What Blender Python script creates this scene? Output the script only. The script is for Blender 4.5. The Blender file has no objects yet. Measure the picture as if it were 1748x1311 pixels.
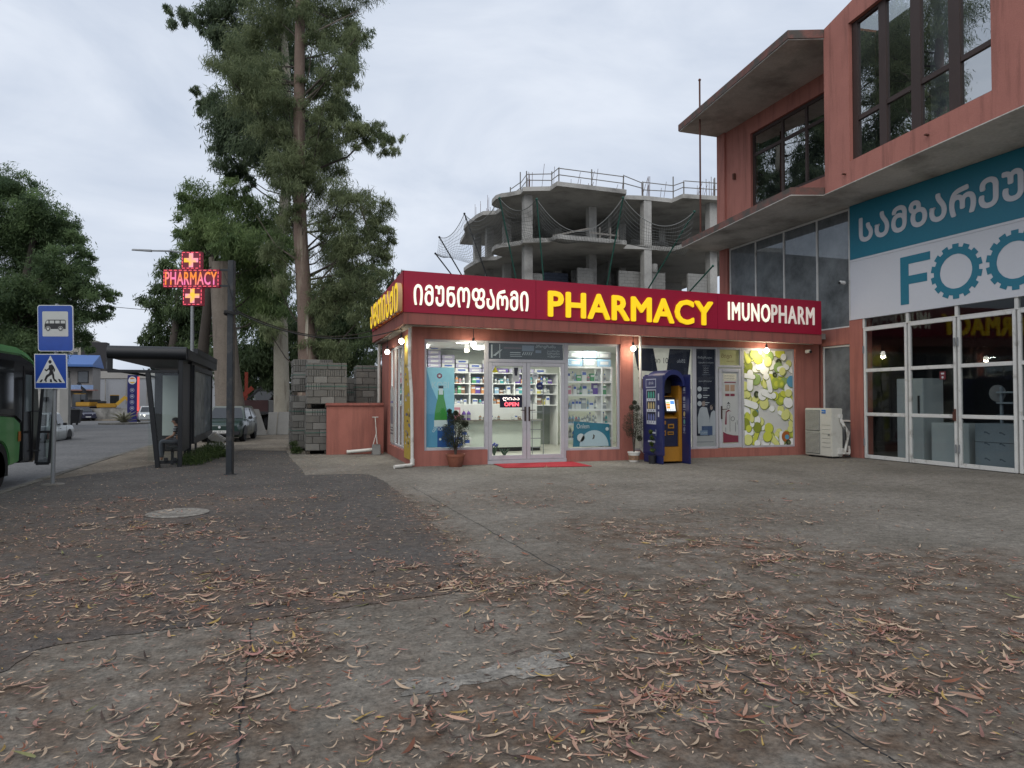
import bpy, bmesh, math, random
import numpy as np
from mathutils import Vector, Matrix
R = math.radians
C = bpy.context.scene.collection
scene = bpy.context.scene
# ------------------------------------------------------------------ camera, sky, sun, exposure
cam_d = bpy.data.cameras.new('camera'); cam = bpy.data.objects.new('camera', cam_d); C.objects.link(cam)
cam.location = (0, 0, 1.6); cam.rotation_euler = (R(91.309), 0, R(-18.2))
cam_d.sensor_width = 36; cam_d.lens = 23.89; cam_d.clip_end = 2000; cam_d.clip_start = .05
scene.camera = cam
world = bpy.data.worlds.new('World'); scene.world = world; world.use_nodes = True
SUN_EL, SUN_AZ = R(48), R(215)
def make_sky():
    nt = world.node_tree; N = nt.nodes; L = nt.links; N.clear()
    out = N.new('ShaderNodeOutputWorld'); bg = N.new('ShaderNodeBackground')
    sky = N.new('ShaderNodeTexSky'); sky.sky_type = 'NISHITA'; sky.sun_disc = False
    sky.sun_elevation = SUN_EL; sky.sun_rotation = SUN_AZ; sky.dust_density = 3
    tc = N.new('ShaderNodeTexCoord'); mp = N.new('ShaderNodeMapping'); mp.inputs['Scale'].default_value = (1.0, 1.0, 2.6)
    n1 = N.new('ShaderNodeTexNoise'); n1.inputs['Scale'].default_value = 2.6; n1.inputs['Detail'].default_value = 6; n1.inputs['Roughness'].default_value = .55
    n1.inputs['Distortion'].default_value = .5
    cr = N.new('ShaderNodeValToRGB')
    cr.color_ramp.elements[0].position = .36; cr.color_ramp.elements[0].color = (5.0, 5.62, 6.7, 1)
    cr.color_ramp.elements[1].position = .64; cr.color_ramp.elements[1].color = (6.7, 7.2, 8.05, 1)
    mx = N.new('ShaderNodeMix'); mx.data_type = 'RGBA'; mx.inputs['Factor'].default_value = .94
    L.new(tc.outputs['Generated'], mp.inputs['Vector']); L.new(mp.outputs['Vector'], n1.inputs['Vector'])
    L.new(n1.outputs['Fac'], cr.inputs['Fac']); L.new(sky.outputs['Color'], mx.inputs[6]); L.new(cr.outputs['Color'], mx.inputs[7])
    L.new(mx.outputs[2], bg.inputs['Color']); bg.inputs['Strength'].default_value = .105
    L.new(bg.outputs[0], out.inputs['Surface'])
make_sky()
sun_d = bpy.data.lights.new('sun', 'SUN'); sun_d.energy = 1.5; sun_d.angle = R(65); sun_d.color = (1, .97, .93)
sun = bpy.data.objects.new('sun', sun_d); C.objects.link(sun); sun.location = (0, 0, 60)
_d = Vector((math.sin(SUN_AZ)*math.cos(SUN_EL), math.cos(SUN_AZ)*math.cos(SUN_EL), math.sin(SUN_EL)))
sun.rotation_euler = _d.to_track_quat('Z', 'Y').to_euler()
scene.view_settings.view_transform = 'Standard'; scene.view_settings.look = 'None'
scene.view_settings.exposure = .2; scene.view_settings.gamma = 1
try:
    scene.cycles.use_denoising = True; scene.cycles.max_bounces = 8; scene.cycles.transparent_max_bounces = 12
    scene.cycles.caustics_reflective = False; scene.cycles.caustics_refractive = False; scene.cycles.sample_clamp_indirect = 4
except Exception: pass

# ------------------------------------------------------------------ materials
def S(r, g, b):
    f = lambda c: (c/255/12.92) if c/255 <= .04045 else ((c/255+.055)/1.055)**2.4
    return (f(r), f(g), f(b))
def mat(name, col, rough=.75, var=.14, scale=3., fine=40., bump=0., metal=0., spec=.35, dirt=None, dscale=1.5, dlo=.5, dhi=.7, streak=False, attr=None, coat=0.):
    """noise-varied surface; dirt = second colour laid on in irregular stains"""
    m = bpy.data.materials.new(name); m.use_nodes = True; nt = m.node_tree; N = nt.nodes; L = nt.links
    b = N['Principled BSDF']; b.inputs['Roughness'].default_value = rough; b.inputs['Metallic'].default_value = metal
    b.inputs['Specular IOR Level'].default_value = spec; b.inputs['Coat Weight'].default_value = coat
    tc = N.new('ShaderNodeTexCoord'); v = tc.outputs['Object']
    n1 = N.new('ShaderNodeTexNoise'); n1.inputs['Scale'].default_value = scale; n1.inputs['Detail'].default_value = 5
    n2 = N.new('ShaderNodeTexNoise'); n2.inputs['Scale'].default_value = fine; n2.inputs['Detail'].default_value = 3
    L.new(v, n1.inputs['Vector']); L.new(v, n2.inputs['Vector'])
    ad = N.new('ShaderNodeMath'); ad.operation = 'ADD'; L.new(n1.outputs['Fac'], ad.inputs[0]); L.new(n2.outputs['Fac'], ad.inputs[1])
    mr = N.new('ShaderNodeMapRange'); mr.inputs[1].default_value = .6; mr.inputs[2].default_value = 1.4
    mr.inputs[3].default_value = 1-var; mr.inputs[4].default_value = 1+var; L.new(ad.outputs[0], mr.inputs[0])
    vm = N.new('ShaderNodeVectorMath'); vm.operation = 'MULTIPLY'; vm.inputs[0].default_value = col
    if attr:
        at = N.new('ShaderNodeAttribute'); at.attribute_name = attr; L.new(at.outputs['Color'], vm.inputs[0])
    L.new(mr.outputs[0], vm.inputs[1]); src = vm.outputs[0]
    if dirt:
        n3 = N.new('ShaderNodeTexNoise'); n3.inputs['Scale'].default_value = dscale; n3.inputs['Detail'].default_value = 7; n3.inputs['Roughness'].default_value = .65
        if streak:
            mp = N.new('ShaderNodeMapping'); mp.inputs['Scale'].default_value = (4, 4, .35); L.new(v, mp.inputs['Vector']); L.new(mp.outputs[0], n3.inputs['Vector'])
        else: L.new(v, n3.inputs['Vector'])
        r3 = N.new('ShaderNodeMapRange'); r3.inputs[1].default_value = dlo; r3.inputs[2].default_value = dhi; L.new(n3.outputs['Fac'], r3.inputs[0])
        mx = N.new('ShaderNodeMix'); mx.data_type = 'RGBA'; L.new(r3.outputs[0], mx.inputs['Factor']); L.new(src, mx.inputs[6]); mx.inputs[7].default_value = (*dirt, 1)
        src = mx.outputs[2]
    L.new(src, b.inputs['Base Color'])
    if bump:
        bp = N.new('ShaderNodeBump'); bp.inputs['Strength'].default_value = bump; bp.inputs['Distance'].default_value = .02
        L.new(n2.outputs['Fac'], bp.inputs['Height']); L.new(bp.outputs[0], b.inputs['Normal'])
    return m
def emat(name, col, s):
    m = bpy.data.materials.new(name); m.use_nodes = True; b = m.node_tree.nodes['Principled BSDF']
    b.inputs['Base Color'].default_value = (*[min(.8, c) for c in col], 1); b.inputs['Emission Color'].default_value = (*col, 1); b.inputs['Emission Strength'].default_value = s
    b.inputs['Roughness'].default_value = .5
    return m
def glass(name, tint=(.93, .96, .95), ior=1.5, rough=.0, boost=0., haze=None, hz=0.):
    m = bpy.data.materials.new(name); m.use_nodes = True; nt = m.node_tree; N = nt.nodes; L = nt.links; N.clear()
    o = N.new('ShaderNodeOutputMaterial'); t = N.new('ShaderNodeBsdfTransparent'); t.inputs[0].default_value = (*tint, 1)
    g = N.new('ShaderNodeBsdfGlossy'); g.inputs['Roughness'].default_value = rough; g.inputs['Color'].default_value = (.9, .93, .95, 1)
    tc = N.new('ShaderNodeTexCoord'); no = N.new('ShaderNodeTexNoise'); no.inputs['Scale'].default_value = 1.2; L.new(tc.outputs['Object'], no.inputs['Vector'])
    bp = N.new('ShaderNodeBump'); bp.inputs['Strength'].default_value = .04; bp.inputs['Distance'].default_value = .05; L.new(no.outputs['Fac'], bp.inputs['Height']); L.new(bp.outputs[0], g.inputs['Normal'])
    # Schlick reflectance, the same from either side of the pane
    r0 = ((ior-1)/(ior+1))**2 + boost
    lw = N.new('ShaderNodeLayerWeight'); lw.inputs['Blend'].default_value = .5; pw = N.new('ShaderNodeMath'); pw.operation = 'POWER'; pw.inputs[1].default_value = 5; L.new(lw.outputs['Facing'], pw.inputs[0])
    ad = N.new('ShaderNodeMath'); ad.operation = 'MULTIPLY_ADD'; ad.use_clamp = True; ad.inputs[1].default_value = 1-r0; ad.inputs[2].default_value = r0; L.new(pw.outputs[0], ad.inputs[0])
    mx = N.new('ShaderNodeMixShader'); L.new(ad.outputs[0], mx.inputs[0]); L.new(t.outputs[0], mx.inputs[1]); L.new(g.outputs[0], mx.inputs[2])
    src = mx.outputs[0]
    if haze:
        d = N.new('ShaderNodeBsdfDiffuse'); hn = N.new('ShaderNodeTexNoise'); hn.inputs['Scale'].default_value = .9; hn.inputs['Detail'].default_value = 8; hn.inputs['Roughness'].default_value = .68; L.new(tc.outputs['Object'], hn.inputs['Vector'])
        hr = N.new('ShaderNodeValToRGB'); hr.color_ramp.elements[0].position = .35; hr.color_ramp.elements[0].color = (*[q*.55 for q in haze], 1); hr.color_ramp.elements[1].position = .72; hr.color_ramp.elements[1].color = (*[q*1.7 for q in haze], 1)
        L.new(hn.outputs['Fac'], hr.inputs['Fac']); L.new(hr.outputs['Color'], d.inputs[0]); m2 = N.new('ShaderNodeMixShader'); m2.inputs[0].default_value = hz
        L.new(src, m2.inputs[1]); L.new(d.outputs[0], m2.inputs[2]); src = m2.outputs[0]
    L.new(src, o.inputs['Surface'])
    return m

# ------------------------------------------------------------------ mesh builder
class MB:
    def __init__(s): s.v = []; s.f = []; s.m = []
    def add(s, vs, fs, m=0):
        o = len(s.v); s.v += [tuple(v) for v in vs]; s.f += [tuple(i+o for i in f) for f in fs]; s.m += [m]*len(fs); return s
    def box(s, a, b, m=0):
        x0, y0, z0 = a; x1, y1, z1 = b
        return s.add([(x0,y0,z0),(x1,y0,z0),(x1,y1,z0),(x0,y1,z0),(x0,y0,z1),(x1,y0,z1),(x1,y1,z1),(x0,y1,z1)],
                     [(0,3,2,1),(4,5,6,7),(0,1,5,4),(1,2,6,5),(2,3,7,6),(3,0,4,7)], m)
    def obox(s, c, size, rot=(0,0,0), m=0):
        M = Matrix.Translation(c) @ __import__('mathutils').Euler(rot).to_matrix().to_4x4(); h = [q/2 for q in size]
        return s.hexa([M @ Vector((sx*h[0], sy*h[1], sz*h[2])) for sz in (-1,1) for sx, sy in ((-1,-1),(1,-1),(1,1),(-1,1))], m)
    def hexa(s, p, m=0): return s.add(p, [(0,3,2,1),(4,5,6,7),(0,1,5,4),(1,2,6,5),(2,3,7,6),(3,0,4,7)], m)
    def bar(s, p0, p1, w, h, m=0, up=(0,0,1)):
        p0 = Vector(p0); p1 = Vector(p1); d = (p1-p0).normalized(); u = Vector(up)
        if abs(d.dot(u)) > .95: u = Vector((1,0,0))
        a = d.cross(u).normalized()*w/2; b = a.cross(d).normalized()*h/2
        return s.hexa([p0-a-b, p0+a-b, p0+a+b, p0-a+b, p1-a-b, p1+a-b, p1+a+b, p1-a+b], m)
    def tube(s, pts, r, n=8, m=0, cap=True):
        pts = [Vector(p) for p in pts]; k = len(pts); rs = r if isinstance(r, (list, tuple)) else [r]*k
        vs = []; prev = None
        for i, p in enumerate(pts):
            d = (pts[min(i+1, k-1)] - pts[max(i-1, 0)])
            d = d.normalized() if d.length > 1e-9 else Vector((0,0,1))
            if prev is None: prev = d.orthogonal().normalized()
            a = (prev - d*prev.dot(d)); a = a.normalized() if a.length > 1e-6 else d.orthogonal().normalized(); prev = a; b = d.cross(a)
            vs += [p + (a*math.cos(2*math.pi*j/n) + b*math.sin(2*math.pi*j/n))*rs[i] for j in range(n)]
        fs = [(i*n+j, i*n+(j+1)%n, (i+1)*n+(j+1)%n, (i+1)*n+j) for i in range(k-1) for j in range(n)]
        if cap: fs += [tuple(range(n-1, -1, -1)), tuple((k-1)*n+j for j in range(n))]
        return s.add(vs, fs, m)
    def lathe(s, prof, c=(0,0,0), n=20, m=0, axis='Z'):
        vs = []
        for r, z in prof:
            for j in range(n):
                a = 2*math.pi*j/n; p = (r*math.cos(a), r*math.sin(a), z)
                if axis == 'X': p = (p[2], p[0], p[1])
                if axis == 'Y': p = (p[0], p[2], p[1])
                vs.append((p[0]+c[0], p[1]+c[1], p[2]+c[2]))
        k = len(prof)
        fs = [(i*n+j, i*n+(j+1)%n, (i+1)*n+(j+1)%n, (i+1)*n+j) for i in range(k-1) for j in range(n)] + [tuple(range(n-1,-1,-1)), tuple((k-1)*n+j for j in range(n))]
        return s.add(vs, fs, m)
    def prism(s, poly, o, u, w, d, m=0):
        o, u, w, d = Vector(o), Vector(u), Vector(w), Vector(d); n = len(poly)
        vs = [o+u*a+w*b for a, b in poly]; vs += [p+d for p in vs]
        return s.add(vs, [tuple(range(n-1,-1,-1)), tuple(range(n, 2*n))] + [(i, (i+1)%n, n+(i+1)%n, n+i) for i in range(n)], m)
    def flat(s, poly, o, u, w, m=0):
        o, u, w = Vector(o), Vector(u), Vector(w); return s.add([o+u*a+w*b for a, b in poly], [tuple(range(len(poly)))], m)
    def disc(s, o, u, w, r, m=0, n=20, r2=None): return s.flat([(r*math.cos(2*math.pi*i/n), (r2 or r)*math.sin(2*math.pi*i/n)) for i in range(n)], o, u, w, m)
    def ball(s, c, r, m=0, n=12, k=8, sc=(1,1,1)):
        return s.lathe([(max(1e-4, r*math.sin(math.pi*i/k))*1, -r*math.cos(math.pi*i/k)) for i in range(k+1)], c, n, m) if sc == (1,1,1) else \
            s.add([(c[0]+sc[0]*r*max(1e-4,math.sin(math.pi*i/k))*math.cos(2*math.pi*j/n), c[1]+sc[1]*r*max(1e-4,math.sin(math.pi*i/k))*math.sin(2*math.pi*j/n), c[2]-sc[2]*r*math.cos(math.pi*i/k)) for i in range(k+1) for j in range(n)],
                  [(i*n+j, i*n+(j+1)%n, (i+1)*n+(j+1)%n, (i+1)*n+j) for i in range(k) for j in range(n)], m)
    def text(s, body, o, u, w, width, height, depth=0., m=0, bold=0., proud=0., gap=1.):
        """letters filling width x height from corner o; u = reading direction, w = up"""
        cu = bpy.data.curves.new('lettering', 'FONT'); cu.body = body; cu.resolution_u = 3; cu.space_character = gap
        if depth: cu.extrude = .5
        ob = bpy.data.objects.new('lettering', cu); me = bpy.data.meshes.new_from_object(ob)
        a = [v.co.copy() for v in me.vertices]
        if a:
            x0 = min(p.x for p in a)-bold; x1 = max(p.x for p in a)+bold; y0 = min(p.y for p in a)-bold; y1 = max(p.y for p in a)+bold
            o = Vector(o); u = Vector(u); w = Vector(w); n = u.cross(w); sx = width/max(1e-6, x1-x0); sy = height/max(1e-6, y1-y0); fs = [tuple(f.vertices) for f in me.polygons]
            # heavier strokes: the same letters laid again a hair apart, each a little prouder
            for q in range(9 if bold else 1):
                dx, dy = (bold*math.cos(q*math.pi/4), bold*math.sin(q*math.pi/4)) if q < 8 and bold else (0, 0); e = q*.0006
                s.add([o + u*(p.x+dx-x0)*sx + w*(p.y+dy-y0)*sy + n*(proud + e + (p.z+.5)*depth if depth else proud + e) for p in a], fs, m)
        bpy.data.objects.remove(ob); bpy.data.curves.remove(cu); bpy.data.meshes.remove(me)
        return s
    def build(s, name, mats, parent=None, local=False, smooth=False, bevel=0., origin=None, seg=2):
        me = bpy.data.meshes.new(name); o = bpy.data.objects.new(name, me); C.objects.link(o)
        vs = s.v
        if parent is not None:
            o.parent = parent
            if not local:
                Mi = mw(parent).inverted(); vs = [tuple(Mi @ Vector(v)) for v in vs]
        elif not local:
            if origin is None:
                xs = [v[0] for v in vs]; ys = [v[1] for v in vs]; zs = [v[2] for v in vs]
                origin = ((min(xs)+max(xs))/2, (min(ys)+max(ys))/2, min(zs))
            vs = [(v[0]-origin[0], v[1]-origin[1], v[2]-origin[2]) for v in vs]; o.location = origin
        me.from_pydata(vs, [], s.f)
        for m in (mats if isinstance(mats, (list, tuple)) else [mats]): me.materials.append(m)
        me.polygons.foreach_set('material_index', s.m)
        bm = bmesh.new(); bm.from_mesh(me)
        bmesh.ops.recalc_face_normals(bm, faces=bm.faces)
        if bevel:
            es = [e for e in bm.edges if len(e.link_faces) == 2 and e.calc_face_angle(0) > .6]
            bmesh.ops.bevel(bm, geom=es, offset=bevel, segments=seg, affect='EDGES', clamp_overlap=True)
        bm.to_mesh(me); bm.free()
        if smooth:
            me.polygons.foreach_set('use_smooth', [True]*len(me.polygons))
            try: me.set_sharp_from_angle(angle=R(40))
            except Exception: pass
        me.update(); return o
def mw(o):
    M = Matrix.Translation(o.location) @ o.rotation_euler.to_matrix().to_4x4() @ Matrix.Diagonal((*o.scale, 1))
    return mw(o.parent) @ M if o.parent else M
def tag(o, label=None, cat=None, group=None, kind=None):
    if label: o['label'] = label
    if cat: o['category'] = cat
    if group: o['group'] = group
    if kind: o['kind'] = kind
    return o
def thing(name, label, cat, loc=(0,0,0), rz=0., group=None):
    o = bpy.data.objects.new(name, None); C.objects.link(o); o.location = loc; o.rotation_euler = (0, 0, rz); o.empty_display_size = .2
    return tag(o, label, cat, group)
KIDS = {}
def dup(o, loc=None, rz=None, parent=None, scale=None, label=None):
    c = o.copy(); C.objects.link(c); c.parent = parent
    if loc is not None: c.location = loc
    if rz is not None: c.rotation_euler = (c.rotation_euler[0], c.rotation_euler[1], rz)
    if scale is not None: c.scale = scale
    if label: c['label'] = label
    for ch in list(o.children): dup(ch, parent=c)
    return c
def quads(name, c, d, sd, Ln, Wd, tint, material, parent=None, loc=(0,0,0), bend=None):
    """many small leaf faces as one mesh: c centres, d directions, sd side vectors, lengths, widths, tint colours"""
    n = len(c); L2 = (Ln*.5)[:, None]; W2 = (Wd*.5)[:, None]
    P = np.empty((n, 4, 3), np.float32)
    P[:, 0] = c - d*L2; P[:, 1] = c + sd*W2; P[:, 2] = c + d*L2; P[:, 3] = c - sd*W2
    if bend is not None: P[:, 1] += bend; P[:, 3] += bend
    P -= np.array(loc, np.float32)
    me = bpy.data.meshes.new(name); me.vertices.add(n*4); me.vertices.foreach_set('co', P.ravel())
    me.loops.add(n*4); me.loops.foreach_set('vertex_index', np.arange(n*4, dtype=np.int32))
    me.polygons.add(n); me.polygons.foreach_set('loop_start', np.arange(0, n*4, 4, dtype=np.int32))
    me.update(calc_edges=True)
    at = me.color_attributes.new('tint', 'FLOAT_COLOR', 'POINT')
    col = np.ones((n, 4, 4), np.float32); col[:, :, :3] = tint[:, None, :]; at.data.foreach_set('color', col.ravel())
    me.materials.append(material); me.validate()
    o = bpy.data.objects.new(name, me); C.objects.link(o); o.parent = parent
    if parent is None: o.location = loc
    return o
def gz(y): return 0. if y < 22 else -.0085*(min(y, 110)-22)
# ------------------------------------------------------------------ material set
M = {}
M['salmon'] = mat('salmon stucco', (.32,.120,.094), .85, .12, 2.2, 55, .25, dirt=(.19,.075,.06), dscale=1.2, dlo=.46, dhi=.78, streak=True)
M['salmon_up'] = mat('weathered salmon stucco', (.375,.155,.124), .88, .13, 1.6, 45, .3, dirt=(.17,.075,.06), dscale=1.1, dlo=.50, dhi=.80, streak=True)
M['fascia'] = mat('faded fascia paint', (.26,.088,.07), .8, .12, 2, 40, .1, dirt=(.1,.05,.045), dscale=1.5, dlo=.5, dhi=.8, streak=True)
M['soffit'] = mat('soffit render', (.52,.50,.46), .9, .1, 2, 30, .1, dirt=(.25,.23,.2), dscale=1.2)
M['signred'] = mat('sign red', (.30,.009,.034), .42, .05, 1, 20, spec=.3)
M['signred_d'] = mat('sign red side', (.30,.018,.04), .4, .05, 1, 20, spec=.4)
M['alu'] = mat('grey aluminium', (.40,.40,.42), .45, .07, 3, 30, spec=.5, dirt=(.25,.25,.25), dscale=2, dlo=.55, dhi=.8)
M['whiteframe'] = mat('worn white frame', (.56,.56,.54), .55, .1, 4, 40, spec=.4, dirt=(.25,.235,.21), dscale=3.5, dlo=.58, dhi=.75)
M['brownframe'] = mat('brown frame', (.042,.026,.022), .5, .15, 3, 30)
M['white'] = mat('white paint', (.68,.68,.66), .6, .05, 3, 30)
M['offwhite'] = mat('offwhite panel', (.58,.62,.56), .6, .06, 2, 20)
M['inwall'] = mat('interior wall', (.55,.58,.50), .8, .06, 2, 20)
M['floor'] = mat('shop floor tile', (.42,.41,.36), .4, .08, 2, 20)
M['dark'] = mat('dark void', (.02,.021,.022), .8, .2, 2, 20)
M['black'] = mat('black plastic', (.018,.018,.02), .5, .2, 3, 40)
M['anth'] = mat('anthracite metal', (.012,.0135,.016), .5, .18, 3, 50, spec=.4)
M['post'] = mat('dark post paint', (.020,.024,.029), .6, .2, 2, 30, dirt=(.07,.065,.06), dscale=3)
M['galv'] = mat('galvanised steel', (.22,.23,.24), .5, .12, 4, 50, metal=.3)
M['conc'] = mat('raw concrete', (.42,.41,.385), .92, .16, 1.2, 18, .3, dirt=(.15,.145,.135), dscale=.6, dlo=.45, dhi=.75)
M['conc_dk'] = mat('weathered concrete', (.27,.262,.245), .92, .18, 1.2, 18, .3, dirt=(.07,.068,.06), dscale=.8, dlo=.45, dhi=.72)
M['block'] = mat('concrete block', (.135,.130,.118), .95, .16, 2.5, 45, .5, dirt=(.10,.098,.09), dscale=2.2, dlo=.5, dhi=.75)
M['block_lt'] = mat('pale block', (.26,.255,.24), .95, .14, 2.5, 45, .5)
M['yellow'] = emat('lit yellow letter face', S(226,190,20), .60)
M['yellow_s'] = mat('yellow letter side', S(205,160,40), .5, .1, 3, 20)
M['cream_s'] = mat('pale letter side', S(190,150,110), .5, .1, 3, 20)
M['wlit'] = emat('lit white letter face', S(232,232,212), .66)
M['wdim'] = emat('half lit white letter face', S(214,205,196), .30)
M['teal'] = mat('teal sign', (.010,.150,.225), .4, .06, 1, 20, spec=.4)
M['signwhite'] = mat('white sign', (.52,.54,.58), .4, .03, 1, 20, spec=.4)
M['bulb'] = emat('bulb', (1, .95, .82), 14)
M['ceil_lamp'] = emat('ceiling lamp', (1, .99, .94), 7)
M['glass'] = glass('clear shop glass', (.9,.95,.93), 1.5, boost=.01)
M['glass_dk'] = glass('dark hall glass', (.74,.78,.78), 1.45, boost=.0)
M['glass_up'] = glass('mirroring upper glass', (.55,.58,.61), 1.5, boost=.42)
M['glass_dust'] = glass('dusty glass', (.45,.48,.5), 1.45, boost=.03, haze=(.145,.158,.165), hz=.8)
M['glass_poster'] = glass('clear glass over poster', (.95,.97,.97), 1.45)
M['pipe'] = mat('white pvc', (.55,.54,.50), .5, .08, 3, 20, dirt=(.3,.27,.22), dscale=4)
M['terracotta'] = mat('terracotta', (.25,.09,.055), .8, .12, 4, 30, dirt=(.14,.06,.045), dscale=4)
M['mat_red'] = mat('red doormat', (.30,.012,.022), .95, .12, 5, 120, .4)
M['navy'] = mat('navy panel', (.012,.017,.085), .4, .1, 2, 20, spec=.5)
M['navy_dk'] = mat('dark navy panel', (.008,.010,.035), .4, .1, 2, 20, spec=.5)
M['amber'] = mat('amber panel', (.30,.135,.010), .45, .08, 2, 20, spec=.5)
M['ac'] = mat('ac cream', (.50,.49,.44), .5, .05, 2, 20, dirt=(.35,.33,.28), dscale=3, dlo=.55, dhi=.8)
M['acgrille'] = mat('ac grille', (.16,.165,.155), .6, .1, 4, 40)
M['rubber'] = mat('rubber', (.014,.014,.015), .85, .2, 4, 40)
M['rust'] = mat('rusty steel', (.10,.042,.03), .85, .25, 5, 40)
M['wire'] = mat('cable', (.025,.025,.025), .7, .1)
M['soil'] = mat('soil', (.04,.028,.02), .95, .2, 8, 60, .5)
M['leaf'] = mat('leaf', (1,1,1), .6, .12, .7, 3, attr='tint', spec=.25)
_nt = M['leaf'].node_tree; _o = _nt.nodes['Material Output']; _b = _nt.nodes['Principled BSDF']; _t = _nt.nodes.new('ShaderNodeBsdfTranslucent'); _m = _nt.nodes.new('ShaderNodeMixShader'); _m.inputs[0].default_value = .5
_nt.links.new(_b.inputs['Base Color'].links[0].from_socket, _t.inputs['Color']); _nt.links.new(_b.outputs[0], _m.inputs[1]); _nt.links.new(_t.outputs[0], _m.inputs[2]); _nt.links.new(_m.outputs[0], _o.inputs['Surface'])
M['litter'] = mat('fallen leaf', (1,1,1), .7, .16, 9, 60, attr='tint', spec=.25)
M['bark_red'] = mat('reddish eucalyptus bark', (.145,.104,.083), .92, .2, 1.6, 14, .6, dirt=(.235,.195,.15), dscale=1.2, dlo=.56, dhi=.66, streak=True)
M['bark_pale'] = mat('pale smooth bark', (.34,.31,.25), .9, .14, 1.6, 16, .4, dirt=(.16,.13,.10), dscale=1.1, dlo=.55, dhi=.68, streak=True)
M['bark_grey'] = mat('grey rough bark', (.155,.13,.106), .95, .2, 2, 14, .8, dirt=(.09,.074,.06), dscale=1.3, dlo=.5, dhi=.75, streak=True)
M['bark_dk'] = mat('dark bark', (.06,.05,.042), .95, .2, 2, 14, .6)
M['paper'] = mat('poster paper', (.55,.56,.55), .6, .04, 2, 20)
M['posternavy'] = mat('poster navy', (.022,.026,.045), .5, .1, 1.5, 20)
M['postergrey'] = mat('poster slate', (.035,.042,.046), .5, .1, 1.5, 20)
M['ptxt'] = mat('poster lettering', (.42,.44,.46), .6, .05)
M['ptxt_dk'] = mat('poster dark lettering', (.03,.03,.04), .6, .05)

# ------------------------------------------------------------------ ground
DENS = [(-1.0,3.9,.45,.55,.55),(.5,4.5,.9,.45,.5),(-.6,3.1,.5,.4,.6),  # leaf drifts: x, y, sx, sy, strength (metres)
 (.0,4.9,.12,.5,2.6),(-.25,4.2,.16,.6,2.4),(-.3,3.2,.14,.6,2.2),(-1.7,4.2,.35,.35,1.6),(1.2,5.6,.5,.18,1.7),(1.75,5.5,.3,.2,1.8),(2.3,5.2,.4,.3,1.6),(2.7,4.6,.5,.45,2.0),
 (3.2,4.2,.6,.5,1.3),(1.3,3.3,.55,.3,1.9),(2.4,3.4,.6,.45,1.5),(3.6,3.4,.7,.5,1.7),(3.2,2.6,.9,.5,1.6),(1.0,2.7,.6,.4,1.4),(4.2,6.4,.9,.6,1.25),(3.9,7.7,.8,.6,1.0),
 (4.9,5.2,.8,.5,.9),(5.2,4.0,.7,.6,1.3),(6.4,5.0,.6,.35,1.2),(6.4,8.0,1.2,.7,.55),(3.6,10.5,1.3,.8,.5),(1.75,8.0,.14,1.6,1.2),(1.8,11.3,.14,1.2,.7),
 (.8,6.0,1.1,.35,1.3),(-.8,6.1,1.0,.5,1.0),(-2.,6.6,1.3,.6,.95),(-3.1,8.6,1.3,1.2,.85),(-2.6,11.5,1.3,.7,.7),(-.6,11.5,.9,.7,.45),(.6,8.2,.8,.7,.55),(-3.5,5.4,1.4,.6,1.0),(-1.2,9.2,1.2,.8,.5)]
def density(x, y):
    d = np.full_like(x, .075)
    for a, b, sx, sy, s in DENS: d = d + s*np.exp(-.5*(((x-a)/sx)**2 + ((y-b)/sy)**2))
    d = d*np.clip(1.25 - np.maximum(0, y-9)/9, .12, 1)
    return d
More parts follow.
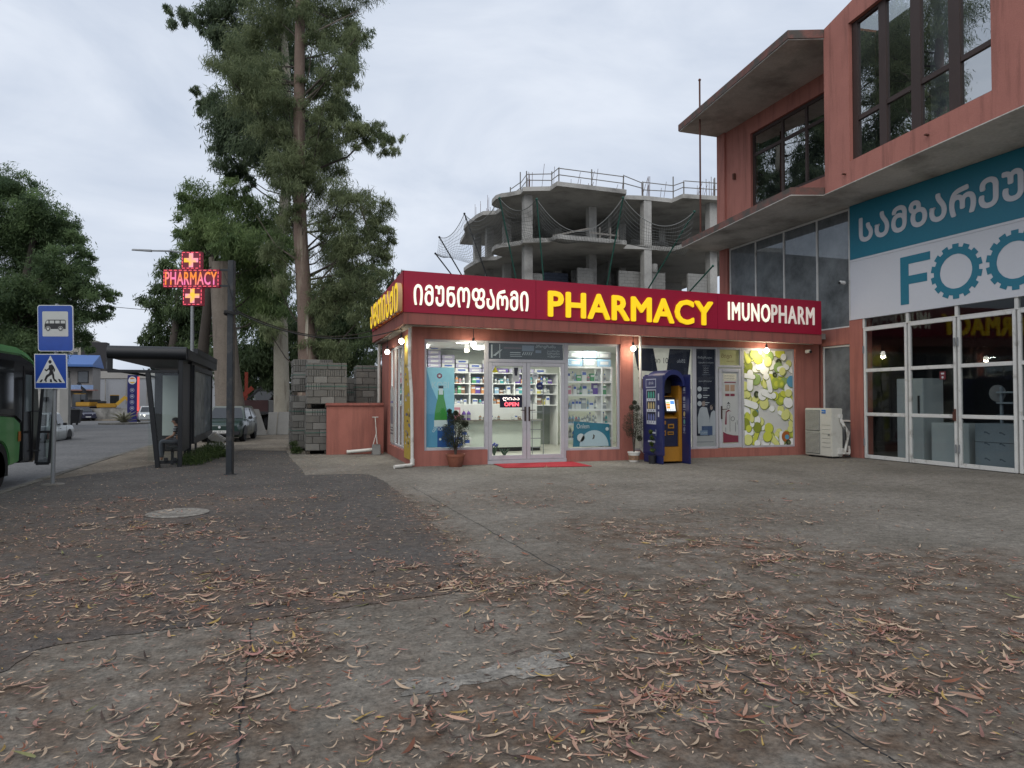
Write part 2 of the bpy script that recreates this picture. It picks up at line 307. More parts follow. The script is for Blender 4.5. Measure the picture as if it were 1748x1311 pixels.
def ground_mat(name, col, col2, brown, sc, speck=None, bump=.5, crack=False, rough=.9):
    m = bpy.data.materials.new(name); m.use_nodes = True; nt = m.node_tree; N = nt.nodes; L = nt.links; b = N['Principled BSDF']
    b.inputs['Roughness'].default_value = rough; b.inputs['Specular IOR Level'].default_value = .25
    tc = N.new('ShaderNodeTexCoord'); v = tc.outputs['Object']
    def noise(s, d=6, r=.6, dist=0.):
        n = N.new('ShaderNodeTexNoise'); n.inputs['Scale'].default_value = s; n.inputs['Detail'].default_value = d; n.inputs['Roughness'].default_value = r; n.inputs['Distortion'].default_value = dist
        L.new(v, n.inputs['Vector']); return n.outputs['Fac']
    def rng(x, a, c, lo=0., hi=1.):
        r = N.new('ShaderNodeMapRange'); r.inputs[1].default_value = a; r.inputs[2].default_value = c; r.inputs[3].default_value = lo; r.inputs[4].default_value = hi; L.new(x, r.inputs[0]); return r.outputs[0]
    def mix(f, a, c, mode='MIX'):
        x = N.new('ShaderNodeMix'); x.data_type = 'RGBA'; x.blend_type = mode; L.new(f, x.inputs['Factor']) if not isinstance(f, float) else setattr(x.inputs['Factor'], 'default_value', f)
        for i, q in ((6, a), (7, c)):
            if isinstance(q, tuple): x.inputs[i].default_value = (*q, 1)
            else: L.new(q, x.inputs[i])
        return x.outputs[2]
    c = mix(rng(noise(sc), .36, .64), col, col2)
    at = N.new('ShaderNodeAttribute'); at.attribute_name = 'tint'; sp = N.new('ShaderNodeSeparateColor'); L.new(at.outputs['Color'], sp.inputs[0])
    ml = N.new('ShaderNodeMath'); ml.operation = 'MULTIPLY'; L.new(sp.outputs[0], ml.inputs[0]); L.new(rng(noise(3.5), .3, .62), ml.inputs[1])
    c = mix(ml.outputs[0], c, brown)
    fine = noise(38, 4, .7); mid = noise(9, 5, .65)
    c = mix(1., c, mix(rng(fine, .3, .7), (.60,.60,.60), (1.40,1.38,1.36)), 'MULTIPLY')
    c = mix(1., c, mix(rng(mid, .34, .66), (.74,.735,.73), (1.27,1.25,1.23)), 'MULTIPLY')
    sn = noise(1.35, 7, .7, .6); c = mix(rng(sn, .60, .70, 0, .55), c, (.06,.055,.05)); c = mix(rng(noise(22, 3, .6), .66, .72, 0, .7), c, (.05,.045,.04))
    if speck:
        vo = N.new('ShaderNodeTexVoronoi'); vo.inputs['Scale'].default_value = 55; L.new(v, vo.inputs['Vector'])
        c = mix(rng(vo.outputs['Distance'], .16, .1), c, speck)
    if crack:
        vo = N.new('ShaderNodeTexVoronoi'); vo.feature = 'DISTANCE_TO_EDGE'; vo.inputs['Scale'].default_value = .24
        dn = N.new('ShaderNodeTexNoise'); dn.inputs['Scale'].default_value = 1.6; dn.inputs['Detail'].default_value = 6; L.new(v, dn.inputs['Vector'])
        va = N.new('ShaderNodeVectorMath'); va.operation = 'MULTIPLY_ADD'; va.inputs[1].default_value = (.55,.55,0); L.new(dn.outputs['Color'], va.inputs[0]); L.new(v, va.inputs[2]); L.new(va.outputs[0], vo.inputs['Vector'])
        c = mix(rng(vo.outputs['Distance'], .0032, .0012), c, (.035,.032,.028))
    L.new(c, b.inputs['Base Color'])
    bp = N.new('ShaderNodeBump'); bp.inputs['Strength'].default_value = bump; bp.inputs['Distance'].default_value = .012
    ad = N.new('ShaderNodeMath'); ad.operation = 'MULTIPLY_ADD'; ad.inputs[1].default_value = 1.5; L.new(mid, ad.inputs[0]); L.new(fine, ad.inputs[2])
    L.new(ad.outputs[0], bp.inputs['Height']); L.new(bp.outputs[0], b.inputs['Normal'])
    return m
M['yard'] = ground_mat('yard concrete', (.185,.173,.152), (.126,.117,.100), (.088,.062,.044), .55, bump=.5)
M['asphalt'] = ground_mat('dark pavement asphalt', (.086,.081,.077), (.063,.059,.056), (.105,.078,.060), .7, speck=(.15,.14,.13), bump=.9)
M['road'] = ground_mat('road asphalt', (.135,.137,.140), (.105,.107,.110), (.09,.085,.08), .35, bump=.4)
M['dirt'] = ground_mat('gravelly dirt', (.20,.175,.14), (.12,.105,.085), (.1,.08,.06), .8, speck=(.28,.26,.22), bump=1.)
M['grnd'] = ground_mat('far ground', (.12,.115,.10), (.09,.088,.075), (.08,.07,.06), .1, bump=.3)
M['patchc'] = ground_mat('worn concrete patch', (.235,.225,.205), (.165,.155,.138), (.09,.07,.055), 3., bump=1.)
M['kerbm'] = ground_mat('kerb concrete', (.17,.165,.15), (.10,.095,.085), (.08,.06,.05), 1.2, bump=.8)
def sheet(name, poly, z, material, step=None, slope=False, kind='structure'):
    """a ground sheet; poly outline, cut into strips so that it can carry a leaf-dirt attribute and follow the fall of the land"""
    me = bpy.data.meshes.new(name); bm = bmesh.new()
    f = bm.faces.new([bm.verts.new((x, y, 0)) for x, y in poly]); f.normal_update()
    if f.normal.z < 0: f.normal_flip()
    if step:
        xs = [p[0] for p in poly]; ys = [p[1] for p in poly]
        for ax, lo, hi in ((0, min(xs), max(xs)), (1, min(ys), max(ys))):
            t = lo + step
            while t < hi:
                co = (t, 0, 0) if ax == 0 else (0, t, 0); no = (1, 0, 0) if ax == 0 else (0, 1, 0)
                bmesh.ops.bisect_plane(bm, geom=bm.verts[:]+bm.edges[:]+bm.faces[:], plane_co=co, plane_no=no); t += step
    if slope:
        for y in slope: bmesh.ops.bisect_plane(bm, geom=bm.verts[:]+bm.edges[:]+bm.faces[:], plane_co=(0, y, 0), plane_no=(0, 1, 0))
    for v in bm.verts: v.co.z = z + (gz(v.co.y) if slope else 0)
    bm.to_mesh(me); bm.free()
    me.materials.append(material); n = len(me.vertices); co = np.empty(n*3, np.float32); me.vertices.foreach_get('co', co); co = co.reshape(-1, 3)
    at = me.color_attributes.new('tint', 'FLOAT_COLOR', 'POINT'); col = np.ones((n, 4), np.float32)
    d = np.clip(density(co[:,0], co[:,1])*.95 - .08, 0, 1) if step else np.zeros(n)
    col[:, 0] = col[:, 1] = col[:, 2] = d; at.data.foreach_set('color', col.ravel())
    o = bpy.data.objects.new(name, me); C.objects.link(o); o['kind'] = kind; return o
SL = [22, 30, 40, 60, 80, 110]
sheet('ground', [(-500,-60),(500,-60),(500,900),(-500,900)], -.3, M['grnd'], slope=SL)
sheet('road', [(-14.5,-40),(-4.78,-40),(-4.78,79),(-70,88),(-70,60),(-26,57),(-16,44)], -.13, M['road'], slope=SL)
sheet('pavement', [(-4.6,-30),(60,-30),(60,66),(-4.6,66)], 0, M['dirt'], slope=SL)
sheet('yard', [(-4.58,-10),(30,-10),(30,22),(1.1,20.6),(.2,20.9),(-.03,22.6),(-4.58,23)], .005, M['yard'], step=.25)
APAV = [(-4.57,4.3),(-3.6,4.45),(-2.6,4.4),(-1.75,4.55),(-1.56,4.75),(-1.5,5.1),(-1.1,5.22),(-.24,5.27),(.5,5.38),(1.34,5.52),(1.6,5.58),(1.66,6.6),(1.76,8.4),(1.82,10.8),(1.80,13.1),(1.72,14.2),(1.62,14.75),(1.2,14.95),(.33,15.0),(.28,16.5),(.06,19.5),(-.05,22.3),(-1.2,22.9),(-2.1,22.0),(-2.9,19.),(-3.6,17.2),(-4.57,15.6)]
_r = random.Random(21); AP2 = []
for (xa, ya), (xb, yb) in zip(APAV, APAV[1:]+APAV[:1]):
    n = max(1, int(math.hypot(xb-xa, yb-ya)/.09))
    for i in range(n):
        j = .022 if min(xa, xb) > -4.5 else 0.
        AP2.append((xa+(xb-xa)*i/n+_r.uniform(-j,j), ya+(yb-ya)*i/n+_r.uniform(-j,j)))
sheet('asphalt_pavement', AP2, .010, M['asphalt'], step=.3)
sheet('dirt_verge', [(-4.57,15.7),(-3.6,17.3),(-2.95,19.1),(-2.15,22.1),(-1.2,23.0),(-.05,22.35),(-.0,26.),(-4.57,26.)], .0085, M['dirt'])
rng_ = random.Random(3)
def blob(cx, cy, rx, ry, n=90, j=.25, ang=0.):
    P = []
    for i in range(n):
        a = 2*math.pi*i/n; k = 1 + j*(.6*math.sin(3*a+cx*9)+.4*math.sin(7*a+cy*5)+.25*math.sin(13*a+cx)) + rng_.uniform(-.09, .09); x = rx*k*math.cos(a); y = ry*k*math.sin(a)
        P.append((cx + x*math.cos(ang) - y*math.sin(ang), cy + x*math.sin(ang) + y*math.cos(ang)))
    return P
sheet('worn_patch', blob(.85,3.78,.28,.10,j=.35), .009, M['patchc']); sheet('worn_patch', blob(1.35,3.86,.34,.13,j=.35,ang=.2), .0098, M['patchc'])
for a, b_ in (((2.14,12.6),(2.4,6.2)),((-.24,5.25),(-.2,2.2)),((6.9,14.2),(14.7,11.2)),((2.4,6.2),(2.55,2.2))):
    a, b_ = Vector(a), Vector(b_); nn = Vector((-(b_-a).y, (b_-a).x)).normalized(); k_ = 40; L_ = [a+(b_-a)*(i/k_)+nn*rng_.uniform(-.012,.012) for i in range(k_+1)]
    sheet('joint_line', [tuple(q) for q in L_] + [tuple(q+nn*rng_.uniform(.006,.013)) for q in reversed(L_)], .0076, M['dark'])
mh = MB(); mh.lathe([(.40,0),(.41,.012),(.385,.02),(.30,.018),(.29,.012),(.01,.012)], (-1.46,10.52,.006), 32)
tag(mh.build('manhole_cover', M['patchc'], smooth=True), 'pale round manhole cover set into the dark asphalt pavement', 'manhole cover')
kb = MB()
y = -20.
while y < 60:
    kb.hexa([(-4.8,y,gz(y)-.3),(-4.58,y,gz(y)-.3),(-4.58,y+.985,gz(y+1)-.3),(-4.8,y+.985,gz(y+1)-.3),(-4.79,y,gz(y)+.008),(-4.575,y,gz(y)+.013),(-4.575,y+.985,gz(y+1)+.013),(-4.79,y+.985,gz(y+1)+.008)]); y += 1.
tag(kb.build('kerb', M['kerbm'], bevel=.02), kind='structure')

# ------------------------------------------------------------------ pharmacy building
YF = 16.11
ph = thing('pharmacy_building', 'low salmon corner shop with a lit glass front under the dark red sign', 'shop', (8.7, YF, 0))
w = MB()
w.box((2.8,YF,-.1),(3.09,YF+.25,3.34)).box((3.09,YF,-.1),(4.665,YF+.25,.37)).box((6.775,YF,-.1),(8.31,YF+.25,.29)).box((8.31,YF-.01,-.1),(8.67,YF+.25,3.34)).box((8.67,YF,-.1),(13.94,YF+.25,.24)).box((13.94,YF,-.1),(14.78,YF+.25,3.34))
w.box((3.09,YF,3.06),(8.31,YF+.25,3.34)).box((8.67,YF,3.06),(13.94,YF+.25,3.34))
w.box((2.8,YF+.25,-.1),(3.05,17.35,3.34)).box((2.8,17.35,-.1),(3.05,20.1,.3)).box((2.8,20.1,-.1),(3.05,21.7,3.34)).box((2.8,17.35,3.08),(3.05,20.1,3.34))
w.build('wall', M['salmon'], ph)
w = MB(); w.box((3.05,21.45,-.1),(14.78,21.7,3.34)); w.box((14.62,YF+.25,-.1),(14.78,21.45,3.34)); w.build('inner_wall', M['inwall'], ph)
w = MB(); w.box((2.6,YF-.3,3.34),(14.75,21.6,3.5)); w.build('roof', M['conc_dk'], ph)
w = MB(); w.box((3.05,YF+.25,.02),(14.6,21.45,.1)); w.build('shop_floor', M['floor'], ph)
w = MB(); w.box((3.05,YF+.25,3.2),(14.6,21.45,3.3)); w.build('ceiling', M['white'], ph)
# canopy: falls a little towards the right, as built
def cz(x, z): return z - .0145*(x-8.4)
Yc = 15.61
w = MB()
def slab4(x0, x1, y0, y1, z0, z1, m=0): w.hexa([(x0,y0,cz(x0,z0)),(x1,y0,cz(x1,z0)),(x1,y1,cz(x1,z0)),(x0,y1,cz(x0,z0)),(x0,y0,cz(x0,z1)),(x1,y0,cz(x1,z1)),(x1,y1,cz(x1,z1)),(x0,y1,cz(x0,z1))], m)
slab4(2.5,14.42,Yc,Yc+.08,3.262,3.53); w.hexa([(2.5,Yc+.08,cz(2.5,3.262)),(2.58,Yc+.08,cz(2.5,3.262)),(2.58,21.7,3.39),(2.5,21.7,3.39),(2.5,Yc+.08,cz(2.5,3.53)),(2.58,Yc+.08,cz(2.5,3.53)),(2.58,21.7,3.72),(2.5,21.7,3.72)])
w.build('canopy_fascia', M['fascia'], ph)
w = MB(); slab4(2.58,14.42,Yc+.08,YF+.05,3.285,3.33); w.box((2.58,YF+.05,3.35),(2.82,21.7,3.39)); w.build('canopy_soffit', M['soffit'], ph)
def window(x0, x1, z0, z1, mull=(), rails=(), parent=ph, Y=YF+.06, fw=.06, fmat='alu', gm='glass', name='window', plane='Y', X=None):
    b = MB()
    def bx(a0, a1, c0, c1):
        if plane == 'Y': b.box((a0, Y, c0), (a1, Y+.06, c1))
        else: b.box((X, a0, c0), (X+.06, a1, c1))
    bx(x0, x0+fw, z0, z1); bx(x1-fw, x1, z0, z1); bx(x0+fw, x1-fw, z0, z0+fw); bx(x0+fw, x1-fw, z1-fw, z1)
    for m_ in mull: bx(m_-fw/2, m_+fw/2, z0+fw, z1-fw)
    es = [x0+fw] + [q for m_ in mull for q in (m_-fw/2, m_+fw/2)] + [x1-fw]
    for r_ in rails:
        for i in range(0, len(es), 2): bx(es[i], es[i+1], r_-fw/2, r_+fw/2)
    o = b.build(name, M[fmat], parent, bevel=.006)
    g = MB()
    if plane == 'Y': g.add([(x0+fw,Y+.03,z0+fw),(x1-fw,Y+.03,z0+fw),(x1-fw,Y+.03,z1-fw),(x0+fw,Y+.03,z1-fw)], [(0,1,2,3)])
    else: g.add([(X+.03,x0+fw,z0+fw),(X+.03,x1-fw,z0+fw),(X+.03,x1-fw,z1-fw),(X+.03,x0+fw,z1-fw)], [(0,1,2,3)])
    if gm: g.build('pane', M[gm], o)
    return o
window(3.09,4.66,.37,3.06); window(6.78,8.31,.29,3.06)
window(4.665,6.775,2.56,3.06, name='transom_window', fw=.05)
window(8.67,10.6,.24,3.06, gm='glass_poster'); window(10.6,11.35,.24,3.06, gm='glass_poster'); window(12.15,13.94,.24,3.06, gm='glass_poster')
window(11.36,12.14,2.5,3.06, name='transom_window', gm='glass_poster')
window(17.35,20.1,.3,3.08, mull=(18.1,18.75,19.4), plane='X', X=2.86)
def leafdoor(x0, x1, z0, z1, hx, hside, gm='glass'):
    b = MB(); Y = YF+.05; f = .1
    b.box((x0,Y,z0),(x0+f,Y+.07,z1)).box((x1-f,Y,z0),(x1,Y+.07,z1)).box((x0+f,Y,z0),(x1-f,Y+.07,z0+f*1.1)).box((x0+f,Y,z1-f),(x1-f,Y+.07,z1))
    d = b.build('door', M['alu'], ph, bevel=.008)
    g = MB(); g.add([(x0+f,Y+.035,z0+f),(x1-f,Y+.035,z0+f),(x1-f,Y+.035,z1-f),(x0+f,Y+.035,z1-f)], [(0,1,2,3)]); g.build('pane', M[gm], d)
    h = MB(); h.box((hx-.02,Y-.02,1.06),(hx+.02,Y,1.42)).tube([(hx,Y-.02,1.33),(hx,Y-.07,1.33),(hx+.14*hside,Y-.07,1.335)], .012, 8); h.build('handle', M['brownframe'], d)
leafdoor(4.70,5.70,.1,2.53,5.66,-1) ; leafdoor(5.71,6.74,.1,2.53,5.77,1); leafdoor(11.38,12.12,.26,2.47,11.45,1, 'glass_poster')
w = MB(); w.box((4.64,YF+.02,.0),(6.8,YF+.2,.095)); w.build('threshold', M['alu'], ph)
w = MB(); w.box((4.665,YF+.04,2.535),(6.775,YF+.14,2.56)); w.box((4.62,YF+.05,.1),(4.695,YF+.13,3.06)).box((6.745,YF+.05,.1),(6.78,YF+.13,3.06)); w.build('door_frame', M['alu'], ph)
# things on the front and side
for x, z0 in ((2.70, 0), ):
    p = MB(); p.tube([(2.72,16.02,3.3),(2.71,16.0,2.4),(2.76,15.98,1.7),(2.78,15.98,.09)], .04, 10).tube([(2.78,15.98,.08),(2.72,15.9,.06),(2.32,15.72,.05)], .045, 10); p.tube([(2.78,15.98,.2),(2.78,15.98,.05)], .055, 10)
    tag(p.build('downpipe', M['pipe'], smooth=True), 'white plastic downpipe with an elbow at the shop corner', 'pipe')
p = MB(); p.tube([(2.7,21.6,3.4),(2.7,21.6,1.5)], .05, 10).tube([(2.7,21.6,1.5),(2.7,21.6,.0)], .052, 10, 1)
tag(p.build('downpipe', [M['pipe'], mat('flaked dark pipe', (.16,.15,.14), .8, .3, 5, 30)], smooth=True), 'downpipe with flaked lower half beside the red parapet', 'pipe')
p = MB(); p.tube([(8.82,15.98,3.3),(8.82,15.98,.5),(8.84,15.97,.3),(8.98,15.85,.1)], .038, 10)
tag(p.build('downpipe', M['pipe'], smooth=True), 'white downpipe behind the potted shrub next to the vending kiosk', 'pipe')
p = MB(); p.tube([(1.65,20.25,.08),(2.5,20.05,.16)], .05, 10).tube([(1.62,20.26,.078),(1.66,20.25,.08)], .058, 10)
tag(p.build('loose_pipe', M['pipe'], smooth=True), 'white plastic pipe lying on the ground along the red parapet', 'pipe')
# hanging bulbs
def bulb(x, y, ztop, z, label, power=14):
    t = thing('hanging_bulb', label, 'lamp', (x, y, z), group='bare bulbs under the shop canopy')
    b = MB(); b.tube([(x,y,ztop),(x,y,z+.16)], .008, 6).lathe([(.012,.17),(.03,.16),(.032,.09),(.02,.08)], (x,y,z), 12); b.build('lamp_holder', M['black'], t)
    b = MB(); b.ball((x,y,z), .068, 0, 14, 10); b.build('bulb', M['bulb'], t, smooth=True)
    l = bpy.data.lights.new('bulb_light', 'POINT'); l.energy = power; l.color = (1, .86, .62); l.shadow_soft_size = .07
    o = bpy.data.objects.new('bulb_light', l); C.objects.link(o); o.location = (0, 0, -.09); o.parent = t
bulb(4.24,15.88,3.31,2.93,'round bulb hanging in front of the window with stacked packs')
bulb(8.55,15.86,3.26,2.93,'bulb glowing on the salmon pier between both shop fronts')
bulb(12.75,15.88,3.2,2.98,'bulb hanging in front of the green pill window', 22)
bulb(2.62,19.15,3.37,2.93,'bulb under the side canopy nearest the red parapet', 8)
bulb(2.66,16.9,3.37,3.05,'bulb under the side canopy just behind the corner downpipe', 8)
# mat
w = MB(); w.hexa([(4.78,15.08,.006),(6.88,14.82,.006),(6.9,16.06,.006),(4.80,16.06,.006),(4.78,15.08,.02),(6.88,14.82,.02),(6.9,16.06,.02),(4.80,16.06,.02)]); tag(w.build('doormat', M['mat_red'], bevel=.005), 'bright red doormat on the concrete in front of the shop door', 'doormat')
# main sign
sg = thing('shop_sign', 'long dark red shop sign with white and yellow raised lettering', 'sign', (8.4, 15.6, 3.55))
w = MB()
for x0, x1 in ((2.5,5.74),(5.748,10.94),(10.948,14.4)): w.hexa([(x0,Yc-.02,cz(x0,3.532)),(x1,Yc-.02,cz(x1,3.532)),(x1,Yc+.1,cz(x1,3.532)),(x0,Yc+.1,cz(x0,3.532)),(x0,Yc-.02,cz(x0,4.49)),(x1,Yc-.02,cz(x1,4.49)),(x1,Yc+.1,cz(x1,4.49)),(x0,Yc+.1,cz(x0,4.49))])
w.build('front_panel', M['signred'], sg)
w = MB(); w.hexa([(2.48,Yc-.02,3.62),(2.6,Yc+.102,3.62),(2.6,21.6,3.72),(2.48,21.6,3.72),(2.48,Yc-.02,cz(2.5,4.49)),(2.6,Yc+.102,cz(2.5,4.49)),(2.6,21.6,4.52),(2.48,21.6,4.52)]); w.build('side_panel', M['signred_d'], sg)
w = MB(); ud = Vector((1,0,-.0145)); 
w.text('ᲘᲛᲣᲜᲝᲤᲐᲠᲛᲘ', (2.73,Yc-.02,cz(2.73,3.70)), ud, (0,0,1), 2.81, .49, .035, 0, .018, gap=1.06); w.build('lettering', M['wlit'], sg)
w = MB(); w.text('PHARMACY', (6.05,Yc-.02,cz(6.05,3.60)), ud, (0,0,1), 4.73, .655, .05, 0, .028, gap=1.08); w.build('lettering', M['yellow'], sg)
w = MB(); w.text('IMUNO', (11.27,Yc-.02,cz(11.27,3.79)), ud, (0,0,1), 1.36, .50, .03, 0, .013, gap=1.14); w.build('lettering', M['wlit'], sg)
w = MB(); w.text('PHARM', (12.68,Yc-.02,cz(12.68,3.79)), ud, (0,0,1), 1.46, .50, .03, 0, .013, gap=1.14); w.build('lettering', M['wdim'], sg)
w = MB(); w.text('ᲐᲤᲗᲘᲐᲥᲘ', (2.44,20.9,3.72), (0,-1,-.02), (0,0,1), 5.5, .68, .10, 0, .035, gap=1.1); o = w.build('lettering', [M['yellow'], M['cream_s']], sg)
for p in o.data.polygons: p.material_index = 0 if abs(p.normal.x) > .9 else 1
w = MB(); [w.box((2.36,16.0+i*.65,3.70),(2.48,16.02+i*.65,3.73)) for i in range(8)]; w.build('bracket', M['signred_d'], sg)

# ------------------------------------------------------------------ posters and films on the shop windows
UX, UZ = (1,0,0), (0,0,1)
def poster(name, label, x0, x1, z0, z1, Y, base, drawer=None, mats=()):
    t = thing(name, label, 'poster', ((x0+x1)/2, Y, z0), group='printed films on the shop windows')
    b = MB(); b.box((x0,Y-.002,z0),(x1,Y+.002,z1)); b.build('sheet', base, t)
    if drawer:
        d = MB(); drawer(d, lambda a, c, k=0: (x0+a*(x1-x0), Y-.003-.0006*k, z0+c*(z1-z0)), x1-x0, z1-z0); d.build('print', list(mats), t)
    return t
def rect(d, P, a0, c0, a1, c1, m, k=0): d.add([P(a0,c0,k), P(a1,c0,k), P(a1,c1,k), P(a0,c1,k)], [(0,1,2,3)], m)
def lucent(m, f):
    nt = m.node_tree; o = nt.nodes['Material Output']; b = nt.nodes['Principled BSDF']; t = nt.nodes.new('ShaderNodeBsdfTranslucent'); x = nt.nodes.new('ShaderNodeMixShader'); x.inputs[0].default_value = f
    nt.links.new(b.inputs['Base Color'].links[0].from_socket, t.inputs['Color']); nt.links.new(b.outputs[0], x.inputs[1]); nt.links.new(t.outputs[0], x.inputs[2]); nt.links.new(x.outputs[0], o.inputs['Surface']); return m
lucent(M['paper'], .4); lucent(M['posternavy'], .3)
YP = YF+.082
cols = lambda *a: [mat('print ink', c, .55, .05, 2, 20) for c in a]
def kobi(d, P, W, H):
    d.flat([(0,0),(0,1.95),(.12,1.5),(.3,1.1),(.7,.8),(.7,0)], P(0,0,1), UX, UZ, 5); d.flat([(.28,0),(.28,.62),(.46,.72),(.7,.70),(.7,0)], P(0,0,2), UX, UZ, 6)
    prof = [(.19,.66),(.17,.9),(.20,1.05),(.26,1.2),(.275,1.35),(.275,1.42)]
    bt = [(.365-p, z) for p, z in ((.165,.62),(.15,.85),(.115,1.05),(.075,1.22),(.07,1.38))]; bt = bt + [(.73-a, z) for a, z in reversed(bt)]
    d.flat(bt, P(0,0,3), UX, UZ, 0); d.flat([(.31,1.28),(.42,1.28),(.415,1.43),(.315,1.43)], P(0,0,4), UX, UZ, 1); d.flat([(.305,1.43),(.425,1.43),(.425,1.50),(.305,1.50)], P(0,0,4), UX, UZ, 2)
    d.flat([(.2,.5),(.53,.5),(.53,.66),(.2,.66)], P(0,0,4), UX, UZ, 1)
    d.disc(P(.47,.895,3), UX, UZ, .065, 3, 20); d.flat([(.045*(1 if i % 2 == 0 else .45)*math.cos(math.pi*i/6), .045*(1 if i % 2 == 0 else .45)*math.sin(math.pi*i/6)) for i in range(12)], P(.47,.895,4), UX, UZ, 1)
    d.text('KOBI', P(.2,.74,4), UX, UZ, .42, .16, 0, 4); d.text('კობი', P(.22,.19,5), UX, UZ, .30, .15, 0, 1); d.disc(P(.5,.1,5), UX, UZ, .03, 1, 10)
poster('bottle_poster', 'blue water poster with a green bottle inside the left window', 3.16, 3.86, .44, 2.38, YF+.16, mat('print sky blue', (.30,.62,.74), .5, .1, 1.2, 10), kobi,
       cols((.05,.28,.05),(.65,.72,.72),(.02,.05,.07),(.2,.015,.06),(.48,.66,.72),(.10,.32,.50),(.02,.09,.30)))
def tr_print(d, P, W, H):
    for a0, c0, a1, c1, m in ((.03,.1,.05,.9,0),(.14,.1,.15,.95,0),(.44,.55,.6,.9,1),(.28,.42,.42,.47,0),(.28,.3,.42,.33,0),(.28,.2,.44,.23,0),(.62,.45,.70,.62,1),(.2,.68,.43,.76,2)): rect(d, P, a0, c0, a1, c1, m, 1)
    for i in range(5): d.add([P(.44+.028*i,.3,1), P(.45+.028*i,.3,1), P(.47+.028*i,.5,1), P(.46+.028*i,.5,1)], [(0,1,2,3)], 0)
    d.text('პროგრამა', P(.62,.72,2), UX, UZ, .55, .1, 0, 0)
    for i, s in enumerate(('ვაკანსიები','სერვისი','აქცია')): d.text(s, P(.78,.5-.16*i,2), UX, UZ, .34, .06, 0, 0)
    for i in range(3): d.add([P(.05+.03*i,.25+.12*i,1), P(.09+.03*i,.22+.12*i,1), P(.12+.03*i,.4+.12*i,1)], [(0,1,2)], 0)
poster('transom_film', 'slate grey printed film in the transom above the glass doors', 4.72, 6.72, 2.6, 3.01, YP+.03, M['postergrey'], tr_print, [M['ptxt'], mat('print pale blue', (.16,.19,.24), .5), mat('print dusty rose', (.14,.10,.11), .5)])
def w1_print(d, P, W, H):
    d.flat([(.02,2.68),(.62,2.68),(.75,2.05),(.15,2.08)], P(0,0,1), UX, UZ, 0); d.flat([(1.12,2.68),(1.78,2.68),(1.66,1.75),(1.0,1.92)], P(0,0,1), UX, UZ, 0)
    d.flat([(.15,1.9),(.6,1.75),(1.3,1.75),(1.78,1.6),(1.78,1.2),(.4,1.3)], P(0,0,1), UX, UZ, 3)
    d.text('ბარათი 1000°', P(.06,.845,3), UX, UZ, 1.22, .17, 0, 1); d.text('ასმ2', P(.745,.855,3), UX, UZ, .26, .1, 0, 2)
    for a in (.05,.11,.2): rect(d, P, .02, a*4, .13, a*4+.005, 2, 2)
poster('balloon_film', 'pale window film with dark bag shapes and 1000 degree lettering behind the kiosk', 8.73, 10.54, .3, 3.0, YP+.03, lucent(mat('film grey', (.70,.70,.66), .5, .1, .9, 8), .65), w1_print, [M['posternavy'], M['ptxt_dk'], M['ptxt'], mat('print skin', (.20,.15,.13), .5)])
def navy_print(d, P, W, H):
    rect(d, P, 0, 0, 1, .11, 0, 1)
    d.text('მინერალი', P(.12,.895,2), UX, UZ, .46, .08, 0, 1); d.text('აქტიური სასმელი', P(.14,.85,2), UX, UZ, .5, .05, 0, 1); d.text('უფასო კონსულტაცია', P(.16,.66,2), UX, UZ, .42, .05, 0, 1)
    for q in ((.34,.735,.74,.74),(.34,.825,.74,.83)): rect(d, P, *q, 2, 2)
    for i in range(3): d.text('ბარათი', P(.42,.80-.023*i,2), UX, UZ, .16, .03, 0, 1)
    for i in range(3): d.disc(P(.2,.59-.075*i,2), UX, UZ, .07, 1, 16); rect(d, P, .38, .595-.075*i, .7, .602-.075*i, 1, 2); rect(d, P, .38, .575-.075*i, .6, .582-.075*i, 1, 2)
    # two figures in white coats, printed
    d.flat([(.08,.36),(.06,.8),(.13,1.05),(.2,1.1),(.36,1.08),(.44,.8),(.46,.4)], P(0,0,2), UX, UZ, 3); d.disc(P(.4,.44,3), UX, UZ, .055, 4, 14, .08); d.flat([(.22,1.24),(.24,1.3),(.32,1.3),(.34,1.23),(.30,1.27)], P(0,0,4), UX, UZ, 5)
    d.flat([(.44,.3),(.45,.75),(.5,.95),(.58,1.0),(.66,.95),(.68,.3)], P(0,0,2), UX, UZ, 3); d.disc(P(.8,.40,3), UX, UZ, .045, 4, 14, .07); d.flat([(.5,1.1),(.52,1.17),(.6,1.17),(.62,1.08),(.58,1.12)], P(0,0,4), UX, UZ, 5)
    rect(d, P, .3, .115, .85, .21, 6, 3); rect(d, P, .22, .115, .6, .165, 7, 4); d.text('ვიტამინი', P(.26,.13,5), UX, UZ, .2, .05, 0, 0); rect(d, P, .05, .045, .9, .05, 2, 3)
poster('navy_poster', 'tall navy poster with two people in white coats right of the kiosk', 10.66, 11.29, .3, 3.0, YP+.03, M['posternavy'], navy_print,
       [M['paper'], M['ptxt'], mat('print slate line', (.10,.12,.16), .5)] + cols((.36,.38,.40),(.26,.2,.17),(.03,.03,.035),(.05,.08,.16),(.16,.22,.30)))
def migi1(d, P, W, H): d.text('მიგი', P(.12,.4,2), UX, UZ, .34, .15, 0, 0); d.text('სოციალური', P(.38,.2,2), UX, UZ, .25, .05, 0, 0)
poster('cream_poster', 'small cream poster with brown lettering above the poster door', 11.42, 12.08, 2.56, 3.0, YP+.03, lucent(mat('print cream', (.62,.60,.34), .5, .06), .5), migi1, [mat('print brown', (.16,.07,.035), .5)])
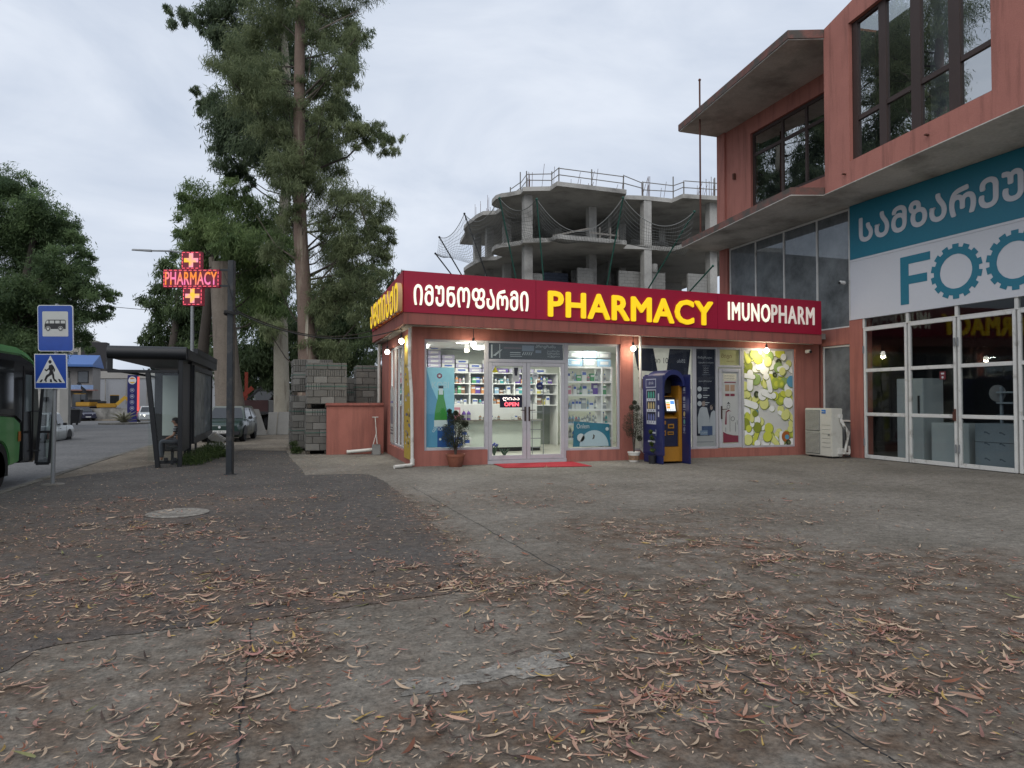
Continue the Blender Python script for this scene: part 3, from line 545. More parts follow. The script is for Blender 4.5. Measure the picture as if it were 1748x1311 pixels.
def migi2(d, P, W, H):
    rect(d, P, .08, .855, .92, .955, 5, 1)
    for i in range(2): d.text('ახალი ფასები', P(.14,.91-.035*i,2), UX, UZ, .34, .045, 0, 1)
    rect(d, P, .14, .825, .86, .84, 0, 2)
    for i in range(2): rect(d, P, .18+.33*i, .71, .46+.33*i, .8, 3, 2); rect(d, P, .18+.33*i, .64, .46+.33*i, .675, 0, 2)
    d.flat([(.02,.0),(.02,.30),(.15,.24),(.35,.2),(.54,.19),(.54,0)], P(0,0,2), UX, UZ, 0)
    # line drawing of two figures
    for (cx, cz_, r) in ((.20,1.0,.055),(.34,.66,.065)):
        for i in range(14):
            a0 = 2*math.pi*i/14; a1 = 2*math.pi*(i+1)/14
            d.flat([(cx+r*math.cos(a0), cz_+r*math.sin(a0)), (cx+r*math.cos(a1), cz_+r*math.sin(a1)), (cx+(r-.012)*math.cos(a1), cz_+(r-.012)*math.sin(a1)), (cx+(r-.012)*math.cos(a0), cz_+(r-.012)*math.sin(a0))], P(0,0,3), UX, UZ, 1)
    d.flat([(.13,1.05),(.2,1.14),(.28,1.05),(.24,1.08),(.16,1.08)], P(0,0,4), UX, UZ, 1); d.flat([(.08,.5),(.11,.86),(.2,.92),(.3,.86),(.22,.88),(.14,.84),(.14,.5)], P(0,0,3), UX, UZ, 0)
    for x, z0, z1 in ((.24,.3,.78),(.42,.3,.56),(.1,.3,.42),(.48,.5,.62)): d.flat([(x,z0),(x+.012,z0),(x+.012,z1),(x,z1)], P(0,0,3), UX, UZ, 1)
poster('door_poster', 'white poster with a red foot and line drawing on the narrow glass door', 11.5, 12.02, .4, 2.42, YP, M['paper'], migi2, [mat('print wine', (.17,.03,.05), .5), M['ptxt_dk'], M['paper'], mat('print tan', (.32,.22,.15), .5), M['paper'], mat('print ivory', (.52,.50,.40), .5)])
def pills(d, P, W, H):
    r = random.Random(12); k = 0; pts = []
    def inside(poly): return [(min(max(a, .0), W), min(max(c, .0), H)) for a, c in poly]
    def ell(cx, cy, rx, ry, ang, n=18): return inside([(cx+rx*math.cos(t)*math.cos(ang)-ry*math.sin(t)*math.sin(ang), cy+rx*math.cos(t)*math.sin(ang)+ry*math.sin(t)*math.cos(ang)) for t in [2*math.pi*i/n for i in range(n)]])
    def caps(cx, cy, L, rr, ang):
        p = [(L*(1 if math.cos(t) > 0 else -1) + rr*math.cos(t), rr*math.sin(t)) for t in [2*math.pi*(i+.5)/16 for i in range(16)]]
        return inside([(cx+x*math.cos(ang)-y*math.sin(ang), cy+x*math.sin(ang)+y*math.cos(ang)) for x, y in p])
    for i in range(120):
        # few blobs towards the right top, dense to the left
        u = r.random()**1.25; v = r.random()
        cx, cy = u*W, v*H; m = r.choices(range(9), (34,14,13,9,9,7,7,3,2))[0]; k += 1
        if r.random() < .72:
            rr = r.uniform(.085,.18) if m != 5 else r.uniform(.065,.10); e = r.uniform(.88,1); a = r.random()*3
            d.flat(ell(cx+.012, cy-.015, rr*1.06, rr*e*1.06, a), P(0,0,k), UX, UZ, 9); d.flat(ell(cx, cy, rr, rr*e, a), P(0,0,k+.5), UX, UZ, m)
            if m in (5, 3, 7): d.flat(ell(cx+rr*.2, cy-rr*.1, rr*.5, rr*.45, a), P(0,0,k+.7), UX, UZ, {5:10,3:2,7:8}[m])
        else:
            a = r.uniform(0, 3.1); L = r.uniform(.12,.24); rr = r.uniform(.06,.105); m = r.choice((0,0,0,1,2))
            d.flat(caps(cx+.012, cy-.015, L*1.03, rr*1.1, a), P(0,0,k), UX, UZ, 9); d.flat(caps(cx, cy, L, rr, a), P(0,0,k+.5), UX, UZ, m)
t = poster('pill_film', 'large window film printed with green yellow and white pills', 12.22, 13.88, .3, 3.0, YP+.005, lucent(mat('film white', (.74,.74,.72), .5, .04), .5), None)
d = MB(); pills(d, lambda a, c, k=0: (12.22+a*1.66, YP+.002-.00022*k, .3+c*2.7), 1.66, 2.7)
d.build('print', cols((.74,.75,.71),(.62,.63,.22),(.52,.55,.07),(.33,.40,.06),(.25,.36,.12),(.035,.045,.02),(.22,.26,.03),(.33,.10,.025),(.10,.28,.40),(.16,.19,.05),(.13,.15,.08)), t)
def strip(d, P, W, H): pass
t = thing('banner_strip', 'narrow yellow banner with small print on the side wall at the shop corner', 'banner', (2.78, 16.7, .15))
d = MB(); d.box((2.775,16.28,.15),(2.79,17.15,3.2)); d.build('sheet', mat('print yellow', (.42,.30,.05), .6, .1, 2, 20), t)
d = MB(); r = random.Random(4)
for i in range(30):
    y = r.uniform(16.45,17.05); z = r.uniform(.3,2.5); d.add([(2.773,y,z),(2.773,y-r.uniform(.05,.25),z),(2.773,y-.1,z+r.uniform(.03,.12)),(2.773,y,z+.05)], [(0,1,2,3)], i % 3)
d.build('print', cols((.5,.5,.5),(.05,.05,.06),(.12,.14,.3)), t)
t = thing('side_poster', 'white poster with rounded top in the side window of the shop', 'poster', (2.83, 19.75, .35), group='printed films on the shop windows')
d = MB(); d.prism([(0,0),(.62,0),(.62,1.5),(.5,1.62),(.12,1.62),(0,1.5)], (2.84,20.05,.36), (0,-1,0), UZ, (.004,0,0)); d.build('sheet', M['paper'], t)
d = MB(); [d.add([(2.837,20.0,z),(2.837,19.5,z),(2.837,19.5,z+h),(2.837,20.0,z+h)], [(0,1,2,3)], m) for z, h, m in ((.6,.05,1),(.7,.04,1),(.78,.03,1),(.9,.5,0),(1.5,.06,2))]; d.build('print', cols((.2,.2,.22),(.1,.1,.12),(.2,.2,.35)), t)
# open sign
t = thing('open_sign', 'black LED sign reading open in red with white script on the left door', 'sign', (5.28, YF+.03, 1.40))
d = MB(); d.box((4.99,YF+.02,1.40),(5.57,YF+.045,1.70)); d.build('panel', mat('led board', (.012,.012,.03), .4), t)
d = MB(); d.text('OPEN', (5.10,YF+.018,1.435), UX, UZ, .38, .095, .004, 0, .02); d.build('lettering', emat('red led', (1,.10,.13), 2.2), t)
d = MB(); d.text('ღიაა', (5.06,YF+.018,1.555), UX, UZ, .44, .10, .004, 0, .0); d.build('lettering', emat('white led', (1,.85,.75), 1.6), t)
def sticker(name, label, x, z, r, cols_, tri=False):
    t = thing(name, label, 'sticker', (x, YF+.07, z))
    d = MB()
    if tri: d.prism([(-r,-r*.8),(r,-r*.8),(0,r)], (x,YF+.075,z), UX, UZ, (0,.003,0))
    else: d.prism([(r*math.cos(2*math.pi*i/20), r*math.sin(2*math.pi*i/20)) for i in range(20)], (x,YF+.075,z), UX, UZ, (0,.003,0))
    d.build('sheet', cols_[0], t); d = MB(); d.text('!' if tri else 'ფარმა', (x-r*.5,YF+.073,z-r*.25), UX, UZ, r*(.25 if tri else 1.), r*.5, 0, 0, .02); d.build('print', cols_[1], t)
sticker('warning_sticker', 'yellow triangular warning sticker at the top of the left door', 4.88, 2.34, .085, (mat('sticker yellow', (.45,.42,.03), .5), M['ptxt_dk']), True)
sticker('round_sticker', 'round navy sticker in the middle of the right door', 6.06, 1.94, .095, (M['navy'], M['ptxt']))
sticker('round_sticker', 'round pale grey sticker near the top of the right door', 5.94, 2.2, .09, (mat('sticker grey', (.42,.45,.46), .5), M['ptxt_dk']))
t = thing('cup_poster', 'small white poster with a black cup at the top of the left door', 'poster', (5.43, YF+.07, 2.1)); d = MB(); d.box((5.34,YF+.074,2.05),(5.52,YF+.078,2.42)); d.build('sheet', M['paper'], t)
d = MB(); d.flat([(.05,.15),(.12,.15),(.145,.35),(.03,.35)], (5.34,YF+.072,2.05), UX, UZ, 0); d.build('print', M['ptxt_dk'], t)

# ------------------------------------------------------------------ shop interior
for i, (x, y) in enumerate([(4.4,17.6),(6.3,17.4),(5.4,19.6),(7.6,16.45),(7.2,19.6),(9.6,17.2),(11.8,18.6),(3.7,19.6)]):  # lamps by the display and behind the film are placed to brighten them
    t = thing('ceiling_lamp', 'round white ceiling lamp glowing inside the pharmacy', 'lamp', (x, y, 3.2), group='round ceiling lamps inside the pharmacy')
    d = MB(); d.lathe([(.17,0),(.19,-.03),(.17,-.09),(.05,-.11),(.01,-.11)], (x,y,3.2), 20); d.build('diffuser', M['ceil_lamp'], t, smooth=True)
    l = bpy.data.lights.new('lamp_light', 'AREA'); l.shape = 'DISK'; l.size = .34; l.energy = 31; l.color = (1, .99, .92)
    o = bpy.data.objects.new('lamp_light', l); C.objects.link(o); o.location = (0, 0, -.13); o.parent = t
sh = thing('wall_shelving', 'long white wall shelving behind the pharmacy counter', 'shelving', (5.8, 21.2, .1))
d = MB()
for z in (1.42,1.78,2.11,2.45): d.box((3.2,20.75,z-.02),(8.4,21.4,z+.01))
d.build('shelf', M['white'], sh)
for i in range(8): d = MB(); d.box((3.2+.742*i-.018,20.74,.1),(3.2+.742*i+.018,21.4,2.43)); d.build('upright', M['white'], sh)
d = MB(); d.box((3.2,21.39,.1),(8.4,21.42,2.43)); d.build('back_panel', mat('shelf back', (.22,.25,.22), .8), sh)
cn = thing('shop_counter', 'white pharmacy counter with a dark ledge facing the doors', 'counter', (5.6, 18.9, .1))
d = MB(); d.box((3.95,18.75,.22),(7.05,18.85,.98)); d.build('front_panel', M['offwhite'], cn)
d = MB(); d.box((3.95,18.8,.1),(7.05,18.9,.22)); d.build('plinth', M['black'], cn)
d = MB(); d.box((3.9,18.55,.985),(7.1,19.1,1.02)); d.build('ledge', mat('counter ledge', (.16,.15,.13), .5), cn)
d = MB(); d.box((3.95,19.1,1.02),(7.05,19.16,1.46)); d.build('screen_panel', M['white'], cn)
d = MB(); d.box((3.95,19.16,1.44),(7.05,19.6,1.47)); d.build('worktop', M['white'], cn)
rs = thing('display_shelving', 'white display shelving standing right behind the right window', 'shelving', (7.6, 16.9, .1))
d = MB()
for z in (.56,.95,1.33,1.72,2.07,2.46): d.box((6.98,16.55,z-.03),(8.27,16.95,z+.02))
d.build('shelf', M['white'], rs)
for x in (6.95,7.98,8.27): d = MB(); d.box((x-.02,16.54,.1),(x+.02,16.96,2.48)); d.build('upright', M['white'], rs)
# goods: one mesh per kind of pack, copies share it
def proto_bottle():
    d = MB(); d.lathe([(.028,0),(.03,.01),(.03,.10),(.012,.125),(.012,.13)], n=10); c = MB(); c.lathe([(.014,.13),(.014,.155),(.004,.157)], n=8)
    return d, c
goods_cols = {'white':(.6,.6,.58),'pale blue':(.25,.38,.5),'pink':(.5,.2,.25),'orange':(.5,.2,.06),'green':(.06,.26,.1),'yellow':(.5,.45,.08),'purple':(.10,.04,.25),'brown':(.2,.1,.05),'teal':(.05,.3,.3),'blue':(.04,.09,.35),'grey':(.28,.3,.3),'lilac':(.36,.33,.45)}
GM = {k: mat('pack '+k, v, .5, .06, 6, 40) for k, v in goods_cols.items()}
me_cache = {}
def good(kind, colr, x, y, z, w, h, dpt, label, group, rz=0.):
    key = (kind, colr)
    o = None
    if key not in me_cache:
        d = MB()
        if kind == 'box':
            d.box((-.5,-.5,0),(.5,.5,1)); d.box((-.42,-.503,.55),(.42,-.5,.8), 1)
        elif kind == 'bottle':
            d.lathe([(.48,0),(.5,.04),(.5,.62),(.2,.8),(.2,.84)], n=12); d.lathe([(.24,.84),(.24,.99),(.05,1)], n=10, m=1); d.lathe([(.503,.18),(.503,.5)], n=12, m=2)
        elif kind == 'pack':
            d.add([(sx*.5*k, sy*.5*k, z_) for z_, k in ((0,.9),(.12,1),(.88,1),(1,.9)) for sx, sy in ((-1,-1),(1,-1),(1,1),(-1,1))], [(3,2,1,0),(12,13,14,15)] + [(4*i+j, 4*i+(j+1)%4, 4*i+4+(j+1)%4, 4*i+4+j) for i in range(3) for j in range(4)])
            d.add([(-.3,-.502,.3),(.3,-.502,.3),(.3,-.502,.7),(-.3,-.502,.7)], [(0,1,2,3)], 1)
        o = d.build({'box':'medicine_box','bottle':'bottle','pack':'nappy_pack'}[kind], [GM[colr], GM['white' if colr != 'white' else 'blue'], GM['grey' if colr != 'grey' else 'white']], local=True)
        me_cache[key] = o.data
    else:
        o = bpy.data.objects.new({'box':'medicine_box','bottle':'bottle','pack':'nappy_pack'}[kind], me_cache[key]); C.objects.link(o)
    o.location = (x, y, z); o.scale = (w, dpt, h); o.rotation_euler = (0, 0, rz)
    return tag(o, label, {'box':'box','bottle':'bottle','pack':'pack'}[kind], group)
r = random.Random(8)
ROW = {1.43:'counter-height', 1.79:'middle', 2.12:'upper'}
for z, rn in ROW.items():
    x = 3.3
    while x < 8.2:
        k = r.choice(('box','box','bottle','bottle')); c = r.choices(list(goods_cols), (9,3,2,3,3,2,1,2,2,1,3,0))[0]
        wd = r.uniform(.09,.17) if k == 'box' else r.uniform(.07,.11); h = r.uniform(.12,.28)
        if all(abs(x - (3.2+.742*i)) > .08 for i in range(8)):
            good(k, c, x, 20.9+r.uniform(-.05,.05), z+.001, wd, h, min(wd,.12), f'small {c} {k} on the {rn} wall shelf behind the counter', f'{c} {k} goods on the {rn} wall shelf')
        x += wd*r.uniform(1.0,1.18)
COLN = ['first','second','third','fourth','fifth','sixth','seventh','eighth','ninth','tenth','eleventh','twelfth']
x = 3.42
for i, n in enumerate((5,4,6,4,3,2,3,1,1,1,1)):
    for k in range(n):
        good('pack', r.choice(('lilac','lilac','white')) if i != 7 else 'purple', x, 20.95, 2.461+.135*k, .40, .13, .3, f'nappy pack {k+1} from the bottom in the {COLN[i]} stack on the wall shelf', 'nappy packs stacked on top of the wall shelving', r.uniform(-.05,.05))
    x += .44
DN = {.56:'lowest',.95:'second lowest',1.33:'middle',1.72:'second highest',2.07:'highest'}
for z, rn in DN.items():
    x = 7.05
    while x < 8.2:
        k = 'bottle' if z < 1 or r.random() < .4 else 'box'; c = r.choices(list(goods_cols), (8,3,1,1,2,1,1,1,2,2,4,0))[0]; wd = r.uniform(.08,.2) if k == 'box' else r.uniform(.06,.085)
        h = r.uniform(.16,.31)
        if abs(x-7.98) > .06 and x+wd/2 < 8.25: good(k, c, x, 16.75, z+.021, wd, h, min(wd,.16), f'{c} {k} on the {rn} shelf of the display behind the right window', f'{c} {k} goods on the {rn} display shelf')
        x += wd*r.uniform(1.05,1.3)
for i in range(6): good('pack', 'grey' if i % 2 else 'pale blue', 7.25+.42*(i % 3), 16.78, 2.481+.21*(i//3), .40, .20, .3, f'{["left","middle","right"][i % 3]} bundle in the {["lower","upper"][i//3]} row on top of the display shelving', 'bundles on top of the display shelving')
for i in range(2): good('bottle', 'purple', 4.72+.14*i, 18.72, 1.021, .12, .30, .12, ('left' if i == 0 else 'right')+' purple bottle with blue cap on the counter ledge', 'purple bottles on the ledge')
good('box', 'pink', 4.4, 18.75, 1.021, .4, .36, .2, 'pink gift pack standing on the counter ledge beside purple bottles', 'counter goods')
for i in range(9): good(r.choice(('box','bottle')), r.choice(('brown','grey','white')), 5.2+.11*i+(.3 if i > 5 else 0), 18.72, 1.021, .08, r.uniform(.08,.16), .08, f'{COLN[i]} small item from the left on the counter ledge', 'small items on the counter ledge')
for i, (x, z, c) in enumerate(((4.15,.101,'pale blue'),(4.4,.101,'blue'),(4.65,.101,'white'),(4.2,.33,'pale blue'),(4.45,.33,'blue'),(4.7,.33,'white'),(4.3,.56,'white'),(4.62,.56,'white'))):
    good('pack', c, x, 18.4, z, .25, .22, .25, f'{c} nappy pack on the shop floor, {["bottom left","bottom middle","bottom right","middle left","centre","middle right","top left","top right"][i]} of the pile', 'nappy packs piled on the shop floor')
t = thing('baby_poster', 'teal cardboard poster for nappies leaning behind the right window', 'poster', (7.55, 16.45, .4)); d = MB(); d.hexa([(7.08,16.42,.36),(8.16,16.42,.36),(8.16,16.43,.36),(7.08,16.43,.36),(7.12,16.44,1.03),(8.14,16.44,.95),(8.14,16.45,.95),(7.12,16.45,1.03)]); d.build('sheet', mat('print teal', (.03,.17,.25), .5), t)
d = MB(); d.flat([(.42*math.cos(a), .42*math.sin(a)) for a in [math.pi*i/18 for i in range(19)]], (7.68,16.41,.37), UX, UZ, 0); d.text('Önlem', (7.18,16.41,.84), UX, UZ, .36, .15, 0, 1); d.disc((7.3,16.41,.6), UX, UZ, .11, 1, 12); d.disc((8.06,16.41,.82), UX, UZ, .05, 1, 10); d.flat([(0,0),(.06,.02),(.08,.1),(.03,.14),(.03,.06)], (7.62,16.405,.55), UX, UZ, 2); d.build('print', cols((.45,.55,.6),(.6,.62,.62),(.08,.06,.05)), t)
t = thing('wire_rack', 'narrow wire display rack inside the right door', 'rack', (6.5, 17.4, .1))
d = MB()
for x in (6.3,6.62): d.tube([(x,17.4,.1),(x,17.4,1.9)], .012, 6)
for i in range(7): d.tube([(6.3,17.4,.3+.24*i),(6.62,17.4,.3+.24*i)], .008, 6); d.tube([(6.3,17.6,.3+.24*i),(6.62,17.6,.3+.24*i)], .008, 6); d.tube([(6.3,17.4,.3+.24*i),(6.3,17.6,.3+.24*i)], .006, 6)
d.build('frame', M['galv'], t)
# ------------------------------------------------------------------ plants
def leafcloud(n, seed, pts, L=(.05,.1), W=.25, cols_=((.035,.06,.03),(.06,.08,.045)), droop=.2, jit=None):
    g = np.random.default_rng(seed); pts = np.array(pts, np.float32); idx = g.integers(0, len(pts), n); rad = pts[idx, 3:4]
    v = g.normal(size=(n,3)); v /= np.linalg.norm(v, axis=1, keepdims=True); c = pts[idx,:3] + v*rad*np.cbrt(g.random((n,1)))
    d = g.normal(size=(n,3)); d[:,2] -= droop*2; d /= np.linalg.norm(d, axis=1, keepdims=True); s = np.cross(d, g.normal(size=(n,3))); s /= np.linalg.norm(s, axis=1, keepdims=True)
    Ln = g.uniform(*L, n); t_ = g.random((n,1)); col = np.array(cols_[0])*(1-t_) + np.array(cols_[1])*t_
    return c.astype(np.float32), d.astype(np.float32), s.astype(np.float32), Ln.astype(np.float32), (Ln*W).astype(np.float32), col.astype(np.float32)
t = thing('potted_shrub', 'dense grey-green shrub in a terracotta pot in front of the left window', 'potted plant', (3.79, 15.83, 0))
d = MB(); d.lathe([(.15,.0),(.16,.01),(.215,.24),(.23,.245),(.235,.30),(.21,.30),(.20,.26),(.01,.25)], (3.79,15.83,.005), 24); d.build('pot', M['terracotta'], t, smooth=True)
d = MB(); [d.tube([(3.79,15.83,.25),(3.79+a*.4,15.83+b*.4,.55),(3.79+a,15.83+b,.95)], [.018,.012,.005], 6) for a, b in ((0,0),(.14,.05),(-.14,.03),(.05,-.1),(-.07,.1))]; d.build('stem', M['bark_dk'], t)
pts = [(3.79+dx,15.83+dy,z,rr) for dx,dy,z,rr in ((-.1,0,.55,.12),(.1,0,.55,.12),(-.2,.02,.7,.12),(.18,0,.7,.13),(0,.05,.75,.16),(-.22,0,.9,.1),(.2,.02,.92,.12),(0,-.05,.95,.15),(-.1,0,1.08,.1),(.12,0,1.12,.1),(-.13,.02,1.22,.07),(.02,0,1.18,.1),(-.15,0,1.32,.05),(.0,0,1.28,.05),(.24,0,1.02,.07))]
quads('foliage', *leafcloud(11000, 3, [(a,b,c,q*1.2) for a,b,c,q in pts], (.018,.042), .3, ((.028,.042,.026),(.085,.095,.06)), -.35), M['leaf'], t, tuple(t.location))
t = thing('potted_shrub', 'thin feathery shrub in a paint bucket at the salmon pier', 'potted plant', (8.42, 15.6, 0))
d = MB(); d.lathe([(.12,0),(.125,.01),(.15,.22),(.165,.225),(.165,.26),(.15,.26),(.14,.23),(.01,.22)], (8.42,15.6,.005), 20); d.lathe([(.131,.05),(.146,.17)], (8.42,15.6,.005), 20, 1); d.build('bucket', [M['pipe'], mat('bucket label', (.22,.13,.08), .6, .5, 9, 20)], t, smooth=True)
d = MB(); [d.tube([(8.42,15.6,.22),(8.42+a*.4,15.6+b,.7),(8.42+a,15.6+b,1.25)], [.015,.01,.004], 6) for a, b in ((0,0),(.12,.02),(-.12,0),(.05,-.05))]; d.build('stem', M['bark_dk'], t)
pts = [(8.42+dx,15.6+dy,z,rr) for dx,dy,z,rr in ((-.1,0,.75,.1),(.1,0,.72,.1),(-.2,0,.9,.11),(.16,0,.9,.12),(0,0,.95,.16),(-.15,0,1.1,.12),(.14,0,1.12,.12),(0,0,1.25,.12),(.1,0,1.38,.07),(-.06,0,1.4,.06),(.02,0,1.52,.05),(.17,0,.6,.06))]
quads('foliage', *leafcloud(8500, 5, [(a,b,c,q*1.25) for a,b,c,q in pts], (.016,.045), .2, ((.028,.036,.026),(.07,.075,.05)), -.3), M['leaf'], t, tuple(t.location))
t = thing('potted_plant', 'small leggy plant in a black pot between the bucket and the kiosk', 'potted plant', (8.60, 15.0, 0))
d = MB(); d.lathe([(.08,0),(.1,.2),(.09,.2),(.01,.18)], (8.60,15.0,.005), 14); d.build('pot', M['black'], t, smooth=True)
quads('foliage', *leafcloud(170, 6, [(8.6,15,.35,.06),(8.58,15,.5,.06),(8.6,15,.65,.06),(8.56,15,.8,.05)], (.05,.1), .5, ((.03,.06,.02),(.12,.16,.03))), M['leaf'], t, tuple(t.location))
for x, lab, cc in ((4.98,'blue flowering plant in a dish behind the left door','f'),(5.25,'low spiky succulent in a dish behind the left door','s')):
    t = thing('indoor_plant', lab, 'potted plant', (x, 16.6, .1)); d = MB(); d.lathe([(.09,0),(.11,.05),(.01,.05)], (x,16.6,.1), 14); d.build('dish', M['black'], t)
    d = MB()
    for i in range(11):
        a = 2*math.pi*i/11; h = .32 if cc == 'f' else .2; q = .12 if cc == 'f' else .15
        d.tube([(x,16.6,.15),(x+q*.5*math.cos(a),16.6+q*.5*math.sin(a),.15+h*.6),(x+q*math.cos(a),16.6+q*math.sin(a),.15+h)], [.012,.016,.002], 4)
    d.build('leaves', mat('indoor leaf', (.05,.10,.06), .5, .2), t)
    if cc == 'f': d = MB(); [d.ball((x-.06+.03*i,16.56,.42+.03*(i % 3)), .03, 0, 8, 6) for i in range(5)]; d.build('flower', mat('blue petals', (.08,.10,.40), .6), t)
# ------------------------------------------------------------------ vending kiosk
kx0, kx1, ky = 8.69, 9.44, 14.63
t = thing('vending_kiosk', 'navy vending kiosk with an amber arched niche and lit screen', 'kiosk', (9.06, 15.1, 0))
d = MB(); d.box((kx0,ky,.22),(kx0+.05,15.62,2.2)); d.box((kx0+.01,ky+.05,.01),(kx0+.05,15.6,.22)); d.build('side_panel', M['navy'], t, bevel=.01)
d = MB(); d.box((kx1-.04,ky-.06,.01),(kx1,15.6,2.22)); d.build('side_panel', M['navy'], t, bevel=.01)
d = MB(); d.box((kx0+.1,15.6,.28),(9.98,15.72,2.24)); d.build('back_panel', M['navy'], t, bevel=.01)
x0, x1 = kx0+.052, kx1-.042; cx = (x0+x1)/2; hw = (x1-x0)/2
arch = [(-hw,1.95)] + [(-hw*math.cos(math.pi*i/14), 1.98+.36*math.sin(math.pi*i/14)) for i in range(15)] + [(hw,1.95)]
inner = [(-hw+.07,1.93)] + [(-(hw-.07)*math.cos(math.pi*i/14), 1.95+.27*math.sin(math.pi*i/14)) for i in range(15)] + [(hw-.07,1.93)]
d = MB()
for i in range(len(arch)-1): 
    a, b, c_, e = arch[i], arch[i+1], inner[i+1], inner[i]
    d.hexa([(cx+a[0],14.75,a[1]),(cx+b[0],14.75,b[1]),(cx+b[0],15.6,b[1]),(cx+a[0],15.6,a[1]),(cx+e[0],14.75,e[1]),(cx+c_[0],14.75,c_[1]),(cx+c_[0],15.6,c_[1]),(cx+e[0],15.6,e[1])])
d.build('arch', M['navy'], t)
d = MB(); d.box((x0,15.45,.02),(x1,15.59,2.2)); d.build('niche_back', M['navy_dk'], t)
d = MB(); d.box((x1-.10,14.9,.05),(x1-.002,15.45,1.95)); d.box((x0+.0,14.86,.06),(x1-.10,15.0,.42)); d.box((x0,14.98,1.12),(x1-.1,15.44,1.16)); d.hexa([(x0,15.05,1.16),(x1-.1,15.05,1.16),(x1-.1,15.44,1.16),(x0,15.44,1.16),(x0,15.3,1.3),(x1-.1,15.3,1.3),(x1-.1,15.44,1.3),(x0,15.44,1.3)]); d.box((x0,15.2,1.66),(x1-.1,15.44,1.69))
d.prism([(p[0]*.98, p[1]) for p in inner] , (cx,15.40,0), UX, UZ, (0,.04,0))
d.build('niche_trim', M['amber'], t, bevel=.006)
d = MB(); d.box((x0,14.93,.43),(x1-.11,15.02,1.12)); d.build('lower_panel', M['navy_dk'], t)
d = MB(); d.hexa([(x0+.24,14.98,1.28),(x0+.56,14.98,1.28),(x0+.56,15.18,1.28),(x0+.24,15.18,1.28),(x0+.24,15.07,1.64),(x0+.56,15.07,1.64),(x0+.56,15.2,1.64),(x0+.24,15.2,1.64)]); d.build('screen_housing', M['black'], t)
def sp(u, v): return (x0+.275+.25*u, 14.978+.09*((.035+.28*v)/.36), 1.315+.28*v)
d = MB(); Q = lambda a0,c0,a1,c1,m,k=0: d.add([tuple(np.array(sp(a,c))-np.array((0,.002+.001*k,0))) for a, c in ((a0,c0),(a1,c0),(a1,c1),(a0,c1))], [(0,1,2,3)], m)
Q(0,0,1,1,0); Q(.03,.2,.45,.42,1,1); Q(.03,.46,.45,.66,1,1); Q(.5,.6,.95,.9,2,1); Q(.03,.7,.45,.8,3,1); [Q(.1+.22*i,.05,.22+.22*i,.13,4,1) for i in range(4)]; Q(.5,.2,.95,.55,5,1)
d.build('screen', [emat('screen white', (.75,.8,.85), .95), emat('screen orange', (.9,.28,.04), .9), emat('screen blue', (.1,.3,.7), .7), emat('screen green', (.4,.6,.2), .7), M['black'], emat('screen pale', (.6,.68,.8), .9)], t)
d = MB(); d.box((x0+.34,15.25,1.76),(x0+.56,15.44,2.10)); d.build('upper_monitor', M['black'], t)
d = MB(); d.box((x0+.26,14.91,.88),(x0+.43,14.93,.99)).box((x0+.25,14.91,.72),(x0+.42,14.93,.80)).box((x0+.11,14.91,.70),(x0+.2,14.93,.83)).box((x0+.14,14.91,.98),(x0+.2,14.93,1.07)).box((x0+.02,14.91,.93),(x0+.05,14.93,1.05)); d.build('slot', M['amber'], t)
d = MB(); d.box((x0+.29,14.905,.91),(x0+.4,14.911,.96)).box((x0+.27,14.905,.745),(x0+.4,14.911,.775)).box((x0+.14,14.905,.74),(x0+.17,14.911,.79)); d.build('slot_opening', M['black'], t)
# picture side, left face
X = kx0-.002
d = MB()
def lq(y0, z0, y1, z1, m, k=0): d.add([(X-.0015*k,y0,z0),(X-.0015*k,y1,z0),(X-.0015*k,y1,z1),(X-.0015*k,y0,z1)], [(0,1,2,3)], m)
lq(15.45,1.9,14.95,2.12,1,1); lq(15.43,1.92,14.97,2.10,0,2); lq(15.42,.98,14.95,1.85,1,1); lq(15.40,1.0,14.97,1.83,2,2)
for j, (zz, mm) in enumerate(((1.63,3),(1.36,4),(1.07,5))):
    lq(15.4,zz-.07,14.97,zz-.0,1,3)
    for i in range(3):
        y = 15.30-.12*i; d.flat([(-.035,0),(.035,0),(.04,.1),(.02,.16),(-.02,.16),(-.04,.1)], (X-.006,y,zz+.01), (0,-1,0), UZ, mm); lq(y+.015,zz-.05,y-.015,zz-.02,2,4)
for z0, z1 in ((1.58,1.75),(1.36,1.46),(1.17,1.3)): lq(14.86,z0,14.80,z1,1,1)
lq(15.3,.75,14.98,.79,1,1); lq(14.97,.7,14.955,.86,1,1); lq(15.35,.52,15.0,.57,1,1); d.text('drink', (X-.006,15.3,1.98), (0,-1,0), UZ, .24, .08, 0, 1)
d.build('print', [M['navy']] + cols((.40,.42,.48),(.012,.014,.03),(.05,.26,.20),(.40,.32,.16),(.12,.14,.30)), t)
X = kx1-.042
d = MB()
for z, mm in ((1.86,1),(1.62,1),(1.44,1),(1.24,4),(1.05,3),(.86,5)): d.flat([(.045*math.cos(2*math.pi*i/14), .065*math.sin(2*math.pi*i/14)) for i in range(14)] if z < 1.3 else [(-.05,-.05),(.05,-.05),(.05,.05),(-.05,.05)], (X-.002,14.8,z), (0,-1,0), UZ, mm); lq(14.86,z-.1,14.74,z-.085,1,1)
d.build('print', [M['navy']] + cols((.25,.27,.33),(.012,.014,.03),(.12,.26,.24),(.40,.32,.16),(.18,.20,.30)), t)
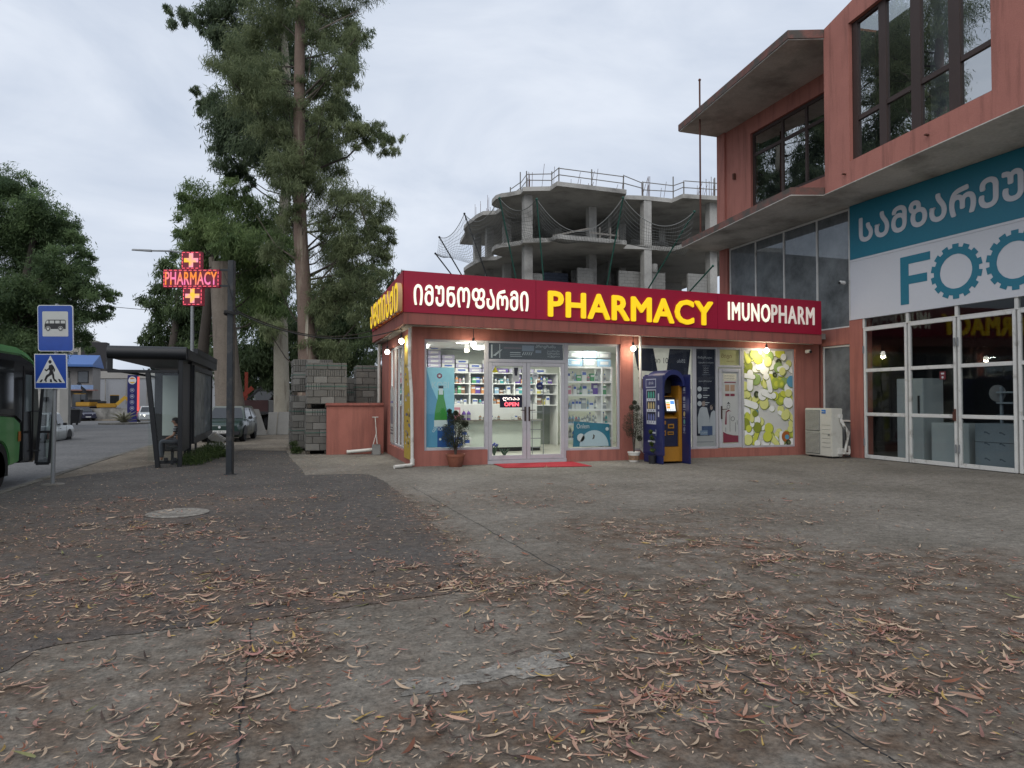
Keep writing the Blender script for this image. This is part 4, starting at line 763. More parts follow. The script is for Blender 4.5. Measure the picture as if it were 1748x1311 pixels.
# ------------------------------------------------------------------ outdoor AC unit
t = thing('ac_unit', 'cream outdoor air conditioner unit with two grilles beside the glass recess', 'air conditioner', (14.1, 15.2, 0))
d = MB(); d.box((13.93,14.74,.05),(14.3,15.75,1.36)); d.build('casing', M['ac'], t, bevel=.02)
d = MB(); [d.box((13.95,y,.0),(14.28,y+.08,.05)) for y in (14.85,15.55)]; d.build('foot', M['black'], t)
for z0, z1 in ((.1,.70),(.73,1.31)):
    d = MB(); d.box((13.918,15.17,z0),(13.93,15.71,z1)); g_ = d.build('grille', M['acgrille'], t)
    d = MB(); k = z0+.03
    while k < z1-.02: d.box((13.905,15.18,k),(13.918,15.7,k+.012)); k += .032
    d.build('slats', M['ac'], g_)
d = MB(); d.box((13.92,14.96,1.22),(13.93,15.10,1.32)); d.build('logo_plate', mat('logo blue', (.02,.15,.45), .5), t)
d = MB(); d.text('Midea', (13.915,15.09,1.25), (0,-1,0), UZ, .11, .035, .002, 0, .02); d.build('lettering', M['ptxt'], t)
d = MB(); [d.box((13.924,14.8,z),(13.93,15.1,z+.006)) for z in (.3,.42,.54,.66,.78,.9)]; d.box((13.922,14.82,.62),(13.93,14.88,.66)); d.build('seam', M['acgrille'], t)
d = MB(); d.tube([(14.2,14.72,1.18),(14.2,14.7,1.0),(14.3,14.66,.85),(14.42,14.68,.6),(14.4,14.75,.3),(14.3,14.7,.12)], .03, 8).tube([(14.2,14.72,1.1),(14.25,14.66,.9),(14.5,14.75,.7),(14.52,14.85,.35),(14.5,14.9,.1)], .04, 8).box((14.12,14.68,.12),(14.27,14.74,.28)).box((14.14,14.68,1.1),(14.24,14.74,1.2)).tube([(14.3,14.72,.15),(14.5,14.74,.12),(14.62,14.85,.2),(14.7,14.95,.3)], .035, 8); d.build('hose', M['pipe'], t, smooth=True)
d = MB(); d.tube([(14.19,14.71,1.05),(14.28,14.64,.85),(14.36,14.7,.5)], .015, 6).tube([(14.3,14.7,.08),(14.5,14.7,.05),(14.65,14.9,.1)], .02, 6); d.build('cable', M['wire'], t)
# parapet, dustpan
t = thing('parapet_wall', 'low salmon parapet wall between the block stacks and the shop', 'wall', (1.77, 20.45, 0)); d = MB(); d.box((1.05,20.33,-.1),(2.68,20.5,1.42)); d.build('wall', M['salmon'], t); d = MB(); d.box((1.02,20.28,1.42),(2.68,20.54,1.50)); d.build('coping', M['fascia'], t, bevel=.008)
t = thing('dustpan', 'long handled pale dustpan leaning at the parapet corner', 'dustpan', (2.42, 20.0, 0))
d = MB(); d.tube([(2.46,20.05,.3),(2.42,20.22,1.08)], .014, 8).tube([(2.33,20.22,1.08),(2.51,20.22,1.08)], .014, 8).tube([(2.44,20.08,.62),(2.34,20.0,.3)], .011, 8); d.build('handle', M['pipe'], t)
d = MB(); d.hexa([(2.28,19.82,.01),(2.54,19.82,.01),(2.58,20.1,.01),(2.30,20.1,.01),(2.30,19.84,.02),(2.52,19.84,.02),(2.56,20.12,.3),(2.32,20.12,.3)]); d.build('pan', mat('grey plastic pan', (.14,.14,.135), .5), t, bevel=.01)
def cctv(loc, d_, label):
    t = thing('security_camera', label, 'camera', loc); b = MB(); b.obox((loc[0]+d_[0]*.09,loc[1]+d_[1]*.09,loc[2]-.03), (.08,.2,.08), (0.15,0,math.atan2(-d_[0],d_[1]))); b.build('body', M['white'] , t, bevel=.02); b = MB(); b.tube([(loc[0]+d_[0]*.185,loc[1]+d_[1]*.185,loc[2]-.045),(loc[0]+d_[0]*.21,loc[1]+d_[1]*.21,loc[2]-.05)], .04, 12); b.build('lens', M['black'], t); b = MB(); b.tube([loc,(loc[0]+d_[0]*.08,loc[1]+d_[1]*.08,loc[2])], .02, 8); b.build('bracket', M['white'], t)
cctv((14.78,15.1,4.9), (-1,0), 'white security camera at the left edge of the food sign'); cctv((14.28,16.08,3.02), (0,-1), 'dark little camera under the canopy end beside the pill window')
# ------------------------------------------------------------------ food store building on the right
fb = thing('food_store_building', 'two storey salmon building with white glazed doors and a mirrored upper bay', 'building', (16, 12, 0))
XF = 14.85
d = MB(); d.box((XF-.03,14.55,-.1),(XF+.3,15.0,3.8)).box((XF,15.0,3.15),(XF+.3,16.1,3.62)).box((XF,15.0,-.1),(XF+.3,16.1,.14)).box((XF-.05,20.48,3.3),(XF+.3,20.95,7.0)).box((XF+.02,16.1,0),(XF+.25,20.5,3.58))
d.build('ground_wall', M['salmon'], fb)
d = MB(); d.box((XF+.1,3,3.84),(XF+.3,15.0,7.0)); d.build('sign_backing_wall', M['conc_dk'], fb)
BP = Vector((13.4,14.33,0)); BD = Vector((-.112,-.9937,0)); BN = Vector((.9937,-.112,0))
def bp(s, z, k=0.): return BP + BD*s + BN*k + Vector((0,0,z))
def bslab(s0, s1, z0, z1, k0=0., k1=.3, z0b=None, z1b=None):
    z0b = z0 if z0b is None else z0b; z1b = z1 if z1b is None else z1b
    return [bp(s0,z0,k0), bp(s1,z0b,k0), bp(s1,z0b,k1), bp(s0,z0,k1), bp(s0,z1,k0), bp(s1,z1b,k0), bp(s1,z1b,k1), bp(s0,z1,k1)]
d = MB(); d.hexa(bslab(0,.95,7.0,11.4,0,.3,None,11.54)); d.hexa(bslab(.95,4.92,7.0,7.56)); d.hexa(bslab(.95,4.92,11.05,11.54,0,.3,None,12.1)); d.hexa(bslab(4.92,10.5,7.0,12.1,0,.3,None,12.6)); d.hexa(bslab(0,.3,7.0,11.38,.3,1.6))
d.build('bay_wall', M['salmon_up'], fb)
wing = [(13.24,20.95),(12.55,14.62),(13.37,14.36),(12.3,4.4),(16,4.4),(16,20.95)]
d = MB(); d.prism(wing, (0,0,6.98), (1,0,0), (0,1,0), (0,0,.02)); M['soff2'] = mat('stained soffit concrete', (.50,.485,.45), .92, .16, 1.3, 16, .3, dirt=(.20,.19,.17), dscale=.7, dlo=.45, dhi=.72); d.build('bay_soffit', M['soff2'], fb)
d = MB(); d.prism([(13.24,20.95),(12.55,14.62),(13.395,14.36),(14.85,14.36),(14.85,20.95)], (0,0,7.0), (1,0,0), (0,1,0), (0,0,.2))
M['rim'] = mat('stained red rim', (.19,.085,.07), .9, .25, 3, 40, .4, dirt=(.085,.075,.066), dscale=2.2, dlo=.38, dhi=.58)
d.build('wing_slab', [M['rim'], M['conc_dk']], fb)
d = MB(); d.prism([(13.14,20.98),(12.5,14.62),(13.36,14.30),(16,14.3),(16,20.98)], (0,0,11.17), (1,0,0), (0,1,0), (0,0,.22)); d.build('wing_roof', M['rim'], fb)
d = MB(); d.prism([(13.16,20.96),(12.53,14.65),(13.38,14.32),(16,14.32),(16,20.96)], (0,0,11.14), (1,0,0), (0,1,0), (0,0,.03)); d.build('wing_soffit', M['soff2'], fb)
d = MB(); X = 14.8
d.box((X,19.16,7.2),(X+.3,20.95,11.14)).box((X,14.3,7.2),(X+.3,19.16,8.1)).box((X,14.3,10.6),(X+.3,19.16,11.14)).box((X-.08,20.5,7.2),(X,20.95,11.14))
d.build('wing_wall', M['salmon_up'], fb)
d = MB(); d.box((X-.1,19.95,9.3),(X,20.02,9.5)); d.build('wall_lamp', M['rust'], fb)
window(15.6,19.16,8.1,10.6, mull=(16.65,17.7), rails=(9.85,), parent=fb, plane='X', X=X+.08, fw=.11, fmat='brownframe', gm='glass_up')
# bay window
d = MB(); f = .1
for s0, s1 in ((.95,1.14),(1.86,2.09),(2.83,3.1),(3.84,4.12),(4.88,4.92)): d.hexa(bslab(s0,s1,7.56,11.05,.1,.2))
for s0, s1 in ((1.14,1.86),(2.09,2.83),(3.1,3.84),(4.12,4.88)):
    for z0, z1 in ((7.56,7.62),(8.53,8.64),(10.98,11.05)): d.hexa(bslab(s0,s1,z0,z1,.11,.19))
o = d.build('bay_window', M['brownframe'], fb)
d = MB(); d.add([bp(.97,7.58,.15), bp(4.9,7.58,.15), bp(4.9,11.03,.15), bp(.97,11.03,.15)], [(0,1,2,3)]); d.build('pane', M['glass_up'], o)
# pale sheet added behind the two right panes to weaken their reflections
d = MB(); d.hexa(bslab(3.0,5.0,7.5,11.1,.45,.47)); d.build('pale_backing', mat('grey blind', (.46,.50,.54), .8, .04, 1, 6), fb)
# room behind the upper glass, dimness put into its colour; dark lining added
d = MB(); d.box((15.6,14.4,7.3),(15.7,20.9,11.1)); d.hexa(bslab(.34,5.4,7.05,11.3,1.3,1.4)); d.hexa(bslab(.302,.33,7.05,11.3,.31,1.3)); d.build('inner_wall_and_lining', mat('dim room', (.05,.055,.06), .9), fb)
d = MB()
for s in (.3,2.9): d.obox(bp(s+.5,7.28,-.04), (.12,.05,.03))
d.build('drain_spout', M['rust'], fb)
# middle glazing above the shop roof
window(15.0,20.46,3.6,6.96, mull=(16.26,17.68,19.05), parent=fb, plane='X', X=XF+.02, fw=.06, fmat='whiteframe', gm='glass_dust')
window(15.02,16.08,.16,3.14, rails=(1.0,), parent=fb, plane='X', X=XF+.04, fw=.05, fmat='whiteframe', gm='glass_dust')
# white glazed doors
for i, (y1, y0) in enumerate(((14.53,13.17),(13.13,11.84),(11.80,10.46),(10.42,9.1),(9.06,7.8),(7.76,6.5))):
    b = MB(); f = .07; X0, X1 = XF-.03, XF+.04
    b.box((X0,y0,.02),(X1,y0+f,3.53)).box((X0,y1-f,.02),(X1,y1,3.53))
    for z0, z1 in ((.02,.12),(1.16,1.25),(2.34,2.43),(3.45,3.53)): b.box((X0,y0+f,z0),(X1,y1-f,z1))
    dr = b.build('door', M['whiteframe'], fb, bevel=.008)
    g = MB(); g.add([(XF,y0+f,.1),(XF,y1-f,.1),(XF,y1-f,3.46),(XF,y0+f,3.46)], [(0,1,2,3)]); g.build('pane', M['glass_dk'], dr)
    h = MB(); [h.tube([(X0-.02,y1-.02 if i % 2 == 0 else y0+.02,z),(X0-.02,y1-.02 if i % 2 == 0 else y0+.02,z+.2)], .018, 8) for z in (.35,2.85)]; h.build('hinge', M['galv'], dr)
    if i == 1: h = MB(); h.box((X0-.02,y0+.01,1.1),(X0,y0+.06,1.38)).tube([(X0-.02,y0+.035,1.3),(X0-.07,y0+.035,1.3),(X0-.07,y0+.035,1.12)], .013, 8); h.build('handle', M['rust'], dr)
d = MB()
for y in (14.53,13.15,11.82,10.44,9.08,7.78): d.box((XF-.02,y-.04,3.56),(XF+.05,y+.04,3.84))
d.box((XF-.02,6.5,3.535),(XF+.05,14.55,3.56)); o = d.build('transom_frame', M['whiteframe'], fb)
g = MB(); g.add([(XF+.01,6.5,3.56),(XF+.01,14.5,3.56),(XF+.01,14.5,3.84),(XF+.01,6.5,3.84)], [(0,1,2,3)]); g.build('pane', M['glass_dk'], o)
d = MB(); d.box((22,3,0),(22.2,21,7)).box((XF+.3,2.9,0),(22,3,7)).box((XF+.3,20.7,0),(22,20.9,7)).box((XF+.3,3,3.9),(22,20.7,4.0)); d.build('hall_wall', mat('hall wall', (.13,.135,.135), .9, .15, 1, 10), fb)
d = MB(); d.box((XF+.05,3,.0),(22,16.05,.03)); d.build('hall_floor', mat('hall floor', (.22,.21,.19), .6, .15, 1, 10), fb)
# things standing in the hall
def boxy(name, label, cat, a, b, m, extra=None):
    t = thing(name, label, cat, ((a[0]+b[0])/2, (a[1]+b[1])/2, a[2])); d = MB(); d.box(a, b); d.build('body', m, t, bevel=.012)
    if extra: extra(t)
    return t
M['steel'] = mat('stainless steel', (.26,.31,.35), .38, .08, 2, 20, metal=.35)
M['fridge'] = mat('fridge white', (.42,.46,.47), .4, .05)
def fr(t): 
    d = MB(); d.box((15.47,13.40,1.2),(15.5,13.44,1.7)); d.build('handle', M['black'], t); d = MB(); d.box((15.492,13.72,.05),(15.5,13.73,2.0)); d.build('door_gap', M['black'], t)
boxy('tall_fridge', 'tall pale fridge cabinet behind the first glazed door of the hall', 'fridge', (15.5,13.3,.03), (16.2,14.1,2.15), M['fridge'], fr)
boxy('steel_counter', 'pale steel counter front behind the second glazed door', 'counter', (15.4,12.0,.03), (16.0,13.0,1.02), M['fridge'])
def film(t):
    d = MB()
    for y in (10.75,11.1,11.45):
        for z in (.25,.6,.85): d.add([(15.195,y,z),(15.195,y-.1,z-.05),(15.195,y-.12,z-.03),(15.195,y-.02,z+.02)], [(0,1,2,3)]); d.disc((15.194,y,z), (0,-1,0), (0,0,1), .022, 0, 6)
    d.build('film_print', mat('film mark', (.10,.13,.16), .5), t)
    d = MB(); d.box((15.194,10.5,.62),(15.2,11.7,.628)); d.build('seam', M['black'], t)
boxy('steel_counter', 'steel counter in printed protective film behind the third glazed door', 'counter', (15.2,10.5,.03), (15.9,11.7,1.05), M['steel'], film)
t = thing('steel_rack', 'dark steel slicing bench with rails behind the third glazed door', 'rack', (16.3, 11.0, 0)); d = MB()
for z in (1.2,1.5,1.75): d.box((15.9,10.3,z),(16.6,11.7,z+.04))
for y in (10.35,11.6): d.box((15.95,y,.0),(16.0,y+.05,1.9)).box((16.5,y,.0),(16.55,y+.05,1.9))
d.build('frame', M['steel'], t); d = MB(); d.lathe([(.01,0),(.2,.01),(.2,.03),(.01,.04)], (16.0,11.75,1.75), 20, 0, 'X'); d.build('wheel', M['galv'], t)
t = thing('alarm_sticker', 'small red and white alarm sticker on the second glazed door', 'sticker', (XF-.01, 12.2, 2.1)); d = MB(); d.box((XF-.012,12.12,2.08),(XF-.006,12.28,2.27)); d.build('sheet', mat('sticker wine', (.12,.02,.03), .5), t); d = MB(); d.box((XF-.014,12.16,2.2),(XF-.012,12.24,2.24)).disc((XF-.0135,12.2,2.13), (0,-1,0), UZ, .03, 0, 10); d.build('print', M['ptxt'], t)
# FOOD sign
fs = thing('food_store_sign', 'huge teal and white sign with gear shaped letters above the glazed doors', 'sign', (14.82, 11, 3.8))
d = MB(); d.box((14.8,3.5,3.80),(14.94,14.93,5.40)); d.build('white_panel', M['signwhite'], fs)
d = MB(); d.box((14.8,3.5,5.47),(14.93,14.93,6.97)); d.build('teal_panel', M['teal'], fs)
d = MB(); d.box((14.797,3.5,5.405),(14.93,14.93,5.465)); d.build('stripe', M['signwhite'], fs)
d = MB(); d.text('ᲡᲐᲛᲖᲐᲠᲔᲣᲚᲝ', (14.797,14.6,5.87), (0,-1,0), UZ, 6.15, .69, .006, 0, .03, gap=1.03); d.build('lettering', M['signwhite'], fs)
M['teal_l'] = mat('teal letter film', (.010,.150,.225), .4, .06, 1, 20, spec=.4); U = (0,-1,0); d = MB()
d.prism([(0,0),(.24,0),(.24,.5),(.76,.5),(.76,.71),(.24,.71),(.24,1.01),(.85,1.01),(.85,1.21),(0,1.21)], (14.798,13.30,4.0), U, UZ, (-.006,0,0))
def gear(cy, cz_, half=None):
    n = 14; ro, rr, ri = .65, .565, .405; P = []
    for i in range(n):
        a = 2*math.pi*(i+.5)/n
        for da, q in ((-.5,rr),(-.30,rr),(-.27,ro),(.27,ro),(.30,rr)): P.append((q, a+da*2*math.pi/n))
    m = len(P)
    v = [(14.798,cy-q*math.cos(a),cz_+q*math.sin(a)) for q, a in P] + [(14.798,cy-ri*math.cos(a),cz_+ri*math.sin(a)) for q, a in P]
    v += [(14.792,p[1],p[2]) for p in v]
    d.add(v, [(2*m+i, 2*m+(i+1)%m, 3*m+(i+1)%m, 3*m+i) for i in range(m)] + [(i, (i+1)%m, 2*m+(i+1)%m, 2*m+i) for i in range(m)] + [(m+i, m+(i+1)%m, 3*m+(i+1)%m, 3*m+i) for i in range(m)])
gear(11.79, 4.60); gear(10.42, 4.60)
D_ = [(0,0),(.45,0),(.75,.2),(.9,.6),(.75,1.0),(.45,1.21),(0,1.21)]
d.prism([(0,0),(.24,0),(.24,1.21),(0,1.21)], (14.798,9.6,4.0), U, UZ, (-.006,0,0)); d.prism([(.24,0),(.5,0),(.8,.2),(.95,.6),(.8,1.0),(.5,1.21),(.24,1.21),(.24,1.0),(.45,1.0),(.62,.85),(.7,.6),(.62,.35),(.45,.2),(.24,.2)], (14.798,9.6,4.0), U, UZ, (-.006,0,0))
d.build('lettering', M['teal'], fs)
# thin pole by the wing
t = thing('antenna_pole', 'thin rusty pole rising past the corner of the upper roof', 'pole', (13.25,19.8,7.2)); d = MB(); d.tube([(13.25,19.8,7.2),(13.25,19.8,12.5)], .03, 8); d.ball((13.25,19.8,12.5), .05, 0, 8, 6); d.build('pole', M['rust'], t)

# ------------------------------------------------------------------ unfinished concrete building behind
cb = thing('unfinished_building', 'unfinished concrete frame building with wavy open floors behind the shop', 'building', (19, 43, 0))
SP = [(12.2,41.1),(12.18,40.3),(12.4,39.8),(12.75,39.5),(13.3,38.8),(13.25,38.2),(14.75,37.6),(14.8,36.6),(19.4,36.75),(19.7,37.78),(21.05,37.5),(23.0,37.5),(23.1,36.4),(30,35.6),(32,52),(13,53),(12.6,49.6),(12.12,48.2),(12.08,47.2),(12.2,45),(12.4,44),(13.2,43.6),(13.3,42.4),(12.6,42.0),(12.3,41.6)]
for z in (14.08,10.98,7.88,4.78): d = MB(); d.prism(SP, (0,0,z), (1,0,0), (0,1,0), (0,0,.26)); d.build('floor_slab', M['conc'], cb)
for x, y in ((13.8,39.0),(18.65,40.2),(21.3,37.8),(25.5,36.95),(14.33,44.76),(13.75,47.08),(13.45,49.3),(18.6,46),(22.5,43.5),(26,44),(16.4,50)):
    d = MB()
    for z0, z1 in ((-.5,4.78),(5.04,7.88),(8.14,10.98),(11.24,14.08)): d.box((x-.26,y-.26,z0),(x+.26,y+.26,z1))
    d.build('column', M['conc'], cb)
d = MB()
for z0, z1 in ((8.14,10.98),(11.24,14.08)): d.box((17,47.5,z0),(30,47.7,z1)); d.box((20.5,41.5,z0),(20.7,47.5,z1)) 
d.build('core_wall', M['conc_dk'], cb)
M['brickinf'] = M['block_lt']
for (a, b_) in (((17.2,39.1,8.14),(18.3,39.25,9.89)),((19.7,38.35,8.14),(23.0,38.5,9.72)),((23.8,36.95,8.14),(25.2,37.1,9.55)),((14.1,39.3,8.14),(15.0,39.45,9.4)),((15.45,40.4,8.14),(17.1,40.5,9.75)),((18.9,44.0,8.14),(22.2,44.15,10.7)),((23.0,43.6,8.14),(26.0,43.75,10.2)),((23.4,43.7,11.24),(26.5,43.85,13.2)),((15.0,45.2,11.24),(17.2,45.35,12.6))):
    d = MB(); z = a[2]; k = 0
    while z < b_[2]-.05:
        x = a[0] - (.2 if k % 2 else 0)
        while x < b_[0]:
            x0 = max(x, a[0]); x1 = min(x+.39, b_[0])
            if x1-x0 > .05: d.box((x0,a[1],z),(x1,b_[1],min(z+.19,b_[2])))
            x += .4
        z += .2; k += 1
    d.build('infill_wall', M['block_lt'] if a[0] != 15.45 else mat('dark blue sheeting', (.04,.05,.075), .7), cb)
def edge(i0, i1): return [(SP[i][0]+.15*(1 if SP[i][0] < 14 else 0), SP[i][1]+.15) for i in range(i0, i1)]
rr = random.Random(9)
E = [(13.5,41.4),(13.7,40.0),(13.55,38.4),(14.95,37.8),(15.0,36.8),(19.3,36.95),(21.05,37.7),(23.1,37.5),(23.3,36.6),(29.5,35.8)]
d = MB()
for (x0, y0), (x1, y1) in zip(E[:-1], E[1:]):
    L_ = math.hypot(x1-x0, y1-y0); n = max(1, int(L_/1.7))
    for i in range(n): q = i/n; h = rr.uniform(.8,1.15) + (.4 if rr.random() < .2 else 0); d.box((x0+(x1-x0)*q-.027,y0+(y1-y0)*q-.027,14.34),(x0+(x1-x0)*q+.027,y0+(y1-y0)*q+.027,14.34+h))
    for z in (.45,.85): d.bar((x0,y0-.06,14.34+z+rr.uniform(-.05,.05)), (x1,y1-.06,14.34+z+rr.uniform(-.05,.05)), .022, .05)
d.build('timber_railing', mat('grey timber', (.17,.16,.145), .9, .2, 3, 30), cb)
def bar_(p0, p1, r_): d = MB(); d.tube([p0, p1], r_, 4); d.build('rebar', M['rust'], cb)
for x, y in ((13.8,39),(18.65,40.2),(21.3,37.8),(25.5,36.95),(14.33,44.76),(13.75,47.08)):
    for i in range(6): a = rr.uniform(-.25,.25); b_ = rr.uniform(-.25,.25); bar_((x+a,y+b_,14.3), (x+a*1.1,y+b_*1.1,14.34+rr.uniform(.8,1.4)), .016)
for i in range(24): x = rr.uniform(14,27); bar_((x,38.3+rr.random(),14.3), (x+rr.uniform(-.1,.1),38.3,14.34+rr.uniform(.7,1.7)), .013)
for i in range(7): x = rr.uniform(12.6,13.6); y = rr.uniform(43.8,49); bar_((x,y,14.3), (x,y,14.34+rr.uniform(.8,1.8)), .013)
d = MB(); d.box((15.2,37.4,11.24),(19.2,37.5,11.3)); [d.box((x,37.4,11.24),(x+.08,37.48,12.1)) for x in (17.9,18.6,19.1)]; d.bar((14.9,37.5,11.35),(17.2,37.4,11.95),.04,.1); d.bar((17.3,37.4,11.7),(19.2,37.4,11.65),.04,.1); d.build('floor_railing', mat('weathered plank', (.20,.185,.165), .9, .2, 3, 30), cb)
t = thing('plastic_barrel', 'pale barrel standing on the block wall of the unfinished building', 'barrel', (22.2,38.42,9.72)); d = MB(); d.lathe([(.2,0),(.24,.05),(.25,.3),(.25,.5),(.22,.55),(.01,.56)], (22.2,38.42,9.73), 14); d.build('barrel', M['conc'], t, smooth=True)
M['greenpole'] = mat('green pole', (.015,.075,.055), .6, .15)
PO = {'p1':((13.36,36.13,13.02),(14.3,37.4,8.2)),'p2':((18.04,34.6,13.1),(18.0,36.7,8.2)),'p3':((21.9,33.33,12.31),(20.9,37.4,8.0)),'p4':((11.64,37.75,13.37),(13.2,38.9,8.2)),'p5':((11.29,44.71,14.25),(13.0,43.9,9.0)),'p6':((9.88,46.23,12.89),(12.3,46.2,9.0)),'p7':((9.62,46.31,11.74),(12.3,47.4,9.0)),'p8':((23.5,33.9,9.4),(23.2,36.5,7.9))}
PLAB = {'p1':'green pole left of the middle column holding up the safety net','p2':'green pole under the middle of the wavy roof edge holding the nets','p3':'green pole nearest the salmon wing holding the right net','p4':'green pole at the rounded roof lobe holding the left net','p5':'dark pole at the far left lobe of the unfinished building','p6':'long dark pole leaning out over the left end of the sign','p7':'lowest dark pole leaning out at far left with drooping net','p8':'short green pole beside the salmon wing low over the sign'}
for k, (a, b_) in PO.items():
    t = thing('net_pole', PLAB[k], 'pole', b_, group='poles carrying the safety nets'); d = MB(); d.tube([a, b_], .045, 8); d.ball(a, .08, 0, 8, 6); d.build('pole', M['greenpole'] if k in ('p1','p2','p3','p4','p8') else M['anth'], t)
M['net'] = mat('net cord', (.13,.135,.13), .9, .1)
def net(label, A, B, C_, D_, sag, nu=30, nv=14):
    """cord net between the top points A, B and the lower points C_, D_"""
    A, B, C_, D_ = map(Vector, (A, B, C_, D_)); d = MB()
    def P(u, v):
        p = (A*(1-u)+B*u)*(1-v) + (C_*(1-u)+D_*u)*v
        return p + Vector((0,0,-sag*4*u*(1-u)*(1-v)**1.2 - .5*math.sin(math.pi*v)*(1+.3*math.sin(9*u))))
    for i in range(nu+1): d.tube([P(i/nu, j/nv) for j in range(nv+1)], .009, 3, 0, False)
    for j in range(nv+1): d.tube([P(i/nu, j/nv) for i in range(nu+1)], .011 if j else .025, 3, 0, False)
    tag(d.build('safety_net', M['net']), label, 'net', 'safety nets hung on poles around the unfinished building')
net('safety net sagging between the two middle green poles', PO['p1'][0], PO['p2'][0], (14.6,37.5,11.0), (19.0,36.6,11.0), 1.9)
net('safety net sagging between the middle pole and the salmon wing', PO['p2'][0], PO['p3'][0], (19.2,36.6,11.0), (23.2,36.4,10.5), 1.2)
net('safety net around the rounded lobe left of the first column', PO['p4'][0], PO['p1'][0], (12.9,39.5,11.0), (14.4,37.4,11.0), .7, 16)
net('safety net behind the rounded lobe on the far left face', PO['p5'][0], PO['p4'][0], (12.3,44.5,10.9), (12.8,39.8,11.0), .9, 30)
net('torn safety net drooping from the leaning dark poles at far left', PO['p6'][0], PO['p5'][0], PO['p7'][0], (12.2,44.8,10.8), .6, 20)
# ------------------------------------------------------------------ street furniture
VD = Vector((math.sin(R(-15.6)), math.cos(R(-15.6)), 0))      # looking along the pavement towards the bus stop pole
t = thing('bus_stop_sign', 'grey pole with a blue bus plate above a pedestrian crossing plate', 'road sign', (-4.18,14.8,0))
d = MB(); d.tube([(-4.18,14.8,0),(-4.15,14.8,3.4)], .035, 12); d.build('pole', M['galv'], t, smooth=True)
d = MB(); d.lathe([(.2,0),(.17,.015),(.01,.02)], (-4.18,14.8,.012), 16); d.build('footing', M['kerbm'], t)
M['signblue'] = mat('road sign blue', (.012,.05,.27), .35, .12, 2, 12, spec=.5)
M['signedge'] = mat('road sign white', (.50,.51,.52), .4, .05, 3, 20)
def plate(px, py, pz, u, w_, h, tilt): pass
u = Vector((.957,-.29,0)); n_ = Vector((-.29,-.957,0)); upv = Vector((-.03,.01,1)).normalized()
def rrect(w_, h, r_, n=5):
    P = []
    for cx, cy, a0 in ((w_-r_,r_,-90),(w_-r_,h-r_,0),(r_,h-r_,90),(r_,r_,180)):
        P += [(cx+r_*math.cos(R(a0+90*i/n)), cy+r_*math.sin(R(a0+90*i/n))) for i in range(n+1)]
    return P
o0 = Vector((-4.45,14.84,2.50)); up1 = (upv - u*.05).normalized(); up1 = Vector((.0,0,1)) - u*.03
d = MB(); d.prism(rrect(.655,.87,.05), o0, u, up1, n_*.02); d.build('bus_plate', M['signedge'], t)
d = MB(); q = o0+n_*.0215; d.flat([(a+.012, b+.012) for a, b in rrect(.631,.846,.045)], q, u, up1, 0)
q = q+n_*.0015; d.flat([(a+.09,b+.28) for a, b in rrect(.475,.47,.02)], q, u, up1, 1)
q = q+n_*.0015
d.flat([(.13,.42),(.13,.50),(.155,.57),(.19,.595),(.50,.595),(.52,.58),(.52,.42)], q, u, up1, 2)
q2 = q+n_*.0015
for a0, a1 in ((.225,.31),(.33,.41),(.43,.51)): d.flat([(a0,.525),(a1,.525),(a1,.578),(a0,.578)], q2, u, up1, 1)
d.flat([(.15,.525),(.205,.525),(.205,.578),(.175,.578)], q2, u, up1, 1)
for c_ in (.195,.425):
    d.flat([(c_+.047*math.cos(2*math.pi*i/18), .425+.047*math.sin(2*math.pi*i/18)) for i in range(18)], q2, u, up1, 1); d.flat([(c_+.04*math.cos(2*math.pi*i/18), .425+.04*math.sin(2*math.pi*i/18)) for i in range(18)], q2+n_*.001, u, up1, 2); d.flat([(c_+.024*math.cos(2*math.pi*i/18), .425+.024*math.sin(2*math.pi*i/18)) for i in range(18)], q2+n_*.002, u, up1, 1)
d.build('pictogram', [M['signblue'], mat('sign field', (.40,.40,.385), .45, .06, 2, 15), M['black']], t)
o0 = Vector((-4.50,14.86,1.80)); d = MB(); d.prism(rrect(.60,.655,.015), o0, u, up1, n_*.02); d.build('crossing_plate', M['signedge'], t)
d = MB(); q = o0+n_*.0215; d.flat([(.016,.016),(.584,.016),(.584,.639),(.016,.639)], q, u, up1, 0); q = q+n_*.0015; d.flat([(.03,.11),(.565,.11),(.30,.625)], q, u, up1, 1); q = q+n_*.0015
for P in ([(.09,.125),(.13,.125),(.16,.175),(.125,.175)],[(.2,.125),(.225,.125),(.225,.17),(.205,.17)],[(.285,.125),(.325,.125),(.32,.18),(.285,.18)],[(.39,.125),(.43,.125),(.395,.175),(.365,.175)],[(.46,.125),(.51,.125),(.465,.185),(.435,.185)]): d.flat(P, q, u, up1, 2)
fig = [[(.272,.44),(.33,.46),(.36,.40),(.34,.33),(.285,.33),(.265,.38)], [(.285,.335),(.34,.335),(.33,.27),(.25,.22),(.21,.15),(.175,.155),(.215,.25),(.27,.29)], [(.30,.335),(.345,.33),(.365,.27),(.37,.2),(.40,.15),(.365,.14),(.335,.2),(.325,.27)], [(.275,.44),(.265,.39),(.225,.355),(.195,.375),(.19,.35),(.225,.325),(.285,.37)], [(.33,.455),(.36,.42),(.385,.36),(.375,.32),(.35,.325),(.355,.36),(.325,.4)]]
for P in fig: d.flat(P, q, u, up1, 2)
d.flat([(.292+.03*math.cos(2*math.pi*i/14), .505+.034*math.sin(2*math.pi*i/14)) for i in range(14)], q, u, up1, 2)
d.build('pictogram', [M['signblue'], mat('sign triangle', (.46,.47,.46), .45, .06, 2, 15), M['black']], t)
